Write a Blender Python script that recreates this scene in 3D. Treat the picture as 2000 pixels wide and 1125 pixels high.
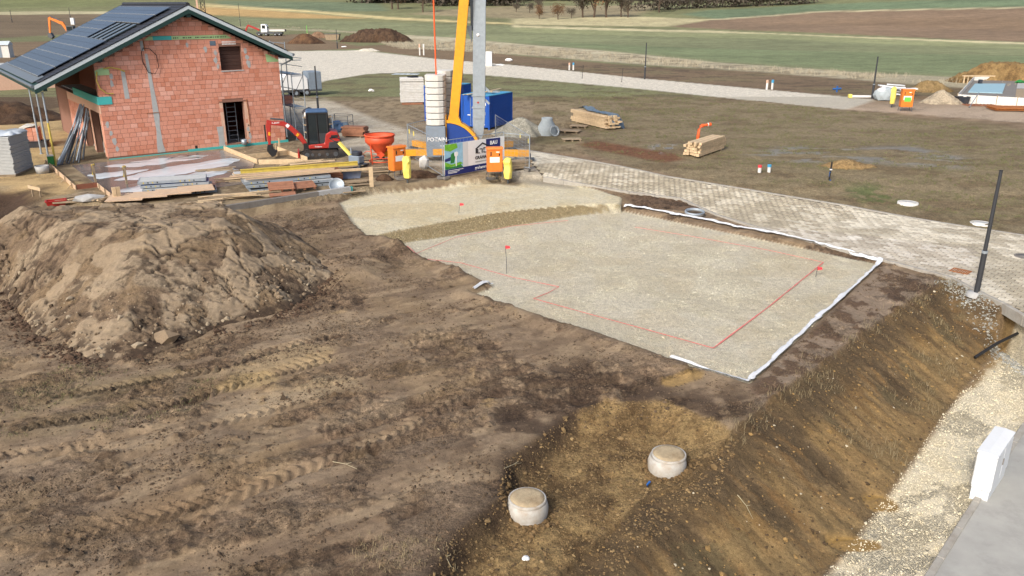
import bpy, bmesh, math, random
import numpy as np
from mathutils import Matrix, Vector
for o in list(bpy.data.objects): bpy.data.objects.remove(o, do_unlink=True)
scene = bpy.context.scene
COL = scene.collection
R = math.radians
# ------------------------------------------------------------------ camera, sky, sun, exposure
CAM_H = 8.2; FPX = 1580.0; PITCH = math.atan(555.0/1580.0)
cam = bpy.data.cameras.new('camera'); camo = bpy.data.objects.new('camera', cam); COL.objects.link(camo)
camo.location = (0, 0, CAM_H); camo.rotation_euler = (math.pi/2-PITCH, 0, 0)
cam.sensor_width = 36; cam.lens = 36*FPX/2000; cam.clip_start = .1; cam.clip_end = 6000
scene.camera = camo
SUN_EL = R(37); SUN_FROM = Vector((-0.50, -0.866))      # ground direction the sun shines from
w = bpy.data.worlds.new('World'); scene.world = w; w.use_nodes = True
nt = w.node_tree; bg = nt.nodes['Background']
sky = nt.nodes.new('ShaderNodeTexSky'); sky.sky_type = 'NISHITA'; sky.sun_disc = False
sky.sun_elevation = SUN_EL; sky.sun_rotation = math.atan2(SUN_FROM.x, SUN_FROM.y)
sky.air_density = .8; sky.dust_density = 5.0; sky.ozone_density = .3
nt.links.new(sky.outputs[0], bg.inputs[0]); bg.inputs[1].default_value = 0.15
sl = bpy.data.lights.new('sun', 'SUN'); sl.energy = 2.1; sl.angle = R(8); sl.color = (1, .972, .93)
so = bpy.data.objects.new('sun', sl); COL.objects.link(so)
sd_ = Vector((SUN_FROM.x*math.cos(SUN_EL), SUN_FROM.y*math.cos(SUN_EL), math.sin(SUN_EL)))
so.rotation_euler = sd_.to_track_quat('Z', 'Y').to_euler(); so.location = (-30, -20, 40)
scene.view_settings.view_transform = 'Standard'; scene.view_settings.look = 'None'
scene.view_settings.exposure = 0.38; scene.view_settings.gamma = 1.0

# ------------------------------------------------------------------ pixel of the photograph -> place on the site
_c, _s = math.cos(PITCH), math.sin(PITCH)
def P(x, y, z=0.0):
    u = (x-1000)/FPX; v = (562.5-y)/FPX; t = (CAM_H-z)/(_s-v*_c)
    return Vector((u*t, (_c+v*_s)*t, z))
def ZAT(x, y, Y):
    u = (x-1000)/FPX; v = (562.5-y)/FPX; t = Y/(_c+v*_s)
    return Vector((u*t, Y, CAM_H+(-_s+v*_c)*t))
def W(pts, z=0.0): return [tuple(P(a, b, z)[:2]) for a, b in pts]
# ------------------------------------------------------------------ noise
def _h(ix, iy, seed):
    n = (ix.astype(np.int64)*374761393 + iy.astype(np.int64)*668265263 + seed*974711) & 0xffffffff
    n = ((n ^ (n >> 13))*1274126177) & 0xffffffff
    return ((n ^ (n >> 16)) & 0xffffff)/float(0xffffff)
def vn(x, y, seed=0):
    x0 = np.floor(x); y0 = np.floor(y); fx = x-x0; fy = y-y0
    fx = fx*fx*fx*(fx*(fx*6-15)+10); fy = fy*fy*fy*(fy*(fy*6-15)+10)
    a = _h(x0, y0, seed); b = _h(x0+1, y0, seed); c = _h(x0, y0+1, seed); d = _h(x0+1, y0+1, seed)
    return (a*(1-fx)+b*fx)*(1-fy)+(c*(1-fx)+d*fx)*fy
def fbm(x, y, o=4, seed=0, g=.5):
    r = 0; a = 1; t = 0
    for i in range(o):
        r = r+a*vn(x*2**i+i*17.3, y*2**i-i*9.1, seed+i); t += a; a *= g
    return r/t
def voro(x, y, seed=0):
    ix = np.floor(x); iy = np.floor(y); f1 = np.full(x.shape, 9.); f2 = np.full(x.shape, 9.); cid = np.zeros(x.shape)
    for dx in (-1, 0, 1):
        for dy in (-1, 0, 1):
            px = ix+dx+_h(ix+dx, iy+dy, seed); py = iy+dy+_h(ix+dx, iy+dy, seed+7)
            d = np.hypot(px-x, py-y); m = d < f1
            f2 = np.where(m, f1, np.minimum(f2, d)); cid = np.where(m, _h(ix+dx, iy+dy, seed+13), cid); f1 = np.where(m, d, f1)
    return f1, f2, cid
def sm(t): t = np.clip(t, 0, 1); return t*t*(3-2*t)
def pdist(poly, X, Y, closed=True):
    d = np.full(X.shape, 1e9); n = len(poly)
    for i in range(n if closed else n-1):
        (ax, ay), (bx, by) = poly[i], poly[(i+1) % n]
        ex, ey = bx-ax, by-ay; L2 = ex*ex+ey*ey+1e-9
        t = np.clip(((X-ax)*ex+(Y-ay)*ey)/L2, 0, 1)
        d = np.minimum(d, np.hypot(X-ax-t*ex, Y-ay-t*ey))
    return d
def sdp(poly, X, Y):                       # signed distance, positive inside
    d = pdist(poly, X, Y); ins = np.zeros(X.shape, bool); n = len(poly)
    for i in range(n):
        (ax, ay), (bx, by) = poly[i], poly[(i+1) % n]
        if ay == by: continue
        c = ((ay > Y) != (by > Y)) & (X < (bx-ax)*(Y-ay)/(by-ay)+ax)
        ins ^= c
    return np.where(ins, d, -d)
def lin(c):
    c = np.asarray(c, float)/255.
    return np.where(c <= .04045, c/12.92, ((c+.055)/1.055)**2.4)
KC = 0.86
def C8(r, g, b): return tuple(float(v) for v in np.minimum(lin((r, g, b))*KC, .82))

# ------------------------------------------------------------------ materials
MATS = {}
def mat(name, rgb, rough=.6, metal=0., var=.12, scale=6., bump=.0, bscale=40., dirt=0., dirtc=(120, 100, 80), spec=.5, objrnd=0., trans=0.):
    if name in MATS: return MATS[name]
    m = bpy.data.materials.new(name); m.use_nodes = True; n = m.node_tree.nodes; l = m.node_tree.links
    b = n['Principled BSDF']; b.inputs['Roughness'].default_value = rough; b.inputs['Metallic'].default_value = metal
    b.inputs['Specular IOR Level'].default_value = spec
    tc = n.new('ShaderNodeTexCoord')
    nz = n.new('ShaderNodeTexNoise'); nz.inputs['Scale'].default_value = scale; nz.inputs['Detail'].default_value = 8; nz.inputs['Roughness'].default_value = .65
    l.new(tc.outputs['Object'], nz.inputs['Vector'])
    mr = n.new('ShaderNodeMapRange'); mr.inputs['From Min'].default_value = .3; mr.inputs['From Max'].default_value = .7
    mr.inputs['To Min'].default_value = 1-var; mr.inputs['To Max'].default_value = 1+var*.7
    l.new(nz.outputs[0], mr.inputs['Value'])
    vm = n.new('ShaderNodeVectorMath'); vm.operation = 'SCALE'; vm.inputs[0].default_value = C8(*rgb)
    l.new(mr.outputs[0], vm.inputs['Scale']); out = vm.outputs[0]
    if objrnd:
        oi = n.new('ShaderNodeObjectInfo'); m2 = n.new('ShaderNodeMapRange'); m2.inputs['To Min'].default_value = 1-objrnd; m2.inputs['To Max'].default_value = 1+objrnd
        l.new(oi.outputs['Random'], m2.inputs['Value']); v2 = n.new('ShaderNodeVectorMath'); v2.operation = 'SCALE'
        l.new(out, v2.inputs[0]); l.new(m2.outputs[0], v2.inputs['Scale']); out = v2.outputs[0]
    if dirt:
        n2 = n.new('ShaderNodeTexNoise'); n2.inputs['Scale'].default_value = scale*.35; n2.inputs['Detail'].default_value = 9; n2.inputs['Roughness'].default_value = .7
        l.new(tc.outputs['Object'], n2.inputs['Vector'])
        m3 = n.new('ShaderNodeMapRange'); m3.inputs['From Min'].default_value = .48; m3.inputs['From Max'].default_value = .72; m3.inputs['To Max'].default_value = dirt
        l.new(n2.outputs[0], m3.inputs['Value'])
        mx = n.new('ShaderNodeMix'); mx.data_type = 'RGBA'; mx.inputs[7].default_value = (*C8(*dirtc), 1)
        l.new(m3.outputs[0], mx.inputs[0]); l.new(out, mx.inputs[6]); out = mx.outputs[2]
    l.new(out, b.inputs['Base Color'])
    if bump:
        nb = n.new('ShaderNodeTexNoise'); nb.inputs['Scale'].default_value = bscale; nb.inputs['Detail'].default_value = 6
        l.new(tc.outputs['Object'], nb.inputs['Vector'])
        bp = n.new('ShaderNodeBump'); bp.inputs['Strength'].default_value = bump; bp.inputs['Distance'].default_value = .02
        l.new(nb.outputs[0], bp.inputs['Height']); l.new(bp.outputs[0], b.inputs['Normal'])
    MATS[name] = m; return m
def attrmat(name, rough=.95, fine=60., fvar=.35, bump=.5, bdist=.03, bscale=30., spec=.25, mott=0., mk=1.):
    """surface whose base colour is stored per point ('col') with fine grain on top"""
    m = bpy.data.materials.new(name); m.use_nodes = True; n = m.node_tree.nodes; l = m.node_tree.links
    b = n['Principled BSDF']; b.inputs['Specular IOR Level'].default_value = spec
    at = n.new('ShaderNodeAttribute'); at.attribute_name = 'col'
    tc = n.new('ShaderNodeTexCoord')
    def noise(s, d=6, r=.6):
        q = n.new('ShaderNodeTexNoise'); q.inputs['Scale'].default_value = s; q.inputs['Detail'].default_value = d; q.inputs['Roughness'].default_value = r
        l.new(tc.outputs['Object'], q.inputs['Vector']); return q.outputs[0]
    def rng(v, a, bb, c, d):
        q = n.new('ShaderNodeMapRange'); l.new(v, q.inputs['Value'])
        for k, x in zip(('From Min', 'From Max', 'To Min', 'To Max'), (a, bb, c, d)): q.inputs[k].default_value = x
        return q.outputs[0]
    def mul(a, bb):
        q = n.new('ShaderNodeMath'); q.operation = 'MULTIPLY'; l.new(a, q.inputs[0]); l.new(bb, q.inputs[1]); return q.outputs[0]
    f1 = rng(noise(fine, 4, .7), .3, .7, 1-fvar, 1+fvar*.9)
    f2 = rng(noise(fine*.12, 8, .68), .32, .68, 1-fvar*.75, 1+fvar*.6)
    asm = n.new('ShaderNodeAttribute'); asm.attribute_name = 'smo'
    k = mul(f1, f2)
    ag0 = n.new('ShaderNodeAttribute'); ag0.attribute_name = 'grav'
    if mott:
        m1 = rng(noise(mott, 12, .8), .36, .64, 1-.33*mk, 1+.26*mk); m2 = rng(noise(mott*7, 7, .75), .37, .63, 1-.42*mk, 1+.3*mk); mm_ = mul(m1, m2)
        mf = n.new('ShaderNodeMix'); mf.data_type = 'FLOAT'; mxm = n.new('ShaderNodeMath'); mxm.operation = 'MAXIMUM'; l.new(rng(ag0.outputs['Fac'], 0, .6, 0, .8), mxm.inputs[0]); l.new(rng(asm.outputs['Fac'], 0, 1, 0, .72), mxm.inputs[1]); l.new(mxm.outputs[0], mf.inputs[0]); l.new(mm_, mf.inputs[2]); mf.inputs[3].default_value = 1.
        k = mul(k, mf.outputs[0])
    v = n.new('ShaderNodeVectorMath'); v.operation = 'SCALE'; l.new(at.outputs['Color'], v.inputs[0]); l.new(k, v.inputs['Scale']); out = v.outputs[0]
    # loose pale stones where 'grav' is set
    ag = n.new('ShaderNodeAttribute'); ag.attribute_name = 'grav'
    vo = n.new('ShaderNodeTexVoronoi'); vo.inputs['Scale'].default_value = 34.; l.new(tc.outputs['Object'], vo.inputs['Vector'])
    hs = n.new('ShaderNodeSeparateColor'); l.new(vo.outputs['Color'], hs.inputs[0])
    st = rng(hs.outputs[0], 0, 1, .86, 1.12)
    edge = rng(vo.outputs['Distance'], .28, .62, 1.0, .9)
    sv = mul(st, edge)
    mixf = n.new('ShaderNodeMix'); mixf.data_type = 'FLOAT'; l.new(ag.outputs['Fac'], mixf.inputs[0]); mixf.inputs[2].default_value = 1.; l.new(sv, mixf.inputs[3])
    v2 = n.new('ShaderNodeVectorMath'); v2.operation = 'SCALE'; l.new(out, v2.inputs[0]); l.new(mixf.outputs[0], v2.inputs['Scale']); out = v2.outputs[0]
    l.new(out, b.inputs['Base Color'])
    aw = n.new('ShaderNodeAttribute'); aw.attribute_name = 'wet'
    l.new(rng(aw.outputs['Fac'], 0, 1, rough, .08), b.inputs['Roughness'])
    hgt = n.new('ShaderNodeMath'); hgt.operation = 'MULTIPLY_ADD'
    l.new(noise(bscale, 12, .76), hgt.inputs[0]); hgt.inputs[1].default_value = 1.
    gm = mul(ag.outputs['Fac'], rng(vo.outputs['Distance'], 0, .6, .8, 0)); l.new(gm, hgt.inputs[2])
    bp = n.new('ShaderNodeBump'); bp.inputs['Distance'].default_value = bdist
    l.new(mul(rng(aw.outputs['Fac'], 0, 1, bump, 0.02), rng(asm.outputs['Fac'], 0, 1, 1, .4)), bp.inputs['Strength'])
    l.new(hgt.outputs[0], bp.inputs['Height']); l.new(bp.outputs[0], b.inputs['Normal'])
    MATS[name] = m; return m

# ------------------------------------------------------------------ mesh helpers
class MB:
    def __init__(s): s.v = []; s.f = []; s.sm = []
    def add(s, vs, fs, smooth=False):
        o = len(s.v); s.v += [tuple(v) for v in vs]; s.f += [tuple(i+o for i in f) for f in fs]; s.sm += [smooth]*len(fs); return s
    def box(s, c, d, rz=0., M=None):
        x, y, z = d[0]/2, d[1]/2, d[2]/2
        vs = [Vector((a*x, b*y, e*z)) for a in (-1, 1) for b in (-1, 1) for e in (-1, 1)]
        if M is None: M = Matrix.Rotation(rz, 3, 'Z') if rz else None
        if M is not None: vs = [M @ v for v in vs]
        vs = [v+Vector(c) for v in vs]
        return s.add(vs, [(0, 1, 3, 2), (4, 6, 7, 5), (0, 4, 5, 1), (2, 3, 7, 6), (0, 2, 6, 4), (1, 5, 7, 3)])
    def b2(s, a, b): return s.box([(a[i]+b[i])/2 for i in range(3)], [abs(b[i]-a[i]) for i in range(3)])
    def beam(s, p, q, wd, ht, up=(0, 0, 1)):
        p, q = Vector(p), Vector(q); x = (q-p); L = x.length; x.normalize(); u = Vector(up)
        y = u.cross(x)
        if y.length < 1e-4: y = Vector((0, 1, 0)).cross(x)
        y.normalize(); z = x.cross(y); M = Matrix((x, y, z)).transposed()
        return s.box((p+q)/2, (L, wd, ht), M=M)
    def tube(s, pts, r, n=8, cap=True):
        pts = [Vector(p) for p in pts]; rs = r if isinstance(r, (list, tuple)) else [r]*len(pts)
        vs = []; N = len(pts)
        for i, p in enumerate(pts):
            t = (pts[min(i+1, N-1)]-pts[max(i-1, 0)]).normalized()
            a = Vector((0, 0, 1)) if abs(t.z) < .9 else Vector((1, 0, 0))
            u = t.cross(a).normalized(); q = t.cross(u)
            for k in range(n):
                g = 2*math.pi*k/n; vs.append(p+(u*math.cos(g)+q*math.sin(g))*rs[i])
        fs = [(i*n+k, i*n+(k+1) % n, (i+1)*n+(k+1) % n, (i+1)*n+k) for i in range(N-1) for k in range(n)]
        s.add(vs, fs, True)
        if cap: s.add(vs[:n], [tuple(range(n))]); s.add(vs[-n:], [tuple(range(n-1, -1, -1))])
        return s
    def lathe(s, prof, n=24, c=(0, 0, 0), smooth=True):
        vs = []
        for r, z in prof:
            for k in range(n):
                g = 2*math.pi*k/n; vs.append((c[0]+r*math.cos(g), c[1]+r*math.sin(g), c[2]+z))
        fs = [(i*n+k, i*n+(k+1) % n, (i+1)*n+(k+1) % n, (i+1)*n+k) for i in range(len(prof)-1) for k in range(n)]
        return s.add(vs, fs, smooth)
    def prism(s, poly, a, b, plane='xy'):
        n = len(poly)
        def p3(q, h): return {'xy': (q[0], q[1], h), 'xz': (q[0], h, q[1]), 'yz': (h, q[0], q[1])}[plane]
        vs = [p3(q, a) for q in poly]+[p3(q, b) for q in poly]
        return s.add(vs, [tuple(range(n-1, -1, -1)), tuple(range(n, 2*n))]+[(i, (i+1) % n, n+(i+1) % n, n+i) for i in range(n)])
    def build(s, name, m, parent=None, bevel=0.):
        me = bpy.data.meshes.new(name); me.from_pydata(s.v, [], s.f); me.update()
        me.polygons.foreach_set('use_smooth', s.sm)
        bm = bmesh.new(); bm.from_mesh(me); bmesh.ops.recalc_face_normals(bm, faces=bm.faces)
        if bevel:
            bmesh.ops.bevel(bm, geom=list(bm.edges), offset=bevel, segments=1, affect='EDGES', clamp_overlap=True)
        bm.to_mesh(me); bm.free()
        me.materials.append(MATS[m] if isinstance(m, str) else m)
        return link(name, me, parent)
def link(name, me, parent=None):
    o = bpy.data.objects.new(name, me); COL.objects.link(o)
    if parent is not None: o.parent = parent
    return o
def tag(o, label, cat=None, group=None, kind=None):
    if label: o['label'] = label
    if cat: o['category'] = cat
    if group: o['group'] = group
    if kind: o['kind'] = kind
    return o
def thing(name, label, cat, loc=(0, 0, 0), rz=0., group=None):
    o = bpy.data.objects.new(name, None); COL.objects.link(o); o.empty_display_size = .3
    o.location = loc; o.rotation_euler = (0, 0, rz); return tag(o, label, cat, group)
def kids(o): return [c for c in bpy.data.objects if c.parent is o]
def copy_tree(o, parent=None):
    c = o.copy(); COL.objects.link(c); c.parent = parent
    for ch in kids(o): copy_tree(ch, c)
    return c
def npmesh(name, V, F, m, parent=None, smooth=True, attrs=None):
    me = bpy.data.meshes.new(name); V = np.asarray(V, np.float32); F = np.asarray(F, np.int32); k = F.shape[1]
    me.vertices.add(len(V)); me.vertices.foreach_set('co', V.ravel())
    me.loops.add(F.size); me.loops.foreach_set('vertex_index', F.ravel())
    me.polygons.add(len(F)); me.polygons.foreach_set('loop_start', np.arange(0, F.size, k, dtype=np.int32)); me.polygons.foreach_set('loop_total', np.full(len(F), k, np.int32))
    me.polygons.foreach_set('use_smooth', np.full(len(F), smooth, bool)); me.update(calc_edges=True)
    for an, av in (attrs or {}).items():
        if av.ndim == 2:
            a = me.attributes.new(an, 'FLOAT_COLOR', 'POINT'); a.data.foreach_set('color', np.c_[av, np.ones(len(av))].astype(np.float32).ravel())
        else:
            a = me.attributes.new(an, 'FLOAT', 'POINT'); a.data.foreach_set('value', av.astype(np.float32))
    me.materials.append(MATS[m] if isinstance(m, str) else m); return link(name, me, parent)
def text(s, size, m, parent, org, xd, zd, name='lettering', align='LEFT', ext=.004, bold=0.):
    cu = bpy.data.curves.new('t', 'FONT'); cu.body = s; cu.size = size; cu.extrude = ext; cu.align_x = align; cu.offset = bold; cu.resolution_u = 3
    o = bpy.data.objects.new('t', cu); COL.objects.link(o)
    me = bpy.data.meshes.new_from_object(o.evaluated_get(bpy.context.evaluated_depsgraph_get()))
    bpy.data.objects.remove(o); me.materials.clear(); me.materials.append(MATS[m]); me.name = name
    x = Vector(xd).normalized(); z = Vector(zd).normalized(); y = x.cross(z)
    M = Matrix((x, z, y)).transposed().to_4x4(); M.translation = Vector(org); me.transform(M)
    return link(name, me, parent)
ICO = None
def ico():
    global ICO
    if ICO is None:
        bm = bmesh.new(); bmesh.ops.create_icosphere(bm, subdivisions=1, radius=1); bm.verts.index_update()
        ICO = (np.array([v.co[:] for v in bm.verts]), np.array([[v.index for v in f.verts] for f in bm.faces])); bm.free()
    return ICO
OCT = (np.array([(1., 0, 0), (-1, 0, 0), (0, 1, 0), (0, -1, 0), (0, 0, 1), (0, 0, -1)]), np.array([(0, 2, 4), (2, 1, 4), (1, 3, 4), (3, 0, 4), (2, 0, 5), (1, 2, 5), (3, 1, 5), (0, 3, 5)]))
def lumps(name, pts, size, m, col=None, flat=.7, seed=0, parent=None, jag=.35, grav=0., small=False):
    rg = np.random.RandomState(seed); V, F = OCT if small else ico(); N = len(pts); nv = len(V)
    S = (np.asarray(size).reshape(-1, 1, 1) if np.ndim(size) else np.full((N, 1, 1), size))*rg.uniform(.6, 1.3, (N, 1, 3)); S[:, :, 2] *= flat
    A = V[None]*(1+rg.uniform(-jag, jag, (N, nv, 1)))*S
    a = rg.uniform(0, 6.28, N); c, s = np.cos(a)[:, None], np.sin(a)[:, None]
    X = A[:, :, 0]*c-A[:, :, 1]*s; Y = A[:, :, 0]*s+A[:, :, 1]*c
    A = np.stack([X, Y, A[:, :, 2]], 2)+np.asarray(pts)[:, None, :]
    FF = (F[None]+np.arange(N)[:, None, None]*nv).reshape(-1, 3)
    at = None
    if col is not None:
        at = {'col': np.repeat(np.asarray(col), nv, 0), 'grav': np.full(N*nv, grav), 'wet': np.zeros(N*nv)}
    o = npmesh(name, A.reshape(-1, 3), FF, m, parent, False, at); o['kind'] = 'stuff'; return o
# ------------------------------------------------------------------ the lie of the land
def zdrop(y): return -.65*sm((44-y)/11)
def PB(px, py):
    z = -.3
    for _ in range(12): p = P(px, py, z); z = float(zdrop(np.array(p.y)))
    return P(px, py, z)
YARD = W([(-900, 372), (60, 392), (228, 400), (410, 420), (560, 398), (688, 374), (860, 352), (960, 346), (1010, 350), (1040, 330), (1040, 180), (-900, 180)], 0)
UPAD = W([(664, 400), (690, 387), (830, 371), (1000, 353), (1062, 352), (1150, 368), (1214, 384), (1212, 398), (1130, 400), (1060, 405), (960, 416), (830, 441), (716, 462), (690, 440)], -.34)
LPAD = W([(738, 478), (800, 470), (960, 444), (1120, 422), (1215, 413), (1718, 517), (1463, 753), (1310, 707), (1150, 652), (925, 578), (962, 562), (900, 530), (800, 500)], -.74)
RAMP = W([(716, 462), (830, 441), (960, 416), (1060, 405), (1130, 400), (1212, 398)], -.34)
RAMPB = W([(738, 484), (800, 474), (960, 449), (1120, 423), (1217, 413)], -.74)
CREST = W([(700, 1420), (1000, 1190), (1144, 1052), (1267, 955), (1350, 932), (1425, 858), (1490, 808), (1600, 722), (1700, 648), (1780, 592), (1846, 557), (1885, 572), (1915, 590), (1945, 600), (2030, 640), (2200, 700)], -.78)
TOE = W([(1250, 1420), (1500, 1230), (1640, 1090), (1755, 935), (1850, 800), (1925, 705), (1960, 662), (2010, 668), (2200, 730)], -2.0)
LOW = TOE+[(60, 14), (60, -30), TOE[0]]
DUG = W([(780, 1260), (885, 1082), (975, 1012), (985, 930), (1055, 880), (1108, 832), (1180, 806), (1300, 806), (1400, 850), (1440, 880), (1400, 980), (1320, 1020), (1200, 1130), (1060, 1260)], -1.0)
LEFTM = W([(400, 430), (560, 395), (690, 380), (920, 395), (930, 470), (800, 500), (770, 540), (640, 570), (520, 500)], -.35)
DARKPIT = W([(-300, 395), (70, 372), (120, 400), (110, 430), (-20, 520), (-300, 560)], -.3)
PAVED = [tuple(PB(a, b)[:2]) for a, b in [(1005, 290), (1300, 345), (1650, 402), (2000, 461), (2250, 500), (2250, 730), (2050, 650), (1960, 596), (1905, 570), (1860, 546), (1720, 509), (1550, 466), (1400, 422), (1330, 390), (1230, 378), (1062, 348)]]
ASPH = [tuple(p[:2]) for p in [P(1795, 1160, -1.98), P(1905, 985, -1.98), P(2000, 835, -1.98), P(2150, 700, -1.98)]]+[(60, 20), (60, 5), (6, 5)]
WROAD = W([(300, 88), (480, 98), (575, 95), (700, 93), (850, 112), (1000, 125), (1250, 152), (1500, 175), (1712, 194), (1650, 213), (1400, 189), (1250, 173), (1000, 150), (850, 138), (720, 143), (635, 157), (600, 170), (540, 175), (300, 170)])
SROAD = W([(560, 165), (615, 165), (640, 195), (740, 235), (840, 268), (1040, 300), (1100, 310), (1120, 355), (1040, 348), (1000, 340), (820, 320), (690, 295), (560, 255), (500, 200)])
RSITE = W([(1650, 213), (1712, 194), (1830, 165), (2300, 190), (2300, 260), (1900, 232)])
SANDYARD = W([(-100, 170), (130, 190), (150, 240), (110, 320), (150, 380), (70, 385), (-100, 350)])
GISLAND = W([(1120, 150), (1640, 212), (2000, 250), (2300, 300), (2300, 500), (2000, 455), (1650, 395), (1300, 335), (1120, 300)])
HEAPB = W([(-160, 590), (0, 560), (30, 600), (75, 655), (180, 702), (300, 690), (420, 640), (560, 605), (652, 548), (622, 520)], -.6)+[(-6.6, 27.5), (-8.6, 30.6), (-13, 31.6), (-19, 31.5), (-21, 27)]
HEAPT = [(-17.5, 28.2), (-15.0, 28.5), (-10.8, 28.8), (-9.5, 27.2), (-9.7, 25.9), (-11.6, 24.9), (-13.4, 25.3), (-16.0, 26.8)]
def bump2(X, Y, cx, cy, rx, ry): return np.exp(-(((X-cx)/rx)**2+((Y-cy)/ry)**2))
def zbase(X, Y):
    z = zdrop(Y)
    far = sm((Y-170)/520)*15+sm((X-45)/260)*sm((Y-150)/330)*13+sm((Y-600)/700)*22
    far = far-1.5*bump2(X, Y, -20, 260, 160, 90)+6*sm((-X-20)/200)*sm((Y-330)/250)
    return z+far
def zsite(X, Y):
    X = np.atleast_1d(np.asarray(X, float)); Y = np.atleast_1d(np.asarray(Y, float))
    z = zbase(X, Y); near = (Y < 75) & (np.abs(X) < 70)
    if not near.any(): return z
    x, y = X[near], Y[near]; q = z[near]
    q = q+(0-q)*sm(sdp(YARD, x, y)/.35+.5)
    q = q-.9*sm(sdp(DARKPIT, x, y)/2.5)
    q = q+np.maximum(0, -.24-q)*sm(sdp(LEFTM, x, y)/1.6)
    w = sdp(LPAD, x, y); q = q+(-.74-q)*sm(w/.22+.8)
    q = q+(.11*(x < 4.5)*(y < 30))*np.exp(-((w+.35)/.35)**2)*(w < 0)
    rp = RAMP+RAMPB[::-1]; ins = sdp(rp, x, y); d1 = pdist(RAMP, x, y, False); d2 = pdist(RAMPB, x, y, False)
    q = np.where(ins > 0, -.34-.40*(d1/(d1+d2+1e-6)), q)
    q = q+(-.34-q)*sm(sdp(UPAD, x, y)/.2+.45)
    q = q-.42*sm(sdp(DUG, x, y)/(.45+1.0*sm((x-.8)/1.8))+.1)
    sp = CREST+TOE[::-1]; ins = sdp(sp, x, y); dc = pdist(CREST, x, y, False); dt = pdist(TOE, x, y, False)
    t = dc/(dc+dt+1e-6); t = .75*t+.25*sm(t)
    dug = sdp(DUG, x, y); top = -.66-.42*sm(dug/(.45+1.0*sm((x-.8)/1.8))+.1)-.06
    q = np.where(ins > 0, top+(-2.0-top)*t, q)
    q = np.where(sdp(LOW, x, y) > 0, -2.0, q)
    rr = sm(sdp(PAVED, x, y)/.25); q = q+(zdrop(y)-.10-q)*rr
    q = q-.25*sm(sdp(ASPH, x, y)/.12)
    z[near] = q; return z
def GZ(x, y): return float(zsite([x], [y])[0])
def G(px, py, maxd=2500.):
    u = (px-1000)/FPX; v = (562.5-py)/FPX; D = np.array([u, _c+v*_s, -_s+v*_c])
    t = 6*1.01**np.arange(0, 640); X, Y, Z = D[0]*t, D[1]*t, CAM_H+D[2]*t
    hit = np.where(Z < zsite(X, Y))[0]
    i = hit[0] if len(hit) else len(t)-1
    tt = np.linspace(t[max(i-1, 0)], t[i], 60); X, Y, Z = D[0]*tt, D[1]*tt, CAM_H+D[2]*tt
    h = np.where(Z < zsite(X, Y))[0]; j = h[0] if len(h) else 59
    return Vector((X[j], Y[j], float(zsite(X[j:j+1], Y[j:j+1])[0])))
def GW(pts): return [tuple(G(a, b)[:2]) for a, b in pts]

def axis(dense, lo, hi, d0, grow, cap):
    a, b = dense; core = np.arange(a, b, d0); out = list(core); s = d0; v = core[-1]
    while v < hi: s = min(s*grow, max(cap, abs(v)*.03)); v += s; out.append(v)
    s = d0; v = a; pre = []
    while v > lo: s = min(s*grow, max(cap, abs(v)*.03)); v -= s; pre.append(v)
    return np.array(pre[::-1]+out)
gx = axis((-13., 14.5), -900, 900, .054, 1.035, .32)
y1 = np.arange(8.4, 20, .05); y2 = np.cumsum(np.linspace(.05, .13, 176))+20
gy = list(np.r_[np.arange(-30., 7, 3.), 7.4, 7.9, y1, y2]); s_ = .13
while gy[-1] < 1400: s_ = min(s_*1.016, max(.45, gy[-1]*.016)); gy.append(gy[-1]+s_)
gy = np.array(gy)
GX, GY = np.meshgrid(gx, gy); X, Y = GX.ravel(), GY.ravel()
Z = zsite(X, Y)
N = len(X)
near = np.where((Y < 78) & (np.abs(X) < 75))[0]; x, y = X[near], Y[near]
sd = {k: sdp(v, x, y) for k, v in dict(yard=YARD, up=UPAD, lp=LPAD, dug=DUG, low=LOW, paved=PAVED, asph=ASPH, wroad=WROAD, sroad=SROAD, rsite=RSITE, sand=SANDYARD, isl=GISLAND, pit=DARKPIT, heap=HEAPB, emb=CREST+TOE[::-1], ramp=RAMP+RAMPB[::-1]).items()}
pad = np.maximum(sd['lp'], np.maximum(sd['up'], sd['ramp']))
hard = np.maximum(np.maximum(pad, sd['paved']), np.maximum(sd['asph'], sd['wroad']))
soft = 1-sm(hard/.3+.7)
nb_ = (fbm(x*.6, y*.6, 4, 401)-.5)*3.0
for k_ in ('sand', 'isl', 'rsite', 'pit'): sd[k_] = sd[k_]+nb_*(1.0 if k_ != 'rsite' else .5)
# relief: scraped streaks, clods, ruts
ca, sa = math.cos(R(32)), math.sin(R(32)); U = x*ca+y*sa; V_ = -x*sa+y*ca
n1 = fbm(x*.35, y*.35, 5, 3); n2 = fbm(x*1.7, y*1.7, 5, 9); n3 = fbm(x*6, y*6, 3, 21); st = fbm(U*.35, V_*2.6, 5, 31); st2 = fbm(U*1.2, V_*9, 3, 41)
rid = 1-np.abs(2*fbm(x*3.1, y*3.1, 4, 51)-1)
flatm = sm((n1-.42)/.16)*sm((fbm(x*.8, y*.8, 3, 61)-.38)/.18)          # smeared smooth patches
sp_ = fbm(U*.5+.3*n2, V_*1.15, 5, 601); flat2 = sm((sp_-.475)/.045)*sm((y-8)/1.); rough = (1-.8*np.maximum(flatm, flat2))
distf = np.clip(1.3-y/60, .45, 1)
n4 = vn(x*10.5, y*10.5, 23); n5 = vn(x*7.3+5, y*7.3, 29); clod = sm((fbm(x*.9, y*.9, 4, 501)-.36)/.2)*rough
dz = (clod*(.035*sm((n4-.62)/.18)+.04*sm((n5-.68)/.14)-.03*sm((.3-n5)/.15))+(n1-.5)*.22+(st-.5)*.17*rough+(n2-.5)*.15*rough+(rid-.7)*.10*rough+(n3-.5)*.07*rough+(st2-.5)*.045*rough)*distf
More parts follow.
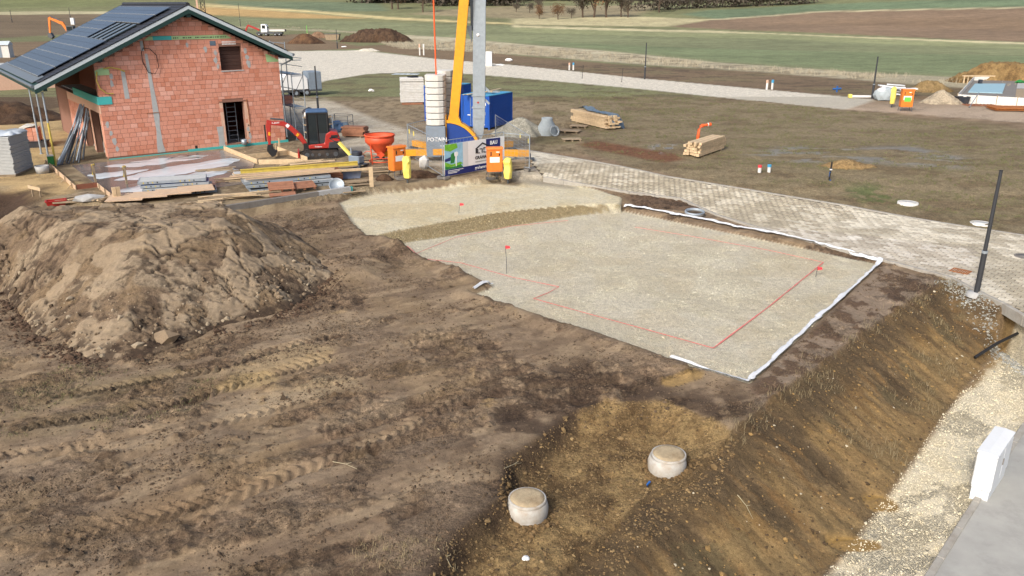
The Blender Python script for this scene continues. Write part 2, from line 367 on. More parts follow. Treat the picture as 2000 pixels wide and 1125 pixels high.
emb = sm(sd['emb']/.25+.5); low = sm(sd['low']/.2)
ce = np.array(CREST[9])-np.array(CREST[6]); ce = ce/np.hypot(*ce); E1 = x*ce[0]+y*ce[1]; E2 = -x*ce[1]+y*ce[0]
gul = fbm(E1*1.3+.3*fbm(x, y, 3, 70), E2*.22, 5, 71); gul2 = fbm(E1*5, E2*1.1, 4, 76)
dz = dz*(1-emb*.6)+emb*((gul-.5)*.15+(gul2-.5)*.08+(n3-.5)*.04)
dz = dz*(1-.75*low)*(1-.35*sm(sd['dug']/.3))
# tyre and track prints pressed into the mud
def track(pts, wd, per, dep):
    global dz
    pts = [tuple(P(a, b, -.65)[:2]) for a, b in pts]; s0 = 0.
    for (ax, ay), (bx, by) in zip(pts[:-1], pts[1:]):
        ex, ey = bx-ax, by-ay; L = math.hypot(ex, ey); ex /= L; ey /= L
        s = (x-ax)*ex+(y-ay)*ey; v = -(x-ax)*ey+(y-ay)*ex+.12*(vn(s*.3, s*0+ax, 5)-.5)
        m = (s > -.1) & (s < L+.1); k = sm((wd-np.abs(v))/.1)*m*sm((vn(x*.5+3, y*.5, 81)-.25)/.2)
        ph = ((s+s0+np.abs(v)*.9)/per) % 1.0
        dz = dz*(1-.85*k)+k*(-dep*.9+dep*1.7*sm(1-np.abs(ph-.5)*3.0))
        s0 += L
track([(60, 835), (330, 790), (620, 700), (900, 610)], .26, .24, .085)
track([(150, 770), (420, 720), (640, 655), (860, 590)], .26, .24, .085)
track([(480, 745), (700, 690), (960, 632)], .22, .22, .075)
track([(-60, 900), (250, 870), (560, 790)], .24, .26, .05)
track([(120, 1060), (470, 960), (760, 850), (900, 770)], .3, .26, .05)
for a_, b_ in (((-40, 1010), (420, 830)), ((0, 920), (330, 830)), ((330, 960), (760, 810)), ((720, 820), (980, 720)), ((560, 930), (900, 830)), ((1000, 760), (1250, 740)), ((420, 1000), (620, 905))):
    (ax, ay), (bx, by) = W([a_, b_], -.65); ex, ey = bx-ax, by-ay; L = math.hypot(ex, ey); ex /= L; ey /= L
    s = (x-ax)*ex+(y-ay)*ey; v = -(x-ax)*ey+(y-ay)*ex+.3*(vn(s*.5, s*0, 17)-.5); m = sm(s/.6)*sm((L-s)/.6)
    dz = dz-m*(.075*np.exp(-(v/.09)**2)-.07*np.exp(-((v-.2)/.12)**2))
damp = soft*(1-.85*sm(sd['yard']/1.0)*(x < 2))
Z[near] += dz*damp
pm = sm(pad/.15); Z[near] += pm*((fbm(x*1.1, y*1.1, 4, 90)-.5)*.05+(n3-.5)*.012)
# ------------------------------------------------------------------ ground colours (soil, clay, gravel, turf)
def L3(*c): return lin(c)*np.array([.85, .863, .83])
smo = np.zeros(N); col = np.tile(L3(124, 112, 78), (N, 1)); grav = np.zeros(N); wet = np.zeros(N); grass = np.zeros(N)
c = np.tile(L3(141, 121, 102), (len(x), 1))
def mix(m, rgb):
    global c
    m = np.clip(m, 0, 1)[:, None]; c = c*(1-m)+L3(*rgb)*m
mix(sm((n1-.38)/.2)*.5, (156, 137, 115)); mix(sm((.5-n2)/.16)*.5, (106, 88, 72)); mix(sm((st-.52)/.12)*.5, (166, 147, 124))
mix(sm((.46-st)/.1)*sm((.5-n3)/.15)*.7, (82, 66, 54)); mix(flatm*.4, (160, 142, 124)); mix(flat2*.5, (154, 136, 115)); mix(flat2*sm((fbm(U*.9, V_*2.2, 4, 611)-.53)/.06)*.5, (174, 155, 130)); mix(flat2*sm((.44-fbm(U*.7, V_*3.5, 4, 613))/.05)*.45, (112, 95, 80)); mix(sm((rid-.86)/.1)*.55*rough, (84, 67, 54))
mix(sm((fbm(x*.55, y*.55, 4, 101)-.58)/.1)*.18, (170, 148, 112))
dk = GW([(940, 760), (1040, 720), (1140, 700), (1240, 740), (1350, 770), (1480, 770), (1420, 840), (1200, 800), (1110, 830), (1000, 920), (900, 900), (930, 830)])
mix(sm(sdp(dk, x, y)/1.2+.6)*sm((.66-n2)/.2)*.85, (80, 65, 54))
# pale flattened dabs and yellow clay scraped up by the bucket
for (a, b, rx, ry, rgb, k) in ((560, 700, 1.6, .8, (176, 156, 124), .7), (620, 760, 1.2, .5, (176, 158, 130), .7), (520, 790, 1.3, .4, (172, 155, 132), .7), (730, 800, 1.2, .4, (168, 150, 128), .6), (480, 745, 1.0, .4, (180, 158, 118), .6), (1330, 742, .7, .25, (176, 146, 92), .7), (1515, 785, .35, .3, (172, 134, 70), .9), (1810, 560, .8, .35, (190, 150, 88), .8), (300, 1000, 2.2, .7, (150, 126, 98), .5), (640, 640, 2.0, .8, (168, 150, 128), .6), (860, 640, 1.6, .5, (160, 142, 120), .6), (120, 830, 1.6, .6, (126, 114, 88), .3), (200, 760, 1.8, .6, (128, 117, 88), .35), (60, 760, 1.4, .5, (122, 112, 86), .3)):
    g = P(a, b, -.65); r_ = np.exp(-(((x-g.x)*ca+(y-g.y)*sa)/rx)**2-((-(x-g.x)*sa+(y-g.y)*ca)/ry)**2)
    mix(sm((r_+ (n2-.5)*.9-.25)/.35)*k, rgb)
c = c*np.array([.85, .825, .80])
# strip between pad and bank: trampled dark clods on grey brown mud
rs = GW([(1463, 760), (1722, 520), (1846, 557), (1700, 648), (1490, 808)])
mix(sm(sdp(rs, x, y)/.3+.5), (140, 123, 107)); mix(sm(sdp(rs, x, y)/.3+.5)*sm((.5-fbm(x*2.2, y*2.2, 4, 111))/.07)*.85, (86, 67, 54))
rgz = sm(sdp(rs, x, y)/.3+.5)*sm((.52-fbm(x*2.2, y*2.2, 4, 111))/.1); Z[near] += rgz*.05*(n3-.2)
# dug-out clay round the shafts
w_ = sm(sd['dug']/.25+.25); mix(w_, (146, 121, 84)); mix(w_*sm((n2-.5)/.12)*.7, (164, 139, 98)); mix(w_*sm((.46-n2)/.1)*.8, (102, 82, 56)); mix(w_*sm((.45-n3)/.1)*.5, (90, 68, 44))
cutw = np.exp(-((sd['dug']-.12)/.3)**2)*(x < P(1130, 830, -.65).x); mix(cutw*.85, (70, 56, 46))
# bank
mix(emb, (122, 102, 75)); mix(emb*sm((gul-.52)/.1)*.75, (148, 122, 82)); mix(emb*sm((.47-gul)/.1)*.8, (86, 72, 54)); mix(emb*sm((gul2-.58)/.1)*.5, (132, 100, 60)); mix(emb*sm((fbm(x*.9, y*.9, 4, 121)-.56)/.08)*.6, (108, 96, 70)); mix(emb*sm((.4-gul2)/.1)*.55, (78, 62, 44))
bt = pdist(CREST, x, y, False); bt = bt/(bt+pdist(TOE, x, y, False)+1e-6); mix(emb*sm((.42-bt+.35*(gul-.5)+.3*(n2-.5))/.3)*.75, (84, 70, 53)); mix(emb*sm((bt-.5+.5*(gul-.5)+.3*(n2-.5))/.3)*.5, (150, 125, 88))
# gravel strip by the kerb
gs = sm((sd['low']+.45*(n2-.5))/.5); mix(low*.9, (150, 124, 84)); kerb_d = -sd['asph']
gg = low*sm((2.05-kerb_d+.7*(n1-.5)+.6*(n2-.5))/.3); mix(gg, (224, 213, 190)); mix(gg*sm((n2-.55)/.1)*.4, (212, 196, 164)); mix(gg*sm((.42-n2)/.1)*.5, (190, 182, 164))
# pads
mp = sm(pad/.08+.15); mix(mp, (232, 223, 203)); mix(mp*sm((n1-.45)/.15)*.6, (236, 228, 210)); mix(mp*sm((fbm(x*.5+.4*n2, y*.5, 4, 137)-.53)/.06)*.35, (214, 202, 174)); mix(mp*sm((.035-np.abs(((U*.9+.25*n1*4) % 1.9)-.9))/.05)*.16*sm((n1-.42)/.1), (206, 192, 162)); mix(mp*sm((fbm(x*1.3, y*1.3, 4, 131)-.58)/.08)*.5, (240, 232, 208)); mix(mp*sm((.44-n2)/.1)*.3, (220, 208, 178)); mix(mp*sm((fbm(x*.7+3, y*.7, 3, 133)-.56)/.1)*.25, (228, 210, 176))
mu = sm(sd['up']/.1+.5); mix(mu*.95, (244, 232, 202)); mix(mu*sm((n2-.5)/.12)*.6, (247, 238, 216)); mix(mu*sm((.45-n1)/.1)*.5, (234, 214, 172))
mr_ = sm(sd['ramp']/.1+.4); mix(mr_*.95, (172, 154, 118)); mix(mr_*sm((n3-.5)/.15)*.4, (190, 173, 137))
# far side of the street, yards, roads
im = sm(sd['isl']/1.0+.5); mix(im, (142, 128, 103)); mix(im*sm((fbm(x*.25, y*.5, 5, 141)-.46)/.1)*.4, (128, 116, 88)); mix(im*sm((fbm(x*.5, y*1.1, 4, 143)-.56)/.08)*.3, (108, 102, 72)); mix(im*sm((.44-fbm(x*.6, y*1.2, 4, 145))/.1)*.7, (116, 100, 78))
isl2 = W([(625, 165), (720, 145), (900, 140), (1120, 155), (1130, 300), (1040, 295), (840, 265), (740, 232), (645, 195)])
i2 = sm(sdp(isl2, x, y)/.8+.5); mix(i2, (144, 129, 104)); mix(i2*sm((n1-.48)/.1)*.6, (112, 106, 72)); mix(i2*sm((.45-n2)/.1)*.6, (96, 80, 60))
mix(sm(sd['yard']/.4+.5)*(x < 3), (150, 134, 110)); mix(sm(sd['yard']/.4+.5)*sm((.48-n2)/.12)*.7*(x < 3), (112, 96, 78))
mix(sm(sd['sand']/.8+.5), (190, 164, 122)); mix(sm(sd['sand']/.8+.5)*sm((n2-.54)/.1)*.6, (160, 136, 102)); mix(sm(sd['pit']/1.6+.2), (74, 58, 47))
mix(sm(sd['sroad']/1.0+.5), (192, 182, 166)); mix(sm(sd['sroad']/1.0+.5)*sm((n2-.5)/.14)*.6, (172, 160, 142))
mix(sm(sd['rsite']/.6+.5), (178, 160, 142))
dks_ = sdp(W([(-150, 158), (112, 172), (135, 205), (100, 232), (-150, 250)]), x, y)+nb_*.5; mix(sm(dks_/.8+.5)*.9, (84, 68, 55))
redz = sdp(GW([(1128, 282), (1165, 276), (1320, 300), (1335, 312), (1300, 318), (1200, 300)]), x, y); mix(sm(redz/.8+.5)*.8, (120, 76, 54))
drk = sdp(GW([(1218, 382), (1290, 375), (1350, 386), (1400, 420), (1330, 412), (1240, 402)]), x, y); mix(sm(drk/.4+.6)*.9, (106, 86, 70)); mix(sm(drk/.4+.5)*sm((.52-n3)/.15)*.7, (58, 46, 38)); Z[near] += sm(drk/.5)*(.03+.12*(n2-.4)+.08*(n3-.5))
grn = sdp(GW([(1640, 370), (1700, 360), (1760, 380), (1770, 405), (1700, 400)]), x, y); mix(sm(grn/1.5+.5)*sm((n2-.4)/.1)*.7, (84, 104, 56))
pud = sdp(GW([(1460, 300), (1540, 285), (1660, 290), (1780, 285), (1900, 310), (1880, 330), (1700, 318), (1560, 318)]), x, y)
wp = sm((pud/2.0+.5)*1.2)*sm((.49-fbm(x*.5, y*1.4, 4, 151))/.06); mix(wp*.6, (128, 122, 108)); wn = wp*.7
pd2 = sdp(GW([(1260, 285), (1320, 275), (1330, 290), (1280, 305)]), x, y); wq = sm(pd2/1+.4)*sm((.53-n2)/.04); mix(wq*.5, (120, 112, 98)); wn = np.maximum(wn, wq*.85)
for a, b, rx, ry in ((1720, 985, .38, .3), (1665, 1065, .6, .25)):
    g = P(a, b, -2.0); r_ = np.exp(-((x-g.x)/rx)**2-((y-g.y)/ry)**2); k = sm((r_-.35+.3*(n2-.5))/.12); mix(k, (150, 122, 76)); wn = np.maximum(wn, k); Z[near] += k*(-2.0-Z[near])
mw = sm(sd['wroad']/.6+.5); mix(mw, (214, 207, 194)); mix(mw*sm((fbm(x*.15, y*.6, 4, 161)-.5)/.1)*.6, (196, 188, 172)); mix(mw*sm((fbm(x*.4, y*.8, 4, 163)-.56)/.08)*.5, (230, 225, 215))
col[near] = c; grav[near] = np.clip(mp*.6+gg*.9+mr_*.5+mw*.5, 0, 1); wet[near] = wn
smo[near] = np.clip(np.maximum(flat2*(1-emb)*(1-w_)*(1-im)*soft, emb*.55), 0, 1)
# beyond: fields
fi = np.where(Y >= 60)[0]; x, y = X[fi], Y[fi]; c = col[fi].copy(); c2 = c.copy()
m1 = fbm(x*.02, y*.05, 5, 201); m2 = fbm(x*.12, y*.25, 4, 211); m3 = fbm(x*.5, y*1.0, 4, 221)
def fld(pts, rgb, soft=.8, k=1.): mix(sm(sdp(GW(pts), x, y)/soft+.5)*k, rgb)
fy = y >= 78; mix(fy*1.0, (120, 122, 84))
fld([(-800, 100), (600, 66), (700, 90), (830, 84), (1000, 108), (1250, 130), (1700, 150), (2000, 168), (2500, 190), (2500, 300), (1700, 212), (1250, 160), (1000, 130), (850, 115), (700, 95), (300, 110), (-800, 180)], (124, 104, 80), 1.5)
mix((y < 125)*sm((m2-.52)/.1)*.5*(y > 74), (112, 106, 72)); mix((y < 125)*sm((.46-m3)/.1)*.6*(y > 74), (96, 78, 60))
fld([(430, 52), (700, 64), (780, 92), (1000, 106), (1250, 126), (1500, 142), (1720, 160), (2500, 215), (2500, 182), (2000, 157), (1700, 143), (1400, 122), (1150, 96), (900, 74), (700, 62), (430, 50)], (172, 163, 138), 2.5)
mix(sm(sdp(GW([(780, 92), (1000, 106), (1250, 126), (1500, 142), (1720, 160), (1720, 145), (1400, 124), (1150, 98), (900, 76)]), x, y)/2+.5)*sm((.5-m3)/.1)*.7, (128, 112, 86))
fld([(430, 50), (700, 61), (900, 74), (1150, 96), (1400, 121), (1700, 142), (2000, 156), (2500, 180), (2500, 115), (2000, 84), (1500, 64), (1100, 52), (700, 42), (430, 32)], (122, 127, 92), 3)
fld([(1000, 78), (1400, 95), (2000, 110), (2500, 130), (2500, 176), (2000, 153), (1700, 139), (1400, 118), (1150, 94)], (112, 125, 88), 6, .8)
fld([(1000, 49), (1400, 60), (2000, 83), (2500, 105), (2500, 110), (2000, 87), (1500, 66), (1000, 53)], (196, 186, 148), 2)
fld([(1000, 53), (1500, 66), (2000, 87), (2500, 110), (2500, 118), (2000, 96), (1500, 76), (1000, 62)], (142, 146, 104), 5, .8)
fld([(1305, 52), (1390, 38), (1600, 22), (2000, 14), (2500, 10), (2500, 104), (2000, 82), (1600, 64)], (130, 108, 86), 3)
fld([(1500, 45), (1700, 35), (2500, 40), (2500, 70), (2000, 60)], (134, 110, 84), 18, .6)
fld([(1380, 20), (1600, 8), (2500, -6), (2500, 9), (2000, 13), (1600, 21), (1400, 37), (1330, 28)], (104, 122, 92), 6)
fld([(1380, 38), (1600, 22), (2000, 14), (2500, 9), (2500, 11.5), (2000, 16), (1600, 24), (1395, 39)], (190, 180, 146), 3)
fld([(1000, 36), (1240, 32), (1390, 38), (1300, 52), (1000, 48)], (188, 178, 138), 5)
fld([(850, 20), (1000, 12), (1300, 8), (1240, 32), (1000, 36), (800, 28)], (146, 134, 104), 10)
fld([(420, 2), (740, 5), (760, 22), (600, 22), (420, 12)], (106, 120, 92), 6)
fld([(390, 12), (600, 24), (760, 38), (1000, 48), (1000, 45), (760, 33), (600, 20), (390, 6)], (196, 180, 130), 3)
fld([(380, 12), (520, 20), (720, 36), (560, 36), (380, 28)], (188, 152, 96), 4, .8)
fld([(-900, 0), (240, -4), (240, 12), (-900, 30)], (116, 122, 80), 8)
fld([(-900, 28), (230, 22), (230, 27), (-900, 36)], (176, 168, 134), 3)
fld([(-900, 36), (240, 27), (240, 60), (-900, 110)], (116, 100, 78), 3)
far = (y > 78); c *= (1+far*((m1-.5)*.5+(m2-.5)*.35+(m3-.5)*.35))[:, None]
keep = (y < 78) & (np.abs(x) < 75); kw = (1-sm((y-66+6*(m2-.5))/11))*(np.abs(x) < 75); c = c*(1-kw[:, None])+c2*kw[:, None]
col[fi] = c
wf = sdp(WROAD, x, y); mwf = sm(wf/.6+.5); c = col[fi]; mix(mwf, (214, 207, 194)); col[fi] = c
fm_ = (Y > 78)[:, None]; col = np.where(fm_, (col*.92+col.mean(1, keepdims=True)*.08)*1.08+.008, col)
col = np.clip(col, .004, .8)
# ------------------------------------------------------------------ ground sheet: building site and farmland
nx, ny = len(gx), len(gy); ii = np.arange(nx*ny).reshape(ny, nx)
F = np.stack([ii[:-1, :-1], ii[:-1, 1:], ii[1:, 1:], ii[1:, :-1]], -1).reshape(-1, 4)
attrmat('soil', .95, 55., .22, 1.0, .10, 4.5, mott=2.0)
attrmat('heap_soil', .95, 55., .2, .9, .07, 5.0, mott=1.6, mk=.62)
attrmat('farmland', .97, 3.5, .30, .5, .3, .8)
FB = W([(-3000, 66), (430, 50), (700, 62), (900, 76), (1150, 97), (1400, 122), (1700, 143), (2000, 157), (4500, 300)])+[(2500, 0), (2500, -2000), (-3000, -2000)]
fc = sdp(FB, X[F].mean(1), Y[F].mean(1)) > 0
def sheet(name, m, sel):
    f = F[sel]; u, inv = np.unique(f, return_inverse=True); V = np.stack([X, Y, Z], 1)[u]
    o = npmesh(name, V, inv.reshape(f.shape), m, None, True, dict(col=col[u], grav=grav[u], wet=wet[u], smo=smo[u])); o['kind'] = 'structure'; return o
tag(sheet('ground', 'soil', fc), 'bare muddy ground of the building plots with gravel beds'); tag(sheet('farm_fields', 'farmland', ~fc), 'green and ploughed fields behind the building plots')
# height of the finished sheet by bilinear lookup
Zg = Z.reshape(len(gy), len(gx))
def zg(xq, yq):
    i = np.clip(np.searchsorted(gx, xq)-1, 0, len(gx)-2); j = np.clip(np.searchsorted(gy, yq)-1, 0, len(gy)-2); fx = (xq-gx[i])/(gx[i+1]-gx[i]); fy_ = (yq-gy[j])/(gy[j+1]-gy[j])
    return (Zg[j, i]*(1-fx)+Zg[j, i+1]*fx)*(1-fy_)+(Zg[j+1, i]*(1-fx)+Zg[j+1, i+1]*fx)*fy_
# ------------------------------------------------------------------ materials
mat('paver', (196, 187, 170), .85, var=.10, scale=3., bump=.3, bscale=60, dirt=.45, dirtc=(160, 150, 132), objrnd=.10)
mat('joint_sand', (92, 83, 70), .95, bump=.4)
mat('kerb', (166, 163, 154), .85, var=.15, bump=.3, dirt=.4)
mat('asphalt', (170, 170, 164), .9, var=.14, scale=1.2, bump=.35, bscale=90, dirt=.9, dirtc=(132, 131, 127))
mat('fleece', (222, 227, 232), .7, var=.05, bump=.4, bscale=14, dirt=.25, dirtc=(190, 180, 160))
mat('mortar', (146, 108, 92), .95, bump=.4)
mat('concrete', (176, 178, 178), .8, var=.15, bump=.25, dirt=.35, dirtc=(140, 130, 118))
mat('concrete_dark', (128, 124, 118), .7, var=.2, bump=.2, dirt=.4, dirtc=(105, 92, 80))
mat('plaster_grey', (176, 180, 180), .9, var=.12, bump=.5, bscale=25)
mat('brick_inner', (150, 92, 74), .9, var=.2, bump=.4)
mat('shutter', (70, 46, 38), .8, var=.2); mat('dark_inside', (52, 38, 32), .95, var=.2)
mat('header', (222, 184, 160), .85, var=.1, bump=.2, dirt=.3, dirtc=(200, 150, 125))
mat('teal_board', (70, 182, 180), .7, var=.08, dirt=.25, dirtc=(120, 170, 160))
mat('green_tape', (172, 208, 152), .6, var=.06)
mat('verge_white', (196, 208, 214), .5, var=.05)
mat('verge_green', (22, 58, 54), .6, var=.15)
mat('tile_black', (48, 50, 56), .5, var=.2, objrnd=.15, bump=.2)
mat('panel_glass', (52, 62, 80), .22, var=.1, spec=.6, objrnd=.08)
mat('panel_cell', (30, 40, 62), .2, var=.1)
mat('alu', (190, 196, 200), .4, .6, var=.06)
mat('gutter', (128, 138, 146), .45, .5, var=.08)
mat('galv', (166, 178, 188), .5, .45, var=.12, dirt=.2, dirtc=(140, 140, 136))
mat('steel_dark', (92, 98, 104), .5, .5, var=.25, dirt=.4, dirtc=(110, 90, 74))
mat('black', (30, 31, 34), .5, var=.2)
mat('anthracite', (52, 55, 60), .55, var=.1)
mat('wood', (206, 183, 148), .8, var=.22, scale=5, bump=.25, objrnd=.14, dirt=.3, dirtc=(165, 140, 108))
mat('wood_grey', (166, 148, 122), .85, var=.25, scale=5, bump=.3, objrnd=.15, dirt=.4, dirtc=(120, 104, 86))
mat('wood_red', (160, 112, 86), .85, var=.25, objrnd=.15, bump=.2)
mat('ply', (206, 178, 148), .75, var=.15, dirt=.3, dirtc=(170, 160, 150))
mat('ply_red', (134, 84, 64), .6, var=.2)
mat('yellow_beam', (206, 184, 84), .7, var=.15, dirt=.3)
mat('white', (238, 240, 240), .6, var=.04)
mat('white_dirty', (222, 222, 218), .75, var=.1, dirt=.35, dirtc=(180, 168, 148))
mat('eps', (224, 229, 232), .8, var=.04, bump=.1, dirt=.12, dirtc=(205, 200, 190))
mat('blue_container', (22, 84, 178), .5, var=.12, dirt=.2, dirtc=(60, 100, 160))
mat('blue_deep', (20, 62, 140), .45, var=.08)
mat('crane_yellow', (232, 164, 36), .45, var=.1, dirt=.45, dirtc=(190, 130, 40))
mat('orange', (232, 128, 44), .5, var=.12, dirt=.4, dirtc=(180, 120, 70))
mat('orange_red', (222, 86, 48), .55, var=.14, dirt=.6, dirtc=(200, 96, 60))
mat('red', (172, 42, 36), .45, var=.12, dirt=.5, dirtc=(140, 70, 50))
mat('redline', (228, 130, 122), .7, var=.1)
mat('red_flag', (224, 66, 74), .6, var=.05)
mat('yellow_bag', (238, 222, 110), .6, var=.12, bump=.4, bscale=12)
mat('ballast', (212, 212, 207), .85, var=.1, bump=.25, dirt=.3, dirtc=(190, 184, 170))
mat('crane_grey', (128, 142, 156), .5, var=.1, dirt=.2)
mat('glass_dark', (40, 48, 52), .08, var=.1, spec=.7)
mat('rubber', (44, 42, 42), .85, var=.3, dirt=.5, dirtc=(110, 92, 76))
mat('tarp_blue', (66, 96, 134), .55, var=.2, bump=.5, bscale=6)
mat('tarp_lightblue', (70, 160, 206), .5, var=.2, bump=.4, bscale=6)
mat('tarp_grey', (98, 116, 132), .5, var=.2, bump=.5, bscale=6)
mat('plastic_blue', (116, 132, 164), .55, var=.1, dirt=.4, dirtc=(170, 170, 165))
mat('plastic_black', (46, 52, 62), .55, var=.1, dirt=.3)
mat('pipe_blue', (34, 92, 160), .5, var=.1); mat('pipe_orange', (238, 98, 44), .5, var=.08)
mat('rust', (158, 98, 50), .85, var=.3); mat('cone_grey', (168, 180, 186), .85, var=.1, bump=.2, dirt=.2)
mat('shaft', (190, 189, 183), .85, var=.15, scale=4, bump=.4, dirt=.85, dirtc=(142, 118, 84))
mat('lid', (176, 160, 130), .9, var=.25, scale=7, bump=.6, dirt=.85, dirtc=(118, 96, 68))
mat('insul', (150, 186, 200), .6, var=.12); mat('verge_grass', (178, 170, 148), .9, var=.3); mat('straw', (150, 136, 104), .9, var=.3); mat('grass_dry', (172, 162, 132), .9, var=.3); mat('grass_green', (114, 116, 76), .9, var=.3)
mat('bark', (92, 78, 66), .95, var=.3); mat('leaf_brown', (128, 98, 70), .95, var=.3, objrnd=.2); mat('leaf_dark', (100, 92, 80), .95, var=.3, objrnd=.2)
mat('ink_navy', (26, 40, 110), .5, var=.03); mat('ink_black', (34, 34, 40), .5, var=.03); mat('leafprint', (120, 190, 50), .5, var=.35, scale=9); mat('skyprint', (150, 196, 222), .5, var=.2, scale=5)
mat('greenprint', (40, 130, 60), .5, var=.2); mat('paleprint', (214, 218, 220), .5, var=.05); mat('neon', (110, 200, 80), .5, var=.05)
mat('wet_slab', (112, 106, 104), .24, var=.25, scale=.6, dirt=.7, dirtc=(168, 166, 164)); mat('film', (206, 216, 224), .2, var=.12, scale=1.2, dirt=.4, dirtc=(226, 230, 232), bump=.3, bscale=3)
mat('grey_board', (186, 190, 190), .8, var=.12)
attrmat('stones', .9, 30., .2, .5, .02, 20.)
attrmat('brickmat', .9, 30., .12, .35, .01, 45.)
bsrc = bpy.data.materials.new('brick'); bsrc.use_nodes = True; MATS['brick'] = bsrc
def brick_material(m):
    n = m.node_tree.nodes; l = m.node_tree.links; b = n['Principled BSDF']; b.inputs['Roughness'].default_value = .9; b.inputs['Specular IOR Level'].default_value = .2
    oi = n.new('ShaderNodeObjectInfo'); cr = n.new('ShaderNodeValToRGB'); e = cr.color_ramp.elements
    cols = [(205, 137, 112), (214, 150, 127), (219, 158, 136), (215, 152, 130), (227, 174, 156)]
    e[0].color = (*C8(*cols[0]), 1); e[1].color = (*C8(*cols[-1]), 1)
    for i in range(1, 4): k = e.new(i/4); k.color = (*C8(*cols[i]), 1)
    l.new(oi.outputs['Random'], cr.inputs[0])
    tc = n.new('ShaderNodeTexCoord'); wv = n.new('ShaderNodeTexNoise'); wv.inputs['Scale'].default_value = 26; wv.inputs['Detail'].default_value = 5; l.new(tc.outputs['Object'], wv.inputs['Vector'])
    mr = n.new('ShaderNodeMapRange'); mr.inputs['From Min'].default_value = .3; mr.inputs['From Max'].default_value = .7; mr.inputs['To Min'].default_value = .85; mr.inputs['To Max'].default_value = 1.12; l.new(wv.outputs[0], mr.inputs['Value'])
    v = n.new('ShaderNodeVectorMath'); v.operation = 'SCALE'; l.new(cr.outputs[0], v.inputs[0]); l.new(mr.outputs[0], v.inputs['Scale']); l.new(v.outputs[0], b.inputs['Base Color'])
    bp = n.new('ShaderNodeBump'); bp.inputs['Strength'].default_value = .4; bp.inputs['Distance'].default_value = .01; l.new(wv.outputs[0], bp.inputs['Height']); l.new(bp.outputs[0], b.inputs['Normal'])
brick_material(bsrc)
rnd = random.Random(11); NR = np.random.RandomState(5)
def brickcols(n, rg):
    cols = np.array([lin(k)*KC for k in [(205, 137, 112), (214, 150, 127), (219, 158, 136), (215, 152, 130), (227, 174, 156)]])
    t = rg.uniform(0, 3.999, n); i = t.astype(int); f = (t-i)[:, None]; return cols[i]*(1-f)+cols[i+1]*f
def boxes_np(name, c, d, m, col, parent, rz=0.):       # many boxes joined into one part
    c = np.asarray(c, float); d = np.asarray(d, float); N = len(c)
    B = np.array([(a, b, e) for a in (-.5, .5) for b in (-.5, .5) for e in (-.5, .5)])
    q = B[None]*d[:, None, :]
    if rz: q = np.stack([q[..., 0]*math.cos(rz)-q[..., 1]*math.sin(rz), q[..., 0]*math.sin(rz)+q[..., 1]*math.cos(rz), q[..., 2]], -1)
    V = (q+c[:, None, :]).reshape(-1, 3); f = np.array([(0, 1, 3, 2), (4, 6, 7, 5), (0, 4, 5, 1), (2, 3, 7, 6), (0, 2, 6, 4), (1, 5, 7, 3)])
    F = (f[None]+np.arange(N)[:, None, None]*8).reshape(-1, 4)
    o = npmesh(name, V, F, m, parent, False, dict(col=np.repeat(col, 8, 0), grav=np.zeros(N*8), wet=np.zeros(N*8))); o['kind'] = 'stuff'; return o

# ------------------------------------------------------------------ paved street
def zroad(x, y): return float(zdrop(np.array(y)))+.035
ra = math.atan2(-.72, .69); rc, rs_ = math.cos(ra), math.sin(ra)
def clipped_sheet(name, poly, zf, step, m, label, ang=0.):
    xs = [p[0] for p in poly]; ys = [p[1] for p in poly]
    bm = bmesh.new(); f = bm.faces.new([bm.verts.new((p[0], p[1], 0)) for p in poly]); bmesh.ops.triangulate(bm, faces=[f])
    x0, x1, y0, y1 = min(xs), max(xs), min(ys), max(ys)
    for k in range(1, int((y1-y0)/step)): bmesh.ops.bisect_plane(bm, geom=list(bm.verts)+list(bm.edges)+list(bm.faces), plane_co=(0, y0+k*step, 0), plane_no=(0, 1, 0))
    for v in bm.verts: v.co.z = zf(v.co.x, v.co.y)
    me = bpy.data.meshes.new(name); bmesh.ops.recalc_face_normals(bm, faces=bm.faces); bm.to_mesh(me); bm.free(); me.materials.append(MATS[m])
    o = link(name, me); o['kind'] = 'structure'; o['label'] = label; return o
road = clipped_sheet('paved_street', PAVED, lambda x, y: zroad(x, y)-.03, 1.0, 'joint_sand', 'pale concrete paved street crossing behind the gravel bed')
PW, PL = .32, .21
cs = []
px_, py_ = np.meshgrid(np.arange(-20, 60, PW), np.arange(-30, 30, PL)); px_ = px_+(np.arange(px_.shape[0])[:, None] % 2)*PW*.5
bx0, by0 = 10., 38.
wx = bx0+px_*rc-py_*rs_; wy = by0+px_*rs_+py_*rc; wx, wy = wx.ravel(), wy.ravel()
ins = sdp(PAVED, wx, wy); ok = (ins > .14); wx, wy = wx[ok], wy[ok]
d_ = wx**2+wy**2; vis = np.abs(wx/wy) < .60
order = np.argsort(np.where(vis, d_, 1e9)); wx, wy = wx[order], wy[order]
wz = zdrop(wy)+.035
stain = fbm(wx*.35, wy*.35, 4, 301); st2_ = fbm(wx*.9, wy*.9, 4, 307); rr_ = NR.uniform(0, 1, len(wx))
pc = np.tile(L3(182, 172, 155), (len(wx), 1))
def pm_(m, rgb):
    global pc
    m = np.clip(m, 0, 1)[:, None]; pc = pc*(1-m)+L3(*rgb)*m
pm_(sm((stain-.46)/.12)*.8, (206, 198, 184)); pm_(sm((st2_-.5)/.12)*.6*(rr_ > .35), (218, 212, 200)); pm_(sm((.47-st2_)/.08)*.7, (162, 153, 136)); pm_(sm((fbm(wx*.18, wy*.18, 3, 311)-.5)/.1)*.3, (178, 169, 153)); pc *= (1.0+(rr_-.5)*.34)[:, None]
NP = 300
pavme = None
paverm = []
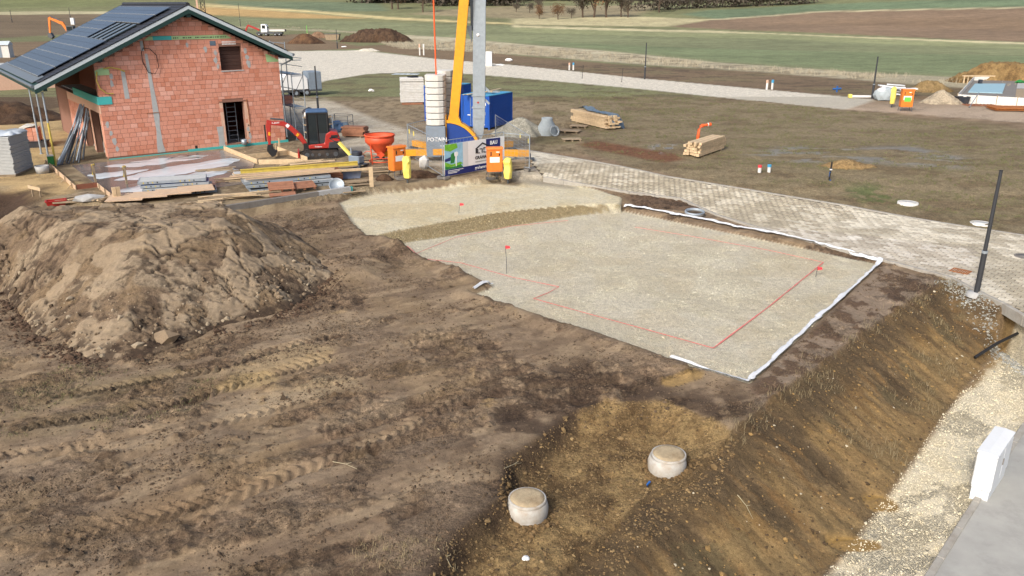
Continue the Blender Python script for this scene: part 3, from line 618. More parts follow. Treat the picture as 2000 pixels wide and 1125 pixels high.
for k in range(5):
    me = MB().box((0, 0, -.03), (PW-.026, PL-.026, .06)).build('paver', mat('paver_%d' % k, [(182, 174, 158), (206, 200, 187), (222, 218, 207), (168, 160, 144), (196, 189, 174)][k], .88, var=.1, scale=4, bump=.3, bscale=60, objrnd=.05), road); paverm.append(me)
lum = pc.mean(1); tones = np.array([lin(k).mean()*KC for k in [(182, 172, 155), (206, 198, 184), (222, 216, 204), (168, 158, 141), (196, 187, 171)]])
used = set()
for i in range(NP):
    k = int(np.argmin(np.abs(tones-lum[i]))); src = paverm[k]
    if k in used: o = src.copy(); COL.objects.link(o); o.parent = road
    else: o = src; used.add(k)
    o.location = (wx[i], wy[i], wz[i]+rnd.uniform(-.003, .003)); o.rotation_euler = (0, 0, ra)
for k in range(5):
    if k not in used: bpy.data.objects.remove(paverm[k])
cc = np.stack([wx[NP:], wy[NP:], wz[NP:]-.03+NR.uniform(-.003, .003, len(wx)-NP)], 1)
tag(boxes_np('paver_field', cc, np.tile([PW-.026, PL-.026, .06], (len(cc), 1)), 'brickmat', pc[NP:], road, ra), None)
# kerb stones on both sides
def kerbline(name, label, pts, zf, w_, h_, m, L=1.0, up=.0):
    root = thing(name, None, None, (0, 0, 0)); root['kind'] = 'structure'; root['label'] = label
    pts = [Vector((p[0], p[1], 0)) for p in pts]
    for a, b in zip(pts[:-1], pts[1:]):
        n = max(1, int((b-a).length/L)); st = (b-a)/n
        for i in range(n):
            p = a+st*i; q = a+st*(i+1)-st.normalized()*.012
            p.z = zf(p.x, p.y)+up-h_/2; q.z = zf(q.x, q.y)+up-h_/2
            mm = MB(); mm.beam(p, q, w_, h_); mm.build('kerb_stone', m, root, .012)
    return root
ns = PAVED[0:4]; ss = PAVED[6:16]
kerbline('street_edging', 'flat grey concrete edging along the far side of the paved street', ns, zroad, .16, .2, 'kerb', 1.0, .012)
kerbline('street_kerb', 'raised concrete kerb along the near side of the paved street', ss[::-1], zroad, .15, .34, 'kerb', 1.0, .05)
def zasp(x, y): return -1.93
asp = clipped_sheet('asphalt_road', ASPH, zasp, 2.0, 'asphalt', 'grey dusty asphalt road in the near right corner')
kerbline('asphalt_kerb', 'pale flush kerb between gravel strip and asphalt road', ASPH[:4], zasp, .14, .2, 'kerb', 1.0, .03)
# round covers
def cover(px, py, r, label, m='white_dirty', z=None):
    g = G(px, py); z = g.z+.05 if z is None else z
    t = thing('manhole_cover', label, 'manhole cover', (g.x, g.y, z), 0, 'round covers along the street')
    MB().lathe([(r, -.1), (r, .0), (r*.8, .012), (r*.8, -.02)], 24).build('frame', m, t); MB().lathe([(0.001, .0), (r*.79, .0), (r*.79, -.03)], 24).build('lid', m, t)
cover(1773, 397, .45, 'pale round manhole cover in the grass near the green patch'); cover(1917, 438, .45, 'pale round manhole cover just left of the tall dark lamp post')
g = G(2001, 508); cover(2003, 508, .4, 'grey round cover set in the paved street at the right edge', 'concrete_dark', zroad(g.x, g.y)+.012)
# street drain
g = G(1868, 545); g.z = zroad(g.x, g.y)
t = thing('street_drain', 'rusty iron street drain grate beside the kerb left of the lamp post', 'drain', (g.x+.35, g.y+.45, g.z+.012), ra)
MB().b2((-.3, -.25, -.12), (.3, .25, -.06)).build('pit', 'black', t)
m = MB()
for q in ((-.3, -.25, .3, -.2), (-.3, .2, .3, .25), (-.3, -.2, -.25, .2), (.25, -.2, .3, .2)): m.b2((q[0], q[1], -.05), (q[2], q[3], .004))
m.build('frame', 'rust', t)
for k in range(7): MB().b2((-.22+k*.068, -.2, -.04), (-.185+k*.068, .2, .002)).build('bar', 'rust', t)

# ------------------------------------------------------------------ white fleece lip round the gravel bed
def strip(name, label, cat, pts, z, wd, lift, m, amp=.05, seed=1, parent=None, drop=.12, inset=0.):
    L = [0.]; pts = [np.array(p) for p in pts]
    for a, b in zip(pts[:-1], pts[1:]): L.append(L[-1]+np.hypot(*(b-a)))
    n = int(L[-1]/.09); S = np.linspace(0, L[-1], n); xs = np.interp(S, L, [p[0] for p in pts]); ys = np.interp(S, L, [p[1] for p in pts])
    tx = np.gradient(xs); ty = np.gradient(ys); tl = np.hypot(tx, ty); nxx, nyy = -ty/tl, tx/tl
    rg = np.random.RandomState(seed); V = []
    prof = [(-.5, .012), (-.2, .06), (.12, .1), (.35, .07), (.55, -.02), (.6, -drop)]
    a = vn(S*1.3, S*0, seed); b = vn(S*3.2, S*0+4, seed+3); wv = wd*(.55+.9*a)
    for (u, h) in prof:
        off = inset+u*wv+amp*(b-.5)+amp*.6*(vn(S*9, S*0+u*7, seed+5)-.5)
        V.append(np.stack([xs+nxx*off, ys+nyy*off, z+lift*(.5+a)+h*(.6+.8*b)+.03*(vn(S*7+u*9, S*0+u*3, seed+9)-.5)], 1))
    V = np.concatenate(V); k = len(prof); V[:, 2] = zg(V[:, 0], V[:, 1])+.03+np.maximum(0, V[:, 2]-V[:, 2].min())*.35; idx = np.arange(k*n).reshape(k, n)
    F = np.stack([idx[:-1, :-1], idx[:-1, 1:], idx[1:, 1:], idx[1:, :-1]], -1).reshape(-1, 4)
    o = npmesh(name, V, F, m, parent, False)
    if cat: tag(o, label, cat)
    return o
e1 = W([(1222, 412), (1300, 424), (1430, 448), (1580, 480), (1660, 498), (1700, 512), (1720, 515)], -.78)
strip('fleece', 'crumpled white fleece edge along the gravel bed beside the street', 'fleece', e1, -.82, .20, .03, 'fleece', .06, 3, None, .12, -.12)
e2 = W([(1720, 515), (1690, 545), (1640, 590), (1590, 632), (1530, 690), (1490, 727), (1463, 752)], -.78)
strip('fleece', 'thin white fleece edge along the gravel bed beside the muddy bank', 'fleece', e2[::-1], -.84, .16, .03, 'fleece', .06, 7, None)
e3 = W([(1463, 753), (1420, 742), (1365, 724), (1310, 704)], -.78)
strip('fleece', 'short white fleece edge at the nearest corner of the gravel bed', 'fleece', e3[::-1], -.85, .13, .03, 'fleece', .04, 11)
e4 = W([(925, 578), (945, 568), (962, 561)], -.8)
strip('fleece', 'small bit of grey fleece under the mud ledge left of the gravel bed', 'fleece', e4, -.86, .1, .03, 'fleece', .02, 13)
# red marking lines and stakes on the bed
def redline(label, pts, wd=.017):
    w3 = [G(a, b) for a, b in pts]; m = MB(); s_ = 0
    for a, b in zip(w3[:-1], w3[1:]):
        n = max(2, int((b-a).length/.35))
        for i in range(n):
            p = a.lerp(b, i/n); q = a.lerp(b, (i+.97)/n); p.z = GZ(p.x, p.y)+.035; q.z = GZ(q.x, q.y)+.035
            m.beam(p, q, wd*rnd.uniform(.6, 1.3), .012)
    return tag(m.build('marking_line', 'redline'), label, 'marking line', 'red setting-out lines')
redline('bright red line along the right end of the gravel bed', [(1393, 682), (1500, 602), (1608, 514)], .034)
redline('red line along the near side of the gravel bed', [(1042, 585), (1150, 615), (1260, 645), (1393, 682)])
redline('short red line of the notch beside the near flag', [(1092, 562), (1070, 574), (1042, 585)])
redline('faint red line on the left of the gravel bed', [(795, 482), (900, 515), (1000, 543), (1092, 562)], .016)
redline('faint red line at the foot of the gravel ramp', [(795, 482), (890, 465), (1000, 443), (1110, 432)], .014)
redline('faint red line on the far side of the gravel bed', [(1240, 445), (1350, 463), (1500, 490), (1608, 514)], .012)
def stake(px, py, h, label, lean=.0):
    g = G(px, py); t = thing('flag_stake', label, 'stake', g, 0, 'red flagged stakes')
    MB().tube([(0, 0, -.1), (lean*.4, 0, h*.5), (lean, 0, h)], .012, 6).build('rod', 'steel_dark', t)
    MB().prism([(lean, h-.1), (lean+.17, h-.08), (lean+.15, h), (lean, h+.02)], -.01, .01, 'xz').build('flag', 'red_flag', t)
stake(990, 534, 1.0, 'thin stake with red flag standing in the gravel bed', -.05); stake(896, 416, .42, 'short stake with red flag on the upper gravel bed', .06); stake(1593, 541, .35, 'stake with red tape at the far end of the bright red line', .03)
# ------------------------------------------------------------------ the brick house
HA = R(37); HO = Vector((-22.46, 44.92, 0))
HM = Matrix.Translation(HO) @ Matrix.Rotation(HA, 4, 'Z')
def HW(x, y, z=0): return HM @ Vector((x, y, z))
house = thing('brick_house', 'unplastered red brick house with black roof and solar panels', 'house', HO, HA)
HWID, HLEN, SL, APX = 10.3, 14.0, .475, 5.15
def ztop(x): return 7.66-SL*abs(x-APX)
wm = MB(); T = .34
def wallcol(x0, x1, segs):           # segs: list of (z0, z1 or None)
    for z0, z1 in segs:
        if z1 is None:
            xs = [x0]+([APX] if x0 < APX < x1 else [])+[x1]
            poly = [(x0, z0), (x1, z0)]+[(q, ztop(q)) for q in xs[::-1]]
            wm.prism(poly, 0.0, T, 'xz')
        else: wm.b2((x0, 0, z0), (x1, T, z1))
WX0, WX1, WZ0, WZ1 = 6.78, 8.08, 4.50, 5.85
DX0, DX1, DZ0, DZ1 = 6.62, 7.88, .22, 2.68
wallcol(0, DX0, [(-.1, None)]); wallcol(DX0, WX0, [(-.1, DZ0), (DZ1, None)]); wallcol(WX0, DX1, [(-.1, DZ0), (DZ1, WZ0), (WZ1, None)])
wallcol(DX1, WX1, [(-.1, WZ0), (WZ1, None)]); wallcol(WX1, HWID, [(-.1, None)])
# side walls, rear wall
for y0, y1, z0, z1 in ((T, .5, 0, 3), (.5, 2.9, 2.5, 3), (2.9, 3.25, 0, 3), (3.25, 5.7, 2.5, 3), (5.7, HLEN, 0, 3)): wm.b2((.0, y0, z0), (T, y1, z1))
wm.b2((HWID-T, T, -.1), (HWID, HLEN, 5.3)); wm.prism([(0, -.1), (HWID, -.1), (HWID, ztop(HWID)-.12), (APX, ztop(APX)-.1), (0, ztop(0)-.12)], HLEN-T, HLEN, 'xz')
wm.build('wall', 'mortar', house)
MB().prism([(1.5, 3.05), (1.8, 3.05), (1.8, 6.18), (1.5, 6.04)], T, HLEN-T, 'xz').build('knee_wall', 'brick_inner', house)
for k in range(6): MB().b2((WX0+.01, .22, WZ0+.02+k*.22), (WX1-.01, .25, WZ0+.225+k*.22)).build('shutter_board', 'shutter', house)
MB().b2((T, T, 2.85), (HWID-T, HLEN-T, 3.04)).build('floor_slab', 'concrete', house)
MB().b2((T, T, -.1), (HWID-T, HLEN-T, .12)).build('ground_slab', 'concrete', house)
m = MB(); m.b2((3.2, T, .12), (3.4, 8, 2.84)); m.b2((3.4, 6.2, .12), (HWID-T, 6.4, 2.84)); m.b2((5.2, 3.4, 3.06), (HWID-T, 3.6, 5.0)); m.build('inner_wall', 'brick_inner', house)
# bricks on the gable
BL, BH = .375, .2495
cand = []
def bz(z): return z
row = 0; z = .12
while z < 7.5:
    h = BH if not (2.86 < z < 3.0) else .16
    xx = -(row % 2)*BL*.5
    while xx < HWID:
        L = BL*(.66 if rnd.random() < .3 else 1.)
        cand.append((max(xx, 0.), min(xx+L, HWID), z, z+h)); xx += L
    z += h; row += 1
def cut(b):           # cut a brick by the openings and the roof slope
    x0, x1, z0, z1 = b; out = []
    for (ox0, ox1, oz0, oz1) in ((WX0, WX1, WZ0, WZ1), (DX0, DX1, DZ0, DZ1)):
        if x1 > ox0+.01 and x0 < ox1-.01 and z1 > oz0+.03 and z0 < oz1-.03:
            r = []
            if x0 < ox0-.06: r.append((x0, ox0, z0, z1))
            if x1 > ox1+.06: r.append((ox1, x1, z0, z1))
            return r
    return [b]
rects = []
for b in cand:
    for r in cut(b):
        zl = min(ztop(r[0]), ztop(r[1]))
        if r[3] < zl+.02 and r[1]-r[0] > .05: rects.append(r)
        elif r[2] < zl-.06 and r[1]-r[0] > .05: rects.append((r[0], r[1], r[2], zl))
gap = .016
proto = {}
rects.sort(key=lambda r: -(r[1]-r[0])*(r[3]-r[2])*(1-.004*r[2]))
NB = 300
wallp = [c_ for c_ in kids(house) if c_.name.startswith('wall')][0]
for r in rects[:NB]:
    d = (round(r[1]-r[0]-gap, 3), round(r[3]-r[2]-gap, 3))
    if d not in proto:
        o = MB().box((0, 0, 0), (d[0], .03, d[1])).build('brick', 'brick', wallp, .006); proto[d] = o
    else: o = proto[d].copy(); COL.objects.link(o); o.parent = wallp
    o.location = ((r[0]+r[1])/2, -.004+rnd.uniform(-.005, .004), (r[2]+r[3])/2)
rest = rects[NB:]
boxes_np('brick_field', [((r[0]+r[1])/2, -.004+rnd.uniform(-.005, .004), (r[2]+r[3])/2) for r in rest], [(r[1]-r[0]-gap, .03, r[3]-r[2]-gap) for r in rest], 'brickmat', brickcols(len(rest), NR), wallp)
# bricks of the side pillars
c_, d_ = [], []
for y0, y1 in ((0, .5), (2.9, 3.25), (5.7, 9.7)):
    z = .12; k = 0
    while z < 2.45:
        yy = y0
        while yy < y1-.02: e = min(yy+(.25 if k % 2 and yy == y0 else .375), y1); c_.append((-.004, (yy+e)/2, z+BH/2)); d_.append((.03, e-yy-gap, BH-gap)); yy = e
        z += BH; k += 1
boxes_np('brick_side', c_, d_, 'brickmat', brickcols(len(c_), NR)*1.08, wallp)
MB().b2((-.03, -.02, 2.5), (-.002, 9.7, 2.98)).build('lintel', 'header', house)
for k, yy in enumerate((.46, 2.94, 3.2, 5.74)): MB().b2((-.035, yy-.07, .1), (-.02, yy+.07, 2.5)).build('reveal_strip', 'header', house)
tb = MB(); tb.b2((-.09, -.05, 3.0), (0.0, 7.0, 3.42)); tb.b2((-.085, -.06, 3.0), (.62, -.022, 3.42)); tb.build('teal_insulation', 'teal_board', house)
m = MB(); m.b2((4.3, -.09, -.12), (10.42, -.025, .14)); m.build('plinth_insulation', 'teal_board', house); MB().b2((0, -.06, -.12), (4.28, -.02, .05)).build('plinth_insulation', 'teal_board', house)
MB().b2((-.02, -.75, -.15), (HWID, -.1, -.02)).build('plinth_strip', 'concrete', house)
# filled chases, patches and tapes
def patch(name, pts, m, y=-.03, ya=-.005): return MB().prism(pts, y, ya, 'xz').build(name, m, house)
patch('mortar_chase', [(2.6, .12), (3.05, .12), (2.95, .6), (2.92, 1.6), (2.98, 2.2), (2.88, 3.9), (2.8, 5.6), (2.66, 5.6), (2.68, 3.6), (2.66, 2.4), (2.7, 1.4), (2.62, .6)], 'plaster_grey')
patch('mortar_chase', [(2.5, 5.75), (2.7, 5.75), (2.72, 6.28), (2.5, 6.28)], 'plaster_grey')
patch('mortar_chase', [(1.3, 3.24), (1.55, 3.24), (1.5, 4.75), (1.3, 4.75)], 'plaster_grey')
patch('mortar_chase', [(6.12, .12), (6.5, .12), (6.46, .8), (6.5, 1.3), (6.1, 1.3), (6.16, .7)], 'plaster_grey')
for (a, b, s) in ((8.3, 5.55, .22), (8.38, 5.2, .2), (8.42, 4.85, .24), (6.55, 5.5, .18), (6.5, 5.1, .2), (6.6, 4.75, .15), (.75, 4.1, .2), (.78, 4.45, .18), (.2, 1.9, .18), (.32, 1.45, .2), (.42, 1.0, .22), (.5, .55, .2), (5.0, 6.0, .15), (6.0, 5.75, .2), (7.99, 1.0, .18), (8.05, .6, .2), (7.98, .3, .16)):
    n = 9; patch('mortar_patch', [(a+s*.55*math.cos(k*6.283/n)*rnd.uniform(.6, 1.2), b+s*math.sin(k*6.283/n)*rnd.uniform(.6, 1.2)) for k in range(n)], 'plaster_grey', -.026)
patch('blue_patch', [(6.28, 5.92), (6.62, 5.92), (6.62, 6.18), (6.28, 6.18)], 'tarp_grey')
patch('tape_band', [(2.75, 6.3), (3.2, 6.3), (3.2, 6.5), (3.0, 6.5)], 'green_tape', -.032); patch('tape_band', [(4.2, 6.3), (7.6, 6.3), (7.25, 6.5), (4.2, 6.5)], 'green_tape', -.032); patch('tape_band', [(3.2, 6.29), (4.2, 6.29), (4.2, 6.51), (3.2, 6.51)], 'teal_board', -.036)
patch('corner_tape', [(9.55, 4.88), (10.28, 4.88), (10.28, 4.98), (9.6, 5.34), (9.5, 5.36)], 'green_tape', -.032); patch('corner_tape', [(.0, 4.55), (.72, 4.55), (.72, 4.85), (.4, 4.95), (.0, 4.8)], 'green_tape', -.032)
m = MB()
for k in range(30):
    xx = 4.3+k*.1+rnd.uniform(-.02, .02)
    if k % 7 not in (3, 4) or k > 16: m.b2((xx, -.036, 6.36), (xx+rnd.uniform(.04, .08), -.0325, 6.42))
tag(m.build('tape_print', 'ink_black', house), None, kind='stuff')
m = MB()
for rw in (5.95, 6.07):
    m = MB()
    for k in range(10): m.b2((6.98+k*.082, -.03, rw), (7.04+k*.082, -.02, rw+.075))
    tag(m.build('lettering', 'white', house), None, kind='stuff')
patch('sill_mortar', [(WX0-.05, WZ0-.07), (WX1+.05, WZ0-.05), (WX1+.03, WZ0), (WX0, WZ0)], 'plaster_grey', -.05)
for a, b in ((DX0-.2, DX0), (DX1, DX1+.22)): patch('door_reveal', [(a, DZ0), (b, DZ0), (b, DZ1), (a, DZ1)], 'header', -.022)
patch('door_lintel', [(DX0-.2, DZ1), (DX1+.25, DZ1), (DX1+.25, DZ1+.07), (DX0-.2, DZ1+.07)], 'mortar', -.04)
patch('drain_hole', [(4.72, .13), (4.86, .13), (4.86, .32), (4.72, .32)], 'dark_inside', -.03)
for zz in (.75, 1.2): patch('socket_hole', [(8.0, zz), (8.06, zz), (8.06, zz+.07), (8.0, zz+.07)], 'dark_inside', -.035)
# hoses and cables
m = MB(); m.tube([(2.62, -.06, 5.9), (2.5, -.08, 5.7), (2.48, -.08, 5.2), (2.7, -.1, 4.6), (3.05, -.1, 4.5), (3.3, -.1, 4.9), (3.25, -.09, 5.5), (2.95, -.08, 5.85), (2.62, -.06, 5.9)], .02, 5); m.build('cable_loop', 'black', house)
m = MB(); m.tube([(.45, -.06, 4.9), (.8, -.1, 4.95), (1.2, -.1, 4.85), (1.5, -.08, 4.7)], .035, 6); m.tube([(.1, -.08, 4.75), (0, -.12, 4.3), (.1, -.14, 3.9), (.4, -.12, 3.6), (.75, -.06, 3.55)], .03, 6); m.build('yellow_hose', 'yellow_beam', house)
m = MB(); m.tube([(2.7, -.05, 5.75), (2.68, -.05, 6.3)], .03, 6); m.tube([(2.95, -.05, 2.38), (2.3, -.05, 2.38)], .015, 5); m.tube([(8.06, -.04, 2.8), (8.1, -.05, 2.0), (8.12, -.04, 1.2)], .018, 5); m.build('cable', 'rust', house)
# roof
EL, ER, RT = -3.05, 10.98, 8.2          # left eave, right eave, ridge
def zr_(x): return RT-SL*abs(x-APX)
Y0, Y1 = -.62, HLEN+.5
def slab(xa, xb, ya, yb, up0, up1):
    mm = MB(); mm.add([(xa, ya, zr_(xa)+up0), (xb, ya, zr_(xb)+up0), (xb, ya, zr_(xb)+up1), (xa, ya, zr_(xa)+up1), (xa, yb, zr_(xa)+up0), (xb, yb, zr_(xb)+up0), (xb, yb, zr_(xb)+up1), (xa, yb, zr_(xa)+up1)], [(0, 1, 2, 3), (4, 7, 6, 5), (0, 4, 5, 1), (1, 5, 6, 2), (2, 6, 7, 3), (3, 7, 4, 0)]); return mm
roof = slab(EL, APX, Y0+.04, Y1, -.42, -.06).build('roof', 'verge_green', house)
slab(APX, ER, Y0+.04, Y1, -.42, -.06).build('roof_deck', 'verge_green', roof)
for a, b in ((EL, APX), (APX, ER)):
    slab(a, b, Y0-.0, Y0+.035, -.27, -.08).build('verge_board', 'verge_white', roof); slab(a, b, Y0+.005, Y0+.03, -.50, -.275).build('barge_board', 'verge_green', roof)
    slab(a, b, Y1, Y1+.03, -.45, -.08).build('verge_board', 'verge_white', roof)
MB().b2((APX-.12, Y0+.1, RT-.72), (APX+.12, 1, RT-.48)).build('ridge_beam', 'verge_green', roof)
for xx in (EL+.5, .3, 9.9): MB().b2((xx-.08, Y0+.12, zr_(xx)-.62), (xx+.08, Y1-.2, zr_(xx)-.43)).build('purlin', 'verge_green', roof)
# tiles: verge columns one by one, the rest joined
ca_, sa_ = math.cos(math.atan(SL)), math.sin(math.atan(SL)); TR = .34; NC = int((APX-EL)/ca_/TR)
tl = MB().box((0, 0, 0), (TR+.05, .30, .028)).build('roof_tile', 'tile_black', roof)
def tile_at(o, side, k, yy):
    s_ = (k+.5)*TR*ca_; xx = APX-side*s_ ; o.location = (xx, yy, zr_(xx)-.035); o.rotation_euler = (0, (-1 if side > 0 else 1)*(math.atan(SL)-.06), 0)
first = True
for side, n in ((1, NC), (-1, int((ER-APX)/ca_/TR))):
    for k in range(n):
        for j in range(2 if side > 0 else 1):
            o = tl if first else tl.copy()
            if not first: COL.objects.link(o); o.parent = roof
            first = False; tile_at(o, side, k, Y0+.13+j*.305)
m = MB(); Ry = lambda s_: Matrix.Rotation((-1 if s_ > 0 else 1)*(math.atan(SL)-.06), 3, 'Y')
for side, n in ((1, NC), (-1, int((ER-APX)/ca_/TR))):
    for k in range(n):
        xx = APX-side*(k+.5)*TR*ca_
        for yy0 in ([Y0+.6+q*3.4 for q in range(5)] if side > 0 else [Y0+.3+q*3.5 for q in range(5)]):
            yy1 = min(yy0+3.39, Y1); m.box((xx, (yy0+yy1)/2, zr_(xx)-.035), (TR+.05, yy1-yy0, .028), M=Ry(side))
tag(m.build('tile_field', 'tile_black', roof), None, kind='stuff')
m = MB()
for k in range(40): m.lathe([(.0, .0), (.13, .0), (.12, .0)], 3)
m = MB()
rid0 = MB().tube([(APX, 0, RT-.03), (APX, .4, RT-.015)], .12, 8).build('ridge_tile', 'tile_black', roof)
for k in range(int((Y1-Y0)/.38)):
    o = rid0 if k == 0 else rid0.copy()
    if k: COL.objects.link(o); o.parent = roof
    o.location = (0, Y0+k*.38, 0)
# solar panels, eight rows
PLN, PHT = 1.76, .985
pan = MB().box((0, 0, 0), (PHT-.03, PLN-.02, .035)).build('solar_panel', 'panel_glass', roof)
fm = MB()
for sx in (-1, 1): fm.box((sx*(PHT-.03)/2, 0, .002), (.018, PLN-.02, .045))
frame0 = fm.build('panel_frame', 'alu', roof)
cm = MB()
for k in range(7): cm.box((.0, -PLN/2+.2+k*.23, .0188), (.05, .035, .003))
cell0 = cm.build('cell_mark', 'black', roof)
rows = [zz for zz in range(8)]; first = True
for r in range(8):
    s_ = .62+r*1.0+.5
    xx = APX-s_*ca_
    for q in range(7):
        if r in (2, 3) and q < 3: continue
        ps = []
        for src in (pan, frame0, cell0):
            o = src if first else src.copy()
            if not first: COL.objects.link(o); o.parent = roof
            ps.append(o)
        first = False
        for o in ps:
            o.location = (xx, Y0+1.35+q*PLN+PLN/2, zr_(xx)+.10); o.rotation_euler = (0, -math.atan(SL), 0)
for q in range(4):            # bare mounting strips where panels are missing
    yy = Y0+1.6+q*1.25; xa, xb = APX-2.7*ca_, APX-4.55*ca_
    mm = MB(); mm.add([(xa, yy, zr_(xa)+.02), (xa, yy+.35, zr_(xa)+.02), (xb, yy+.35, zr_(xb)+.02), (xb, yy, zr_(xb)+.02), (xa, yy, zr_(xa)+.1), (xa, yy+.35, zr_(xa)+.1), (xb, yy+.35, zr_(xb)+.1), (xb, yy, zr_(xb)+.1)], [(0, 1, 2, 3), (4, 7, 6, 5), (0, 4, 5, 1), (1, 5, 6, 2), (2, 6, 7, 3), (3, 7, 4, 0)]); mm.build('roof_window' if q < 3 else 'mounting_strip', 'glass_dark', roof)
    MB().beam((xa, yy+.45, zr_(xa)+.06), (xb, yy+.45, zr_(xb)+.06), .5, .06, (0, 0, 1)).build('window_flashing', 'gutter', roof)
mm = slab(EL+.02, EL+.62, Y0+.7, Y1, .0, .03); mm.build('eave_sheet', 'gutter', roof)
m = MB(); m.tube([(EL-.07, Y0, zr_(EL)-.12), (EL-.07, Y1, zr_(EL)-.12)], .09, 8); m.build('gutter', 'gutter', roof)
m = MB(); m.tube([(ER+.06, Y0, zr_(ER)-.14), (ER+.06, Y1, zr_(ER)-.14)], .08, 8); m.build('gutter', 'gutter', roof)
m = MB(); m.tube([(ER+.04, -.3, zr_(ER)-.2), (ER-.05, -.3, zr_(ER)-.5), (HWID+.1, -.12, zr_(ER)-.75), (HWID+.07, -.1, zr_(ER)-1.2), (HWID+.07, -.1, .3)], .05, 8); m.build('downpipe', 'gutter', house)
# props under the overhang
for k, (yy, lb) in enumerate(((-.35, 'nearest grey steel roof prop at the corner of the brick house'), (1.9, 'middle grey steel roof prop left of the brick house'), (4.4, 'farthest grey steel roof prop left of the brick house'))):
    p = HW(-2.7, yy); t = thing('roof_prop', lb, 'prop', p, 0, 'steel props carrying the roof overhang')
    MB().tube([(0, 0, 0), (0, 0, 2.3)], .055, 8).build('outer_tube', 'yellow_beam' if k == 0 else 'galv', t); MB().tube([(0, 0, 2.0), (0, 0, 3.85)], .045, 8).build('inner_tube', 'galv', t)
    MB().box((0, 0, .01), (.18, .18, .02)).build('foot_plate', 'galv', t); MB().box((0, 0, 3.86), (.18, .18, .02)).build('head_plate', 'galv', t)
# leaning steel props
for k in range(26):
    a = rnd.uniform(-1, 1); b = rnd.uniform(0, 1); p0 = HW(-1.75+a*.85, -.2+b*2.2, .02); p1 = HW(-.55+a*.3, 1.2+b*.9, rnd.uniform(1.9, 3.0))
    t = thing('steel_prop', 'grey steel shoring prop leaning in the bundle at the house corner', 'prop', p0, 0, 'steel shoring props leaning at the house corner'); d = p1-p0
    MB().tube([(0, 0, 0), d*.6], .04, 6).build('outer_tube', 'steel_dark' if k % 3 else 'galv', t); MB().tube([d*.55, d], .03, 6).build('inner_tube', 'galv', t)
    MB().box((0, 0, .0), (.14, .14, .015)).build('foot_plate', 'steel_dark', t)
# ladder tower seen in the doorway
p = HW(7.3, .8, .12); t = thing('access_tower', 'grey metal ladder frame standing inside the ground floor doorway', 'scaffold', p, HA)
for sx in (-.25, .3):
    MB().tube([(sx, 0, 0), (sx, 0, 2.4)], .025, 6).build('post', 'galv', t)
for k in range(8): MB().tube([(-.25, 0, .2+k*.28), (.3, 0, .2+k*.28)], .018, 6).build('rung', 'galv', t)
p = HW(7.55, -.3, .0); t = thing('bucket', 'grey bucket standing in the doorway of the brick house', 'bucket', (p.x, p.y, .12), 0)
MB().lathe([(.001, .01), (.13, .01), (.17, .33), (.18, .33), (.14, .0), (.001, 0)], 16).build('body', 'galv', t); MB().tube([(-.17, 0, .32), (0, -.1, .25), (.17, 0, .32)], .008, 5).build('handle', 'steel_dark', t)
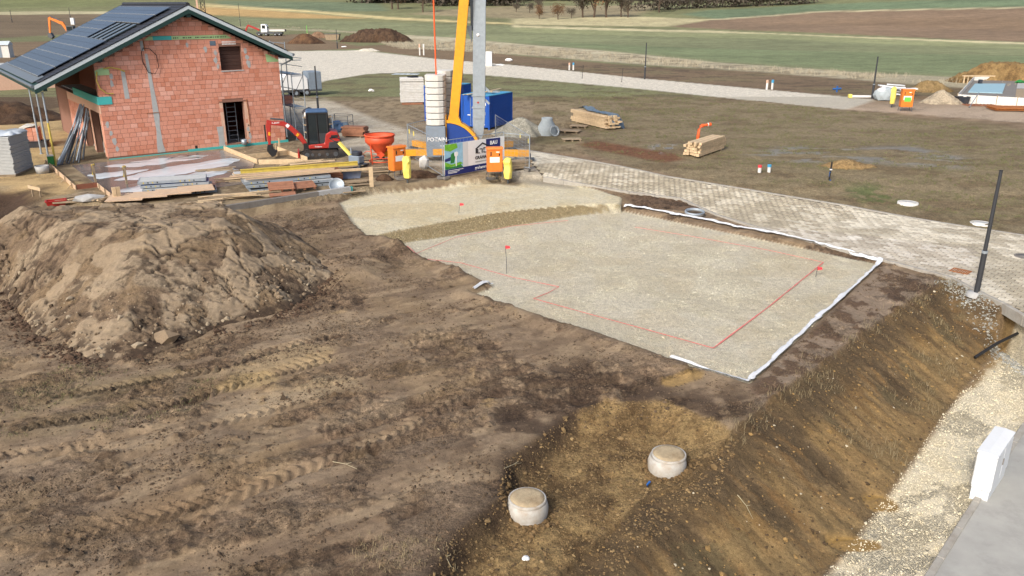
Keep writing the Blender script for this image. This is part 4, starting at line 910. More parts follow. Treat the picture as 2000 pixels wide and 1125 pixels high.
# ------------------------------------------------------------------ heaps of soil
def heapmesh(name, label, cat, base, top, ht, step, m, cols, z0=None, seed=1, crack=.0, rough_=.1, kind=None, round_=.0):
    bx = [p[0] for p in base]; by = [p[1] for p in base]
    xs = np.arange(min(bx)-.1, max(bx)+.1, step); ys = np.arange(min(by)-.1, max(by)+.1, step); Xg, Yg = np.meshgrid(xs, ys); xx, yy = Xg.ravel(), Yg.ravel()
    wk = .35 if crack else 1.
    wob = wk*.35*(fbm(xx*.9, yy*.9, 4, seed)-.5)*min(1., ht)+wk*.25*(fbm(xx*2.6, yy*2.6, 3, seed+3)-.5)*min(1., ht)
    db = sdp(base, xx, yy)+wob*1.2; it = sdp(top, xx, yy); t = np.where(it > 0, 1, np.clip(db, 0, None)/(np.clip(db, 0, None)-np.minimum(it, 0)+1e-6))
    t = t*(1-round_)+round_*np.sin(t*math.pi/2)
    e = fbm(xx*1.1, yy*1.1, 5, seed+11); e2 = fbm(xx*4.5, yy*4.5, 4, seed+17); e3 = fbm(xx*12, yy*12, 2, seed+23)
    h = ht*t+rough_*((e-.5)*2.4+(e2-.5)*1.2+(e3-.5)*.55)*sm(t*4)
    g = zsite(xx, yy) if z0 is None else np.full(xx.shape, z0)
    cr = np.zeros(len(xx)); cid = np.zeros(len(xx))
    if crack:
        wx_, wy_ = xx+.35*(fbm(xx*1.4, yy*1.4, 4, seed+31)-.5)*2, yy+.35*(fbm(xx*1.4, yy*1.4, 4, seed+37)-.5)*2
        f1, f2, cid = voro(wx_*1.15, wy_*1.15, seed); g1, g2, cid2 = voro(wx_*3.2, wy_*3.2, seed+5)
        lowm = sm((.75-t)/.5); zone = sm((fbm(xx*.5, yy*.5, 3, seed+41)-.36)/.12)
        cr = np.maximum(sm((.055-(f2-f1))/.05)*zone, sm((.07-(g2-g1))/.06)*lowm*sm((fbm(xx*.8, yy*.8, 3, seed+43)-.5)/.08))
        h = h-crack*cr*sm(t*6)+crack*.55*(cid-.5)*sm(t*4)*zone+crack*.8*(cid2-.5)*lowm*sm(t*5)*.8
    zz = g+np.where(t > 0, h, -.15); zz = np.where(db <= 0, g-.2, zz)
    c_ = np.tile(L3(*cols[0]), (len(xx), 1))
    def mx(mm, rgb):
        nonlocal c_
        mm = np.clip(mm, 0, 1)[:, None]; c_ = c_*(1-mm)+L3(*rgb)*mm
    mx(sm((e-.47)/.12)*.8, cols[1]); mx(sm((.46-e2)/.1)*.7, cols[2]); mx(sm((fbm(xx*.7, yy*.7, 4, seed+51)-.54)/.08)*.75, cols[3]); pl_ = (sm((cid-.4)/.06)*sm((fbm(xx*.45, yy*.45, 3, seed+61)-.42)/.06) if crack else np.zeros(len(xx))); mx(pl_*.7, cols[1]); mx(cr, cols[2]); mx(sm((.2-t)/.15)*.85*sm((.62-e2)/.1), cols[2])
    idx = np.arange(len(xx)).reshape(Xg.shape); Fq = np.stack([idx[:-1, :-1], idx[:-1, 1:], idx[1:, 1:], idx[1:, :-1]], -1).reshape(-1, 4)
    keep_ = (db[Fq] > -.12).any(1); Fq = Fq[keep_]; u, inv = np.unique(Fq, return_inverse=True)
    o = npmesh(name, np.stack([xx, yy, zz], 1)[u], inv.reshape(Fq.shape), m, None, True, dict(col=c_[u], grav=np.zeros(len(u)), wet=np.zeros(len(u)), smo=pl_[u]*(1-cr[u])))
    return tag(o, label, cat, kind=kind), (xx, yy, zz, t, db)
_, hp = heapmesh('soil_heap', 'big flat-topped heap of cracked brown soil on the left', 'soil heap', HEAPB, HEAPT, 2.05, .045, 'heap_soil', [(122, 104, 86), (156, 139, 118), (66, 53, 44), (130, 110, 87)], seed=3, crack=.13, rough_=.08, round_=.3)
def ell(cx, cy, rx, ry, n=18, ang=0., wob=.15, seed=0):
    rg = random.Random(seed); return [(cx+rx*math.cos(a)*math.cos(ang)*k-ry*math.sin(a)*math.sin(ang)*k, cy+rx*math.cos(a)*math.sin(ang)*k+ry*math.sin(a)*math.cos(ang)*k) for a, k in ((2*math.pi*i/n, 1+rg.uniform(-wob, wob)) for i in range(n))]
def heap(px, py, rx, ry, ht, label, cols, seed, step=.3, ang=0., topk=.25, rough_=.15, name='soil_heap', cat='soil heap', rnd_=.3):
    g = G(px, py); return heapmesh(name, label, cat, ell(g.x, g.y, rx, ry, 18, ang, .12, seed), ell(g.x, g.y, rx*topk, ry*topk, 12, ang, .1, seed+1), ht, step, 'soil', cols, seed=seed, rough_=rough_, round_=rnd_)
DKS = [(84, 66, 54), (98, 78, 62), (56, 43, 36), (92, 70, 54)]
heap(737, 82, 9.2, 4.2, 3.0, 'long dark brown soil heap behind the white gravel road', DKS, 5, .25, -.05, .4, .42, rnd_=.6)
heap(597, 85, 4.6, 2.8, 2.2, 'low dark soil heap right of the roof end', [(96, 72, 56), (110, 84, 64), (66, 50, 40), (120, 90, 66)], 6, .3)
heap(622, 74, 3.4, 2.4, 1.6, 'small pinkish brown soil heap behind the dark one', [(136, 108, 88), (148, 120, 98), (104, 80, 64), (150, 122, 100)], 7, .3)
heap(1990, 160, 8.0, 3.4, 2.0, 'ochre excavated soil heap behind the far foundation', [(134, 108, 72), (150, 124, 84), (98, 78, 52), (152, 126, 86)], 8, .25, .0, .55, .25)
heap(1815, 178, 2.6, 1.5, 1.0, 'small ochre soil heap between white boards and gravel heap', [(146, 122, 84), (160, 136, 96), (112, 92, 62), (150, 126, 90)], 9, .2)
heap(1837, 201, 2.0, 1.5, 1.15, 'pale pointed gravel heap beside the far foundation', [(176, 162, 142), (190, 176, 156), (150, 136, 118), (184, 170, 150)], 10, .15, 0, .06, .06, 'gravel_heap', 'gravel heap', 0)
heap(1017, 262, 1.9, 1.5, 1.1, 'rounded grey gravel heap between blue container and concrete cone', [(168, 164, 152), (180, 176, 164), (146, 142, 130), (174, 170, 158)], 12, .12, 0, .12, .04, 'gravel_heap', 'gravel heap', .35)
heap(820, 345, 1.3, .55, .3, 'low dark earth ridge in front of the crane fence', DKS, 13, .1, .2, .3, .08)
heap(750, 352, .5, .4, .28, 'small dark earth clump beside the upright plank', DKS, 14, .07, 0, .3, .05)
heap(1655, 325, 1.5, .8, .35, 'small tan clay heap behind the blue pipe', [(150, 124, 88), (166, 140, 100), (118, 96, 66), (160, 132, 92)], 15, .12, 0, .2, .08)
heap(-30, 235, 6, 3.0, 1.2, 'dark soil bank behind the sandy yard on the far left', DKS, 16, .25, .2, .4, .2)

# ------------------------------------------------------------------ helpers for site goods
def at(px, py, dz=0.): g = G(px, py); g.z = GZ(g.x, g.y)+dz; return g
def ang2(a, b): a, b = at(*a), at(*b); return math.atan2(b.y-a.y, b.x-a.x)
def lumber(name, label, cat, loc, rz, L, n, k, w_, h_, m, jit=.15, wj=.02, group=None, part='plank', skid=True):
    t = thing(name, label, cat, loc, rz, group); z = .0
    if skid:
        for sx in (-.35, .35): MB().box((sx*L, 0, .04), (.1, n*w_, .08)).build('skid', 'wood_grey', t)
        z = .08
    for j in range(k):
        for i in range(n-(1 if j == k-1 and n > 2 else 0)):
            l_ = L*rnd.uniform(.88, 1.04); MB().box((rnd.uniform(-jit, jit), (i-(n-1)/2)*w_+rnd.uniform(-wj, wj), z+(j+.5)*h_), (l_, w_*.93, h_*.9), rz=rnd.uniform(-.012, .012)).build(part, m, t)
    return t
def pallet(name, label, loc, rz, m='wood_grey', L=1.2, w_=.8, group=None, tilt=0.):
    t = thing(name, label, 'pallet', loc, rz, group); t.rotation_euler.x = tilt
    for i in range(7): MB().box((0, (i-3)*w_/6.9, .13), (L, w_/8.5, .022)).build('board', m, t)
    for sx in (-.42, 0, .42):
        MB().box((sx*L, 0, .108), (.1, w_, .02)).build('stringer', m, t)
        for sy in (-.4, 0, .4): MB().box((sx*L, sy*w_, .055), (.1, .1, .085)).build('block', m, t)
    return t
def tub(name, label, cat, loc, rz, a, b, h, m):
    t = thing(name, label, cat, loc, rz); k = .82; tk = .025; mm = MB()
    o = [(sx*a/2, sy*b/2) for sx, sy in ((-1, -1), (1, -1), (1, 1), (-1, 1))]; V = [(x*k, y*k, 0) for x, y in o]+[(x, y, h) for x, y in o]+[(x*(1-tk*4/a), y*(1-tk*4/b), h) for x, y in o]+[(x*k*.93, y*k*.93, .03) for x, y in o]
    F_ = [(3, 2, 1, 0)]+[(i, (i+1) % 4, 4+(i+1) % 4, 4+i) for i in range(4)]+[(4+i, 4+(i+1) % 4, 8+(i+1) % 4, 8+i) for i in range(4)]+[(8+i, 8+(i+1) % 4, 12+(i+1) % 4, 12+i) for i in range(4)]+[(12, 13, 14, 15)]
    mm.add(V, F_).build('body', m, t)
    r = MB()
    for i in range(4): p, q = o[i], o[(i+1) % 4]; r.beam((p[0], p[1], h-.02), (q[0], q[1], h-.02), .05, .03)
    r.build('rim', m, t); return t
# ------------------------------------------------------------------ slab under construction in front of the gable (local to the house)
def HT(name, label, cat, x, y, z=0., rz=0., group=None): return thing(name, label, cat, HW(x, y, z), HA+rz, group)
sl_ = HT('floor_slab', 'wet fresh concrete slab with plastic film in front of the gable', 'concrete slab', 0, 0)
MB().prism([(-2, -10.9), (3.9, -10.9), (6.05, -6.1), (6.05, -.78), (-2, -.78)], -.2, .03).build('slab', 'wet_slab', sl_); MB().b2((-2.95, -7.4, -.25), (-2.05, .6, -.04)).build('slab_step', 'wet_slab', sl_)
def blob(name, pts, z, m, parent, lift=.02):
    pp = []
    for (a, b), (c, d) in zip(pts, pts[1:]+pts[:1]):
        for k in range(5): f = k/5; pp.append((a+(c-a)*f+rnd.gauss(0, .10), b+(d-b)*f+rnd.gauss(0, .10)))
    pts = pp
    mm = MB(); n = len(pts); cx = sum(p[0] for p in pts)/n; cy = sum(p[1] for p in pts)/n
    mm.add([(p[0], p[1], z) for p in pts]+[(cx+(p[0]-cx)*.8, cy+(p[1]-cy)*.8, z+lift*rnd.uniform(.3, 1.3)) for p in pts]+[(cx, cy, z+lift*.6)], [(i, (i+1) % n, n+(i+1) % n, n+i) for i in range(n)]+[(n+i, n+(i+1) % n, 2*n) for i in range(n)], True); return mm.build(name, m, parent)
blob('puddle', [(-.6, -2.2), (1.2, -1.6), (3.6, -1.5), (5.2, -1.9), (4.2, -2.8), (2.0, -3.3), (.2, -3.2)], .034, 'film', sl_, .004)
blob('plastic_film', [(-1.2, -6.3), (.8, -5.0), (2.8, -4.2), (5.6, -3.6), (5.8, -4.6), (4.6, -5.8), (2.6, -6.6), (.4, -7.4)], .035, 'film', sl_, .05)
blob('plastic_film', [(-1.8, -9.4), (.4, -8.0), (2.6, -7.0), (4.6, -6.6), (4.6, -7.4), (2.4, -8.6), (-.2, -10.2)], .036, 'film', sl_, .06)
blob('plastic_film', [(-1.9, -4.2), (-.4, -4.0), (1.0, -4.4), (-.2, -5.4), (-1.6, -5.6)], .036, 'film', sl_, .03)
def board(name, a, b, h, m, parent, th=.03, z=0.): return MB().beam((a[0], a[1], z+h/2), (b[0], b[1], z+h/2), th, h).build(name, m, parent)
fw = HT('formwork', 'pale plywood edge formwork along the left of the fresh slab', 'formwork', 0, 0)
board('board', (-3.0, .7), (-3.0, -3.2), .42, 'ply', fw, .03, -.2); board('board', (-3.0, -3.25), (-3.0, -7.5), .42, 'ply', fw, .03, -.2); board('board', (-2.95, -7.45), (-2.05, -7.45), .46, 'ply_red', fw, .03, -.22); board('board', (-2.06, -7.5), (-2.06, -11), .42, 'ply', fw, .03, -.2)
for yy in (.2, -1.6, -3.4, -5.2, -6.9): MB().beam((-3.06, yy, -.2), (-3.06, yy, .3), .05, .04).build('stake', 'wood_grey', fw); MB().beam((-3.08, yy, .15), (-3.5, yy, -.2), .05, .03).build('brace', 'wood_grey', fw)
for yy in (-8.2, -9.4, -10.6): MB().beam((-2.12, yy, -.2), (-2.12, yy, .3), .05, .04).build('stake', 'wood_grey', fw)
t = HT('formwork_post', 'pair of stout yellowish timber posts at the near slab corner', 'post', -2.05, -11.05)
for sx in (0, .17): MB().box((sx, 0, .12), (.15, .12, 1.0)).build('post', 'wood', t)
for xx, yy, lb in ((-1.9, -6.2, 'rope-wrapped timber post on the left slab edge'), (-.8, -7.6, 'timber post with loose straps beside the slab film')):
    t = HT('timber_post', lb, 'post', xx, yy); MB().box((0, 0, .45), (.09, .09, .95)).build('post', 'wood_grey', t); MB().tube([(-.06, 0, .85), (.05, -.06, .9), (.08, .05, .82), (-.05, .06, .88), (-.1, -.1, .4)], .03, 6).build('strap', 'yellow_beam', t)
bf = HT('dug_pit_edging', 'rectangular frame of upright planks round a small dug pit beside the slab', 'formwork', 0, 0)
for a, b in (((6.15, -.8), (6.15, -6.2)), ((6.2, -4.5), (8.6, -4.5)), ((8.6, -2.7), (8.6, -7.2)), ((6.15, -6.4), (8.2, -7.6))): board('plank', a, b, .28, 'wood', bf, .04, -.02)
for q in ((7.9, -4.55), (8.7, -3.0)): MB().box((q[0], q[1], .35), (.08, .08, .8)).build('stake', 'wood', bf)
t = HT('edging_plank', 'low planks lying on the bare ground inside the plank frame', 'plank', 7.2, -2.6); MB().box((0, 0, .03), (1.8, .15, .05)).build('plank', 'wood_grey', t); MB().box((.4, .5, .03), (1.4, .15, .05), .1).build('plank', 'wood_grey', t)
# grey footing beam in front of the piles
p, q = at(412, 416), at(684, 374)
ft = thing('footing_beam', 'long grey insulated footing strip edging the yard', 'footing', p, math.atan2(q.y-p.y, q.x-p.x)); L = (q-p).length
for k in range(4): MB().b2((k*L/4, -.1, -.45), ((k+1)*L/4-.01, .1, .22)).build('footing_block', 'concrete_dark' if k != 3 else 'concrete', ft)
MB().box((L+.06, 0, .1), (.1, .12, .2)).build('end_cap', 'teal_board', ft)
# formwork panels
def formpanel(parent, x, y, z, L, w_, rz, m):
    MB().box((x, y, z), (L, w_, .035), rz).build('panel_face', m, parent)
    for sy in (-1, 1):
        c, s = math.cos(rz), math.sin(rz); MB().box((x-s*sy*w_/2, y+c*sy*w_/2, z-.03), (L, .03, .12), rz).build('panel_rim', 'galv', parent)
        for k in range(12):
            xx = -.42*L+k*.075*L*.9
            if abs(k-5.5) > 2: MB().box((x+c*xx-s*sy*(w_/2+.017), y+s*xx+c*sy*(w_/2+.017), z-.03), (.05, .004, .07), rz).build('hazard_mark', 'black' if k % 2 else 'yellow_beam', parent)
    for sx in (-1, 1): MB().box((x+math.cos(rz)*sx*L/2, y+math.sin(rz)*sx*L/2, z-.03), (.03, w_, .12), rz).build('panel_end', 'galv', parent)
g1 = at(345, 372, .0); t = thing('formwork_stack', 'stack of steel framed formwork panels beside the slab, plywood sheets behind', 'formwork stack', g1, .32)
for k, (dx, dy, dr, mm) in enumerate(((.3, -.5, .06, 'black'), (.1, -.25, -.03, 'grey_board'), (.0, 0, .02, 'blue_deep'), (-.1, .1, 0, 'grey_board'))): formpanel(t, dx, dy, .1+k*.15, 2.9, 1.1, dr, mm)
g2 = at(560, 362); t = thing('formwork_stack', 'longer stack of steel formwork panels under the planks', 'formwork stack', g2, .42)
for k, (dx, dy, dr, mm) in enumerate(((.2, -.4, .05, 'black'), (.1, -.2, -.02, 'grey_board'), (.0, 0, .02, 'grey_board'))): formpanel(t, dx, dy, .1+k*.15, 4.0, 1.1, dr, mm)
t = thing('plank_pile', 'long pale planks piled on the formwork stack', 'plank pile', (g2.x, g2.y, g2.z+.52), .42)
for k in range(7): MB().box((rnd.uniform(-.3, .4), -.45+k*.14, .03+(k % 3)*.045), (4.2+rnd.uniform(-.6, .9), .14, .035), rnd.uniform(-.05, .05)).build('plank', 'wood' if k % 2 else 'ply', t)
t = thing('timber_beam', 'long yellow formwork beam lying across the planks', 'beam', (g2.x+.5, g2.y+.9, g2.z+.62), .40)
for z_ in (.0, .16): MB().box((0, 0, z_), (5.6, .09, .045)).build('flange', 'yellow_beam', t)
MB().box((0, 0, .08), (5.6, .03, .12)).build('web', 'yellow_beam', t)
t = thing('long_plank', 'long pale plank reaching right from the plank pile', 'plank', (g2.x+1.8, g2.y+1.0, g2.z+.45), .34); MB().box((0, 0, 0), (4.2, .2, .05)).build('plank', 'wood', t); MB().box((.1, .16, .03), (4.0, .1, .05)).build('batten', 'wood', t)
g3 = at(620, 355); t = thing('brick_red_panels', 'stack of reddish brown plywood panels at the end of the planks', 'panel stack', (g3.x+.35, g3.y+.5, g3.z), .4)
for k in range(6): MB().box((rnd.uniform(-.05, .05), 0, .05+k*.085), (1.4, 1.0, .06), rnd.uniform(-.04, .04)).build('panel', 'wood_red', t)
g4 = at(270, 396); t = thing('plywood_sheets', 'pale plywood sheets lying at the near slab edge', 'plywood', (g4.x+.3, g4.y+.4, g4.z+.2), .3)
for k in range(4): MB().box((k*.95-.9, k*.22, k*.03), (1.5, 1.3, .03), .06*k-.05).build('sheet', 'ply', t)
t = thing('timber_rack', 'bent pale timber offcuts and rags lying behind the footing strip', 'timber offcuts', at(470, 388), .35)
for k in range(9): MB().beam((rnd.uniform(-1.8, -.8), rnd.uniform(-.35, .4), .05+k*.02), (rnd.uniform(.6, 2.2), rnd.uniform(-.35, .4), .05+k*.025), .12, .035).build('offcut', 'wood' if k % 3 else 'wood_grey', t)
pallet('small_pallet', 'small pink-brown slatted pallet propped on the offcuts', at(550, 378, .25), .35, 'wood_red', 1.15, .8, None, .25)
pallet('small_pallet', 'slatted pallet lying tilted right of the pink-brown one', at(592, 372, .15), .5, 'wood_red', 1.1, .8, None, .2)
pallet('small_pallet', 'slatted pallet under the pink-brown tilted one', at(552, 384, .0), .33, 'wood_red', 1.15, .8)
tub('mortar_tub', 'blue-grey plastic mortar tub right of the formwork stacks', 'mortar tub', at(686, 347), .3, 1.0, .62, .42, 'plastic_blue')
t = thing('round_strainer', 'grey round pan leaning on its rim by the footing end', 'pan', at(658, 368, .12), .2); t.rotation_euler.x = .9; MB().lathe([(.001, .02), (.3, .02), (.34, .12), (.36, .12), (.32, 0), (.001, 0)], 20).build('pan', 'galv', t)
t = thing('upright_plank', 'single plank standing in the ground left of the orange cabinet', 'plank', at(726, 366), .1); MB().box((0, .0, .45), (.19, .04, 1.05)).build('plank', 'wood', t)
t = thing('loose_planks', 'loose planks on the ground beside the upright plank', 'plank', at(705, 358), .6); MB().box((0, 0, .03), (1.6, .14, .04)).build('plank', 'wood_grey', t); MB().box((-.2, .35, .03), (1.3, .12, .04), .3).build('plank', 'wood', t)
# left yard
g = at(24, 338); t = thing('panel_stack', 'tall stack of grey boards on a pallet at the left edge', 'board stack', g, .12)
for k in range(26): MB().box((rnd.uniform(-.03, .03), 0, .15+k*.072), (1.25, 2.1, .055), rnd.uniform(-.015, .015)).build('board', 'grey_board', t)
MB().box((0, 0, .07), (1.2, 2.0, .12)).build('pallet_base', 'wood_grey', t)
blob('cover_film', [(-.62, -1.05), (.62, -1.05), (.7, 0), (.62, 1.05), (-.62, 1.05)], 2.02, 'film', t, .15)
g = at(65, 285); t = thing('brick_pallet', 'pallet of red bricks half wrapped in white film beyond the roof props', 'brick pallet', g, .35)
for k in range(4):
    for i in range(3): MB().box((i*.34-.34, 0, .27+k*.25), (.32, .9, .235)).build('brick', 'brick', t)
MB().box((0, 0, .07), (1.1, 1.0, .13)).build('pallet_base', 'wood_grey', t); mm = MB()
mm.prism([(-.58, .1), (-.75, .5), (-.62, 1.1), (-.2, 1.3), (.3, 1.25), (-.1, 1.18), (-.5, .95)], -.5, .5, 'xz'); mm.build('wrap_film', 'white_dirty', t)
tub('mortar_tub', 'dark blue mortar tub in front of the wrapped brick pallet', 'mortar tub', at(76, 287), .2, 1.1, .7, .4, 'plastic_black')
t = thing('bucket', 'pale grey round bucket on the sandy yard by the formwork', 'bucket', at(84, 338), 0); MB().lathe([(.001, .02), (.26, .02), (.31, .38), (.34, .38), (.29, 0), (.001, 0)], 20).build('body', 'concrete', t); MB().tube([(-.32, 0, .36), (0, -.2, .3), (.32, 0, .36)], .012, 5).build('handle', 'steel_dark', t)
t = thing('green_tool_box', 'green crate strapped at the head of the left formwork', 'crate', at(102, 325), .4); MB().box((0, 0, .35), (.3, .35, .45)).build('box', 'greenprint', t); MB().box((0, 0, .59), (.34, .38, .04)).build('lid', 'white_dirty', t)
t = thing('marker_board', 'sloping board nailed to two pegs above the dark pit', 'batter board', at(70, 385), -.6)
MB().box((0, 0, .42), (1.1, .03, .15)).build('board', 'wood', t)
for sx in (-.3, .4): MB().box((sx, .03, .22), (.05, .05, .6)).build('peg', 'wood_grey', t)
t = thing('rubble_board', 'dark board with soil bags lying behind the big soil heap', 'board', at(150, 400, .05), .3); MB().box((0, .3, .06), (1.9, .5, .06)).build('board', 'wood_grey', t); MB().box((-.1, .35, .15), (.6, .1, .04), .6).build('slat', 'wood', t)
mm = MB(); mm.add(*[(lambda V: [tuple(v) for v in V])(ico()[0]*np.array([.75, .35, .2])+np.array([.5, .1, .18])), [tuple(f) for f in ico()[1]]]); mm.build('sand_bag', 'concrete', t)
tub('tool_crate', 'red rimmed crate of tools behind the soil heap', 'crate', at(112, 408, .15), .5, .8, .45, .25, 'red')
# ------------------------------------------------------------------ self-erecting crane
CY = 45.0; CO = Vector((ZAT(880, 300, CY).x, CY, 0.))
crane = thing('tower_crane', 'yellow and grey self-erecting crane with pale ballast blocks', 'crane', CO, 0)
def cl(px, py, Yoff=0.): v = ZAT(px, py, CY+Yoff); return v-CO
def bl_block(cx, cy, z0, z1, w_, d_, parent):
    a, b = w_/2, d_/2; k = .38
    poly = [(cx-a, cy-b+k*1.1), (cx-a*.85, cy-b+k*.45), (cx-a*.5, cy-b+k*.1), (cx-a*.05, cy-b), (cx+a-k*.9, cy-b), (cx+a-k*.25, cy-b+k*.35), (cx+a, cy-b+k), (cx+a, cy+b), (cx-a, cy+b)]
    MB().prism(poly, z0, z1).build('ballast_block', 'ballast', parent, .025)
xl, xr = cl(832, 200).x, cl(871, 200).x; w_ = xr-xl; zb0, zb1 = 1.95, 4.62
for k in range(8): h = (zb1-zb0)/8; bl_block((xl+xr)/2, -.1, zb0+k*h+.016, zb0+(k+1)*h-.016, w_, 1.25, crane)
for k in range(8): h = (zb1-zb0)/8; bl_block((xl+xr)/2+.42, 1.35, zb0+.12+k*h+.012, zb0+.12+(k+1)*h-.012, w_*.8, 1.1, crane)
MB().b2((xl+.12, -.55, zb0), (xr-.12, 1.8, zb1-.1)).build('ballast_core', 'black', crane)  # black box added inside the stack, paints the gaps between blocks as shade
MB().prism([(xl+.02, .25), (xr-.3, .25), (xr-.02, .9), (xr-.02, 1.93), (xl, 1.93), (xl+.0, .9)], -.7, .6, 'xz').build('ballast_frame', 'crane_grey', crane, .03)
text('POTAIN', .30, 'white', crane, (xl+.06, -.715, 1.12), (1, 0, 0), (0, 0, 1), bold=.006); m = MB(); m.b2((xl+.75, -.712, .86), (xl+1.1, -.702, .885)); m.build('logo_stroke', 'white', crane)
# yellow chassis cross with pads
p0 = cl(862, 300); 
for a, b in (((-.3, -.6, .55), (-3.9, -.3, .38)), ((.6, -.4, .5), (4.4, -.6, .45)), ((-.2, .5, .5), (-2.4, 3.2, .4)), ((.6, .5, .5), (3.4, 3.0, .4))):
    MB().beam(a, b, .3, .34).build('outrigger', 'crane_yellow', crane); q = b
    MB().tube([(q[0], q[1], q[2]), (q[0], q[1], .18)], .06, 8).build('spindle', 'steel_dark', crane); MB().box((q[0], q[1], .15), (.5, .5, .08)).build('foot_plate', 'steel_dark', crane)
MB().box((.1, 0, .5), (1.8, 1.3, .35)).build('chassis', 'crane_yellow', crane)
# blue quarter-disc housing with yellow rim
c0 = cl(875, 292); R_ = 1.7
arc = [(c0.x+R_*math.cos(R(90-k*8)), .35+R_*math.sin(R(90-k*8))) for k in range(12)]
MB().prism([(c0.x, .35)]+arc, -.35, .25, 'xz').build('slewing_housing', 'blue_deep', crane)
ra_ = [(c0.x+(R_+.02)*math.cos(R(90-k*8)), .35+(R_+.02)*math.sin(R(90-k*8))) for k in range(12)]; rb_ = [(c0.x+(R_+.17)*math.cos(R(90-k*8)), .35+(R_+.17)*math.sin(R(90-k*8))) for k in range(12)]
MB().prism(ra_+rb_[::-1], -.4, .3, 'xz').build('yellow_rim', 'crane_yellow', crane); MB().b2((c0.x-.14, -.42, .3), (c0.x-.02, .3, 2.5)).build('rear_frame', 'crane_yellow', crane)
text('I GHAMMER', .12, 'white', crane, (c0.x+.35, -.362, .55), (1, 0, 0), (0, 0, 1)) if False else None
MB().b2((c0.x+.4, -.36, .62), (c0.x+.85, -.352, .68)).build('small_print', 'white', crane)
# yellow inclined strut out of the top of the picture
a, b = cl(886, 236), cl(917, -120); wd = .50
M_ = MB(); d = (b-a).normalized(); n_ = Vector((d.z, 0, -d.x))
for yy in (-.22, .22): M_.beam(a+Vector((0, yy, 0)), b+Vector((0, yy, 0)), .05, wd, n_.cross(d) if False else (n_))
M_.build('strut_side', 'crane_yellow', crane)
M_ = MB(); M_.beam(a-n_*.2, b-n_*.2, .42, .06, n_); M_.build('strut_web', 'crane_yellow', crane); M_ = MB(); M_.beam(a+n_*.2, b+n_*.2, .42, .06, n_); M_.build('strut_web', 'crane_yellow', crane)
MB().prism([(a.x-.42, a.z-.75), (a.x+.55, a.z-.55), (a.x+.5, a.z-.2), (a.x+.28, a.z+.25), (a.x-.25, a.z+.3)], -.3, .26, 'xz').build('strut_knee', 'crane_yellow', crane)
M_ = MB(); M_.beam((a.x+.3, 0, a.z-.35), (cl(926, 262).x, 0, cl(926, 262).z), .3, .18, (0, 0, 1)); M_.build('knee_link', 'crane_yellow', crane)
# grey mast
q0, q1 = cl(935, 258, .6), cl(937, -160, .6); q0.y = q1.y = .6; mw_ = .68
MB().prism([(q0.x-.28, q0.z-.25), (q0.x+.05, q0.z-.55), (q0.x+.26, q0.z-.1), (q0.x+.36, q0.z+.8), (q0.x-.32, q0.z+.8)], .3, .9, 'xz').build('mast_foot', 'galv', crane)
MB().beam((q0.x+.02, .6, q0.z+.78), (q1.x+.02, .6, q1.z), mw_, .66, (1, 0, 0)).build('mast', 'galv', crane)
m2 = cl(925, 60, .9); MB().beam((m2.x, .9, m2.z), (m2.x-.02, .9, q1.z), .28, .3, (1, 0, 0)).build('inner_mast', 'crane_grey', crane)
for zz in (m2.z-.15,): MB().prism([(q0.x-.55, zz+.4), (q0.x-.3, zz+.4), (q0.x-.3, zz-.4), (q0.x-.45, zz)], .3, .9, 'xz').build('mast_hook', 'galv', crane)
for zz, ww in ((3.75, .3), (3.1, .22)): MB().beam((q0.x+.3, .4, zz+.2), (q0.x+.55+ww*.3, .4, zz-.1), .1, .12).build('mast_bracket', 'galv', crane); MB().box((q0.x+.02, .6, zz-.3), (.74, .74, .06)).build('mast_band', 'galv', crane)
MB().lathe([(.001, 0), (.09, 0), (.09, .02), (.001, .02)], 14, (0, 0, 0)).build('bolt_plate', 'white', crane).matrix_local = Matrix.Translation((q0.x+.05, .26, cl(937, 68, .6).z)) @ Matrix.Rotation(R(90), 4, 'X')
MB().box((q0.x+.0, .262, cl(933, 199, .6).z), (.1, .006, .1), M=Matrix.Rotation(R(45), 3, 'Y')).build('warning_label', 'red', crane)
# hoist rope
h0 = cl(852, 146); MB().tube([(h0.x, -.1, h0.z), (h0.x-.02, -.1, 10.5)], .045, 6).build('orange_rod', 'pipe_orange', crane)
MB().tube([(q0.x-.9, 1.6, 2.2), (q0.x-.86, 1.6, 9.)], .012, 5).build('rope', 'steel_dark', crane)
# ------------------------------------------------------------------ site fence and banner
def fpanel(label, a, b, h=1.85, mesh=True):
    a, b = Vector(a), Vector(b); L = (b-a).length; t = thing('fence_panel', label, 'fence panel', a, math.atan2(b.y-a.y, b.x-a.x), 'mesh fence panels round the crane')
    for xx in (0, L): MB().tube([(xx, 0, .05), (xx, 0, h)], .028, 6).build('post', 'galv', t); MB().box((xx, 0, .06), (.24, .6, .12)).build('foot_block', 'concrete_dark', t)
    for zz in (.15, h-.03): MB().tube([(0, 0, zz), (L, 0, zz)], .02, 6).build('rail', 'galv', t)
    if mesh:
        m = MB(); n = int(L/.22)
        for k in range(1, n): m.tube([(k*L/n, 0, .15), (k*L/n, 0, h)], .0045, 3, False)
        for k in range(1, 9): m.tube([(0, 0, .15+k*(h-.15)/9), (L, 0, .15+k*(h-.15)/9)], .0045, 3, False)
        tag(m.build('wire_mesh', 'galv', t), None, kind='stuff')
    return t
fA, fB, fC, fD, fE = at(798, 306), at(866, 349), at(984, 327), at(1034, 334), at(968, 282)
fmid = fA.lerp(fB, .5)
f1 = fpanel('left mesh fence panel between concrete bucket and banner', fA, fB); f3 = fpanel('mesh fence panel right of the banner running back to the container', fD, fE); fpanel('mesh fence panel behind the left orange cabinet meeting the ballast', fA, at(845, 292)); fpanel('mesh fence panel between banner and right fence corner', fC, fD)
fb = fpanel('mesh fence panel carrying the company banner', fB, fC, 1.9)
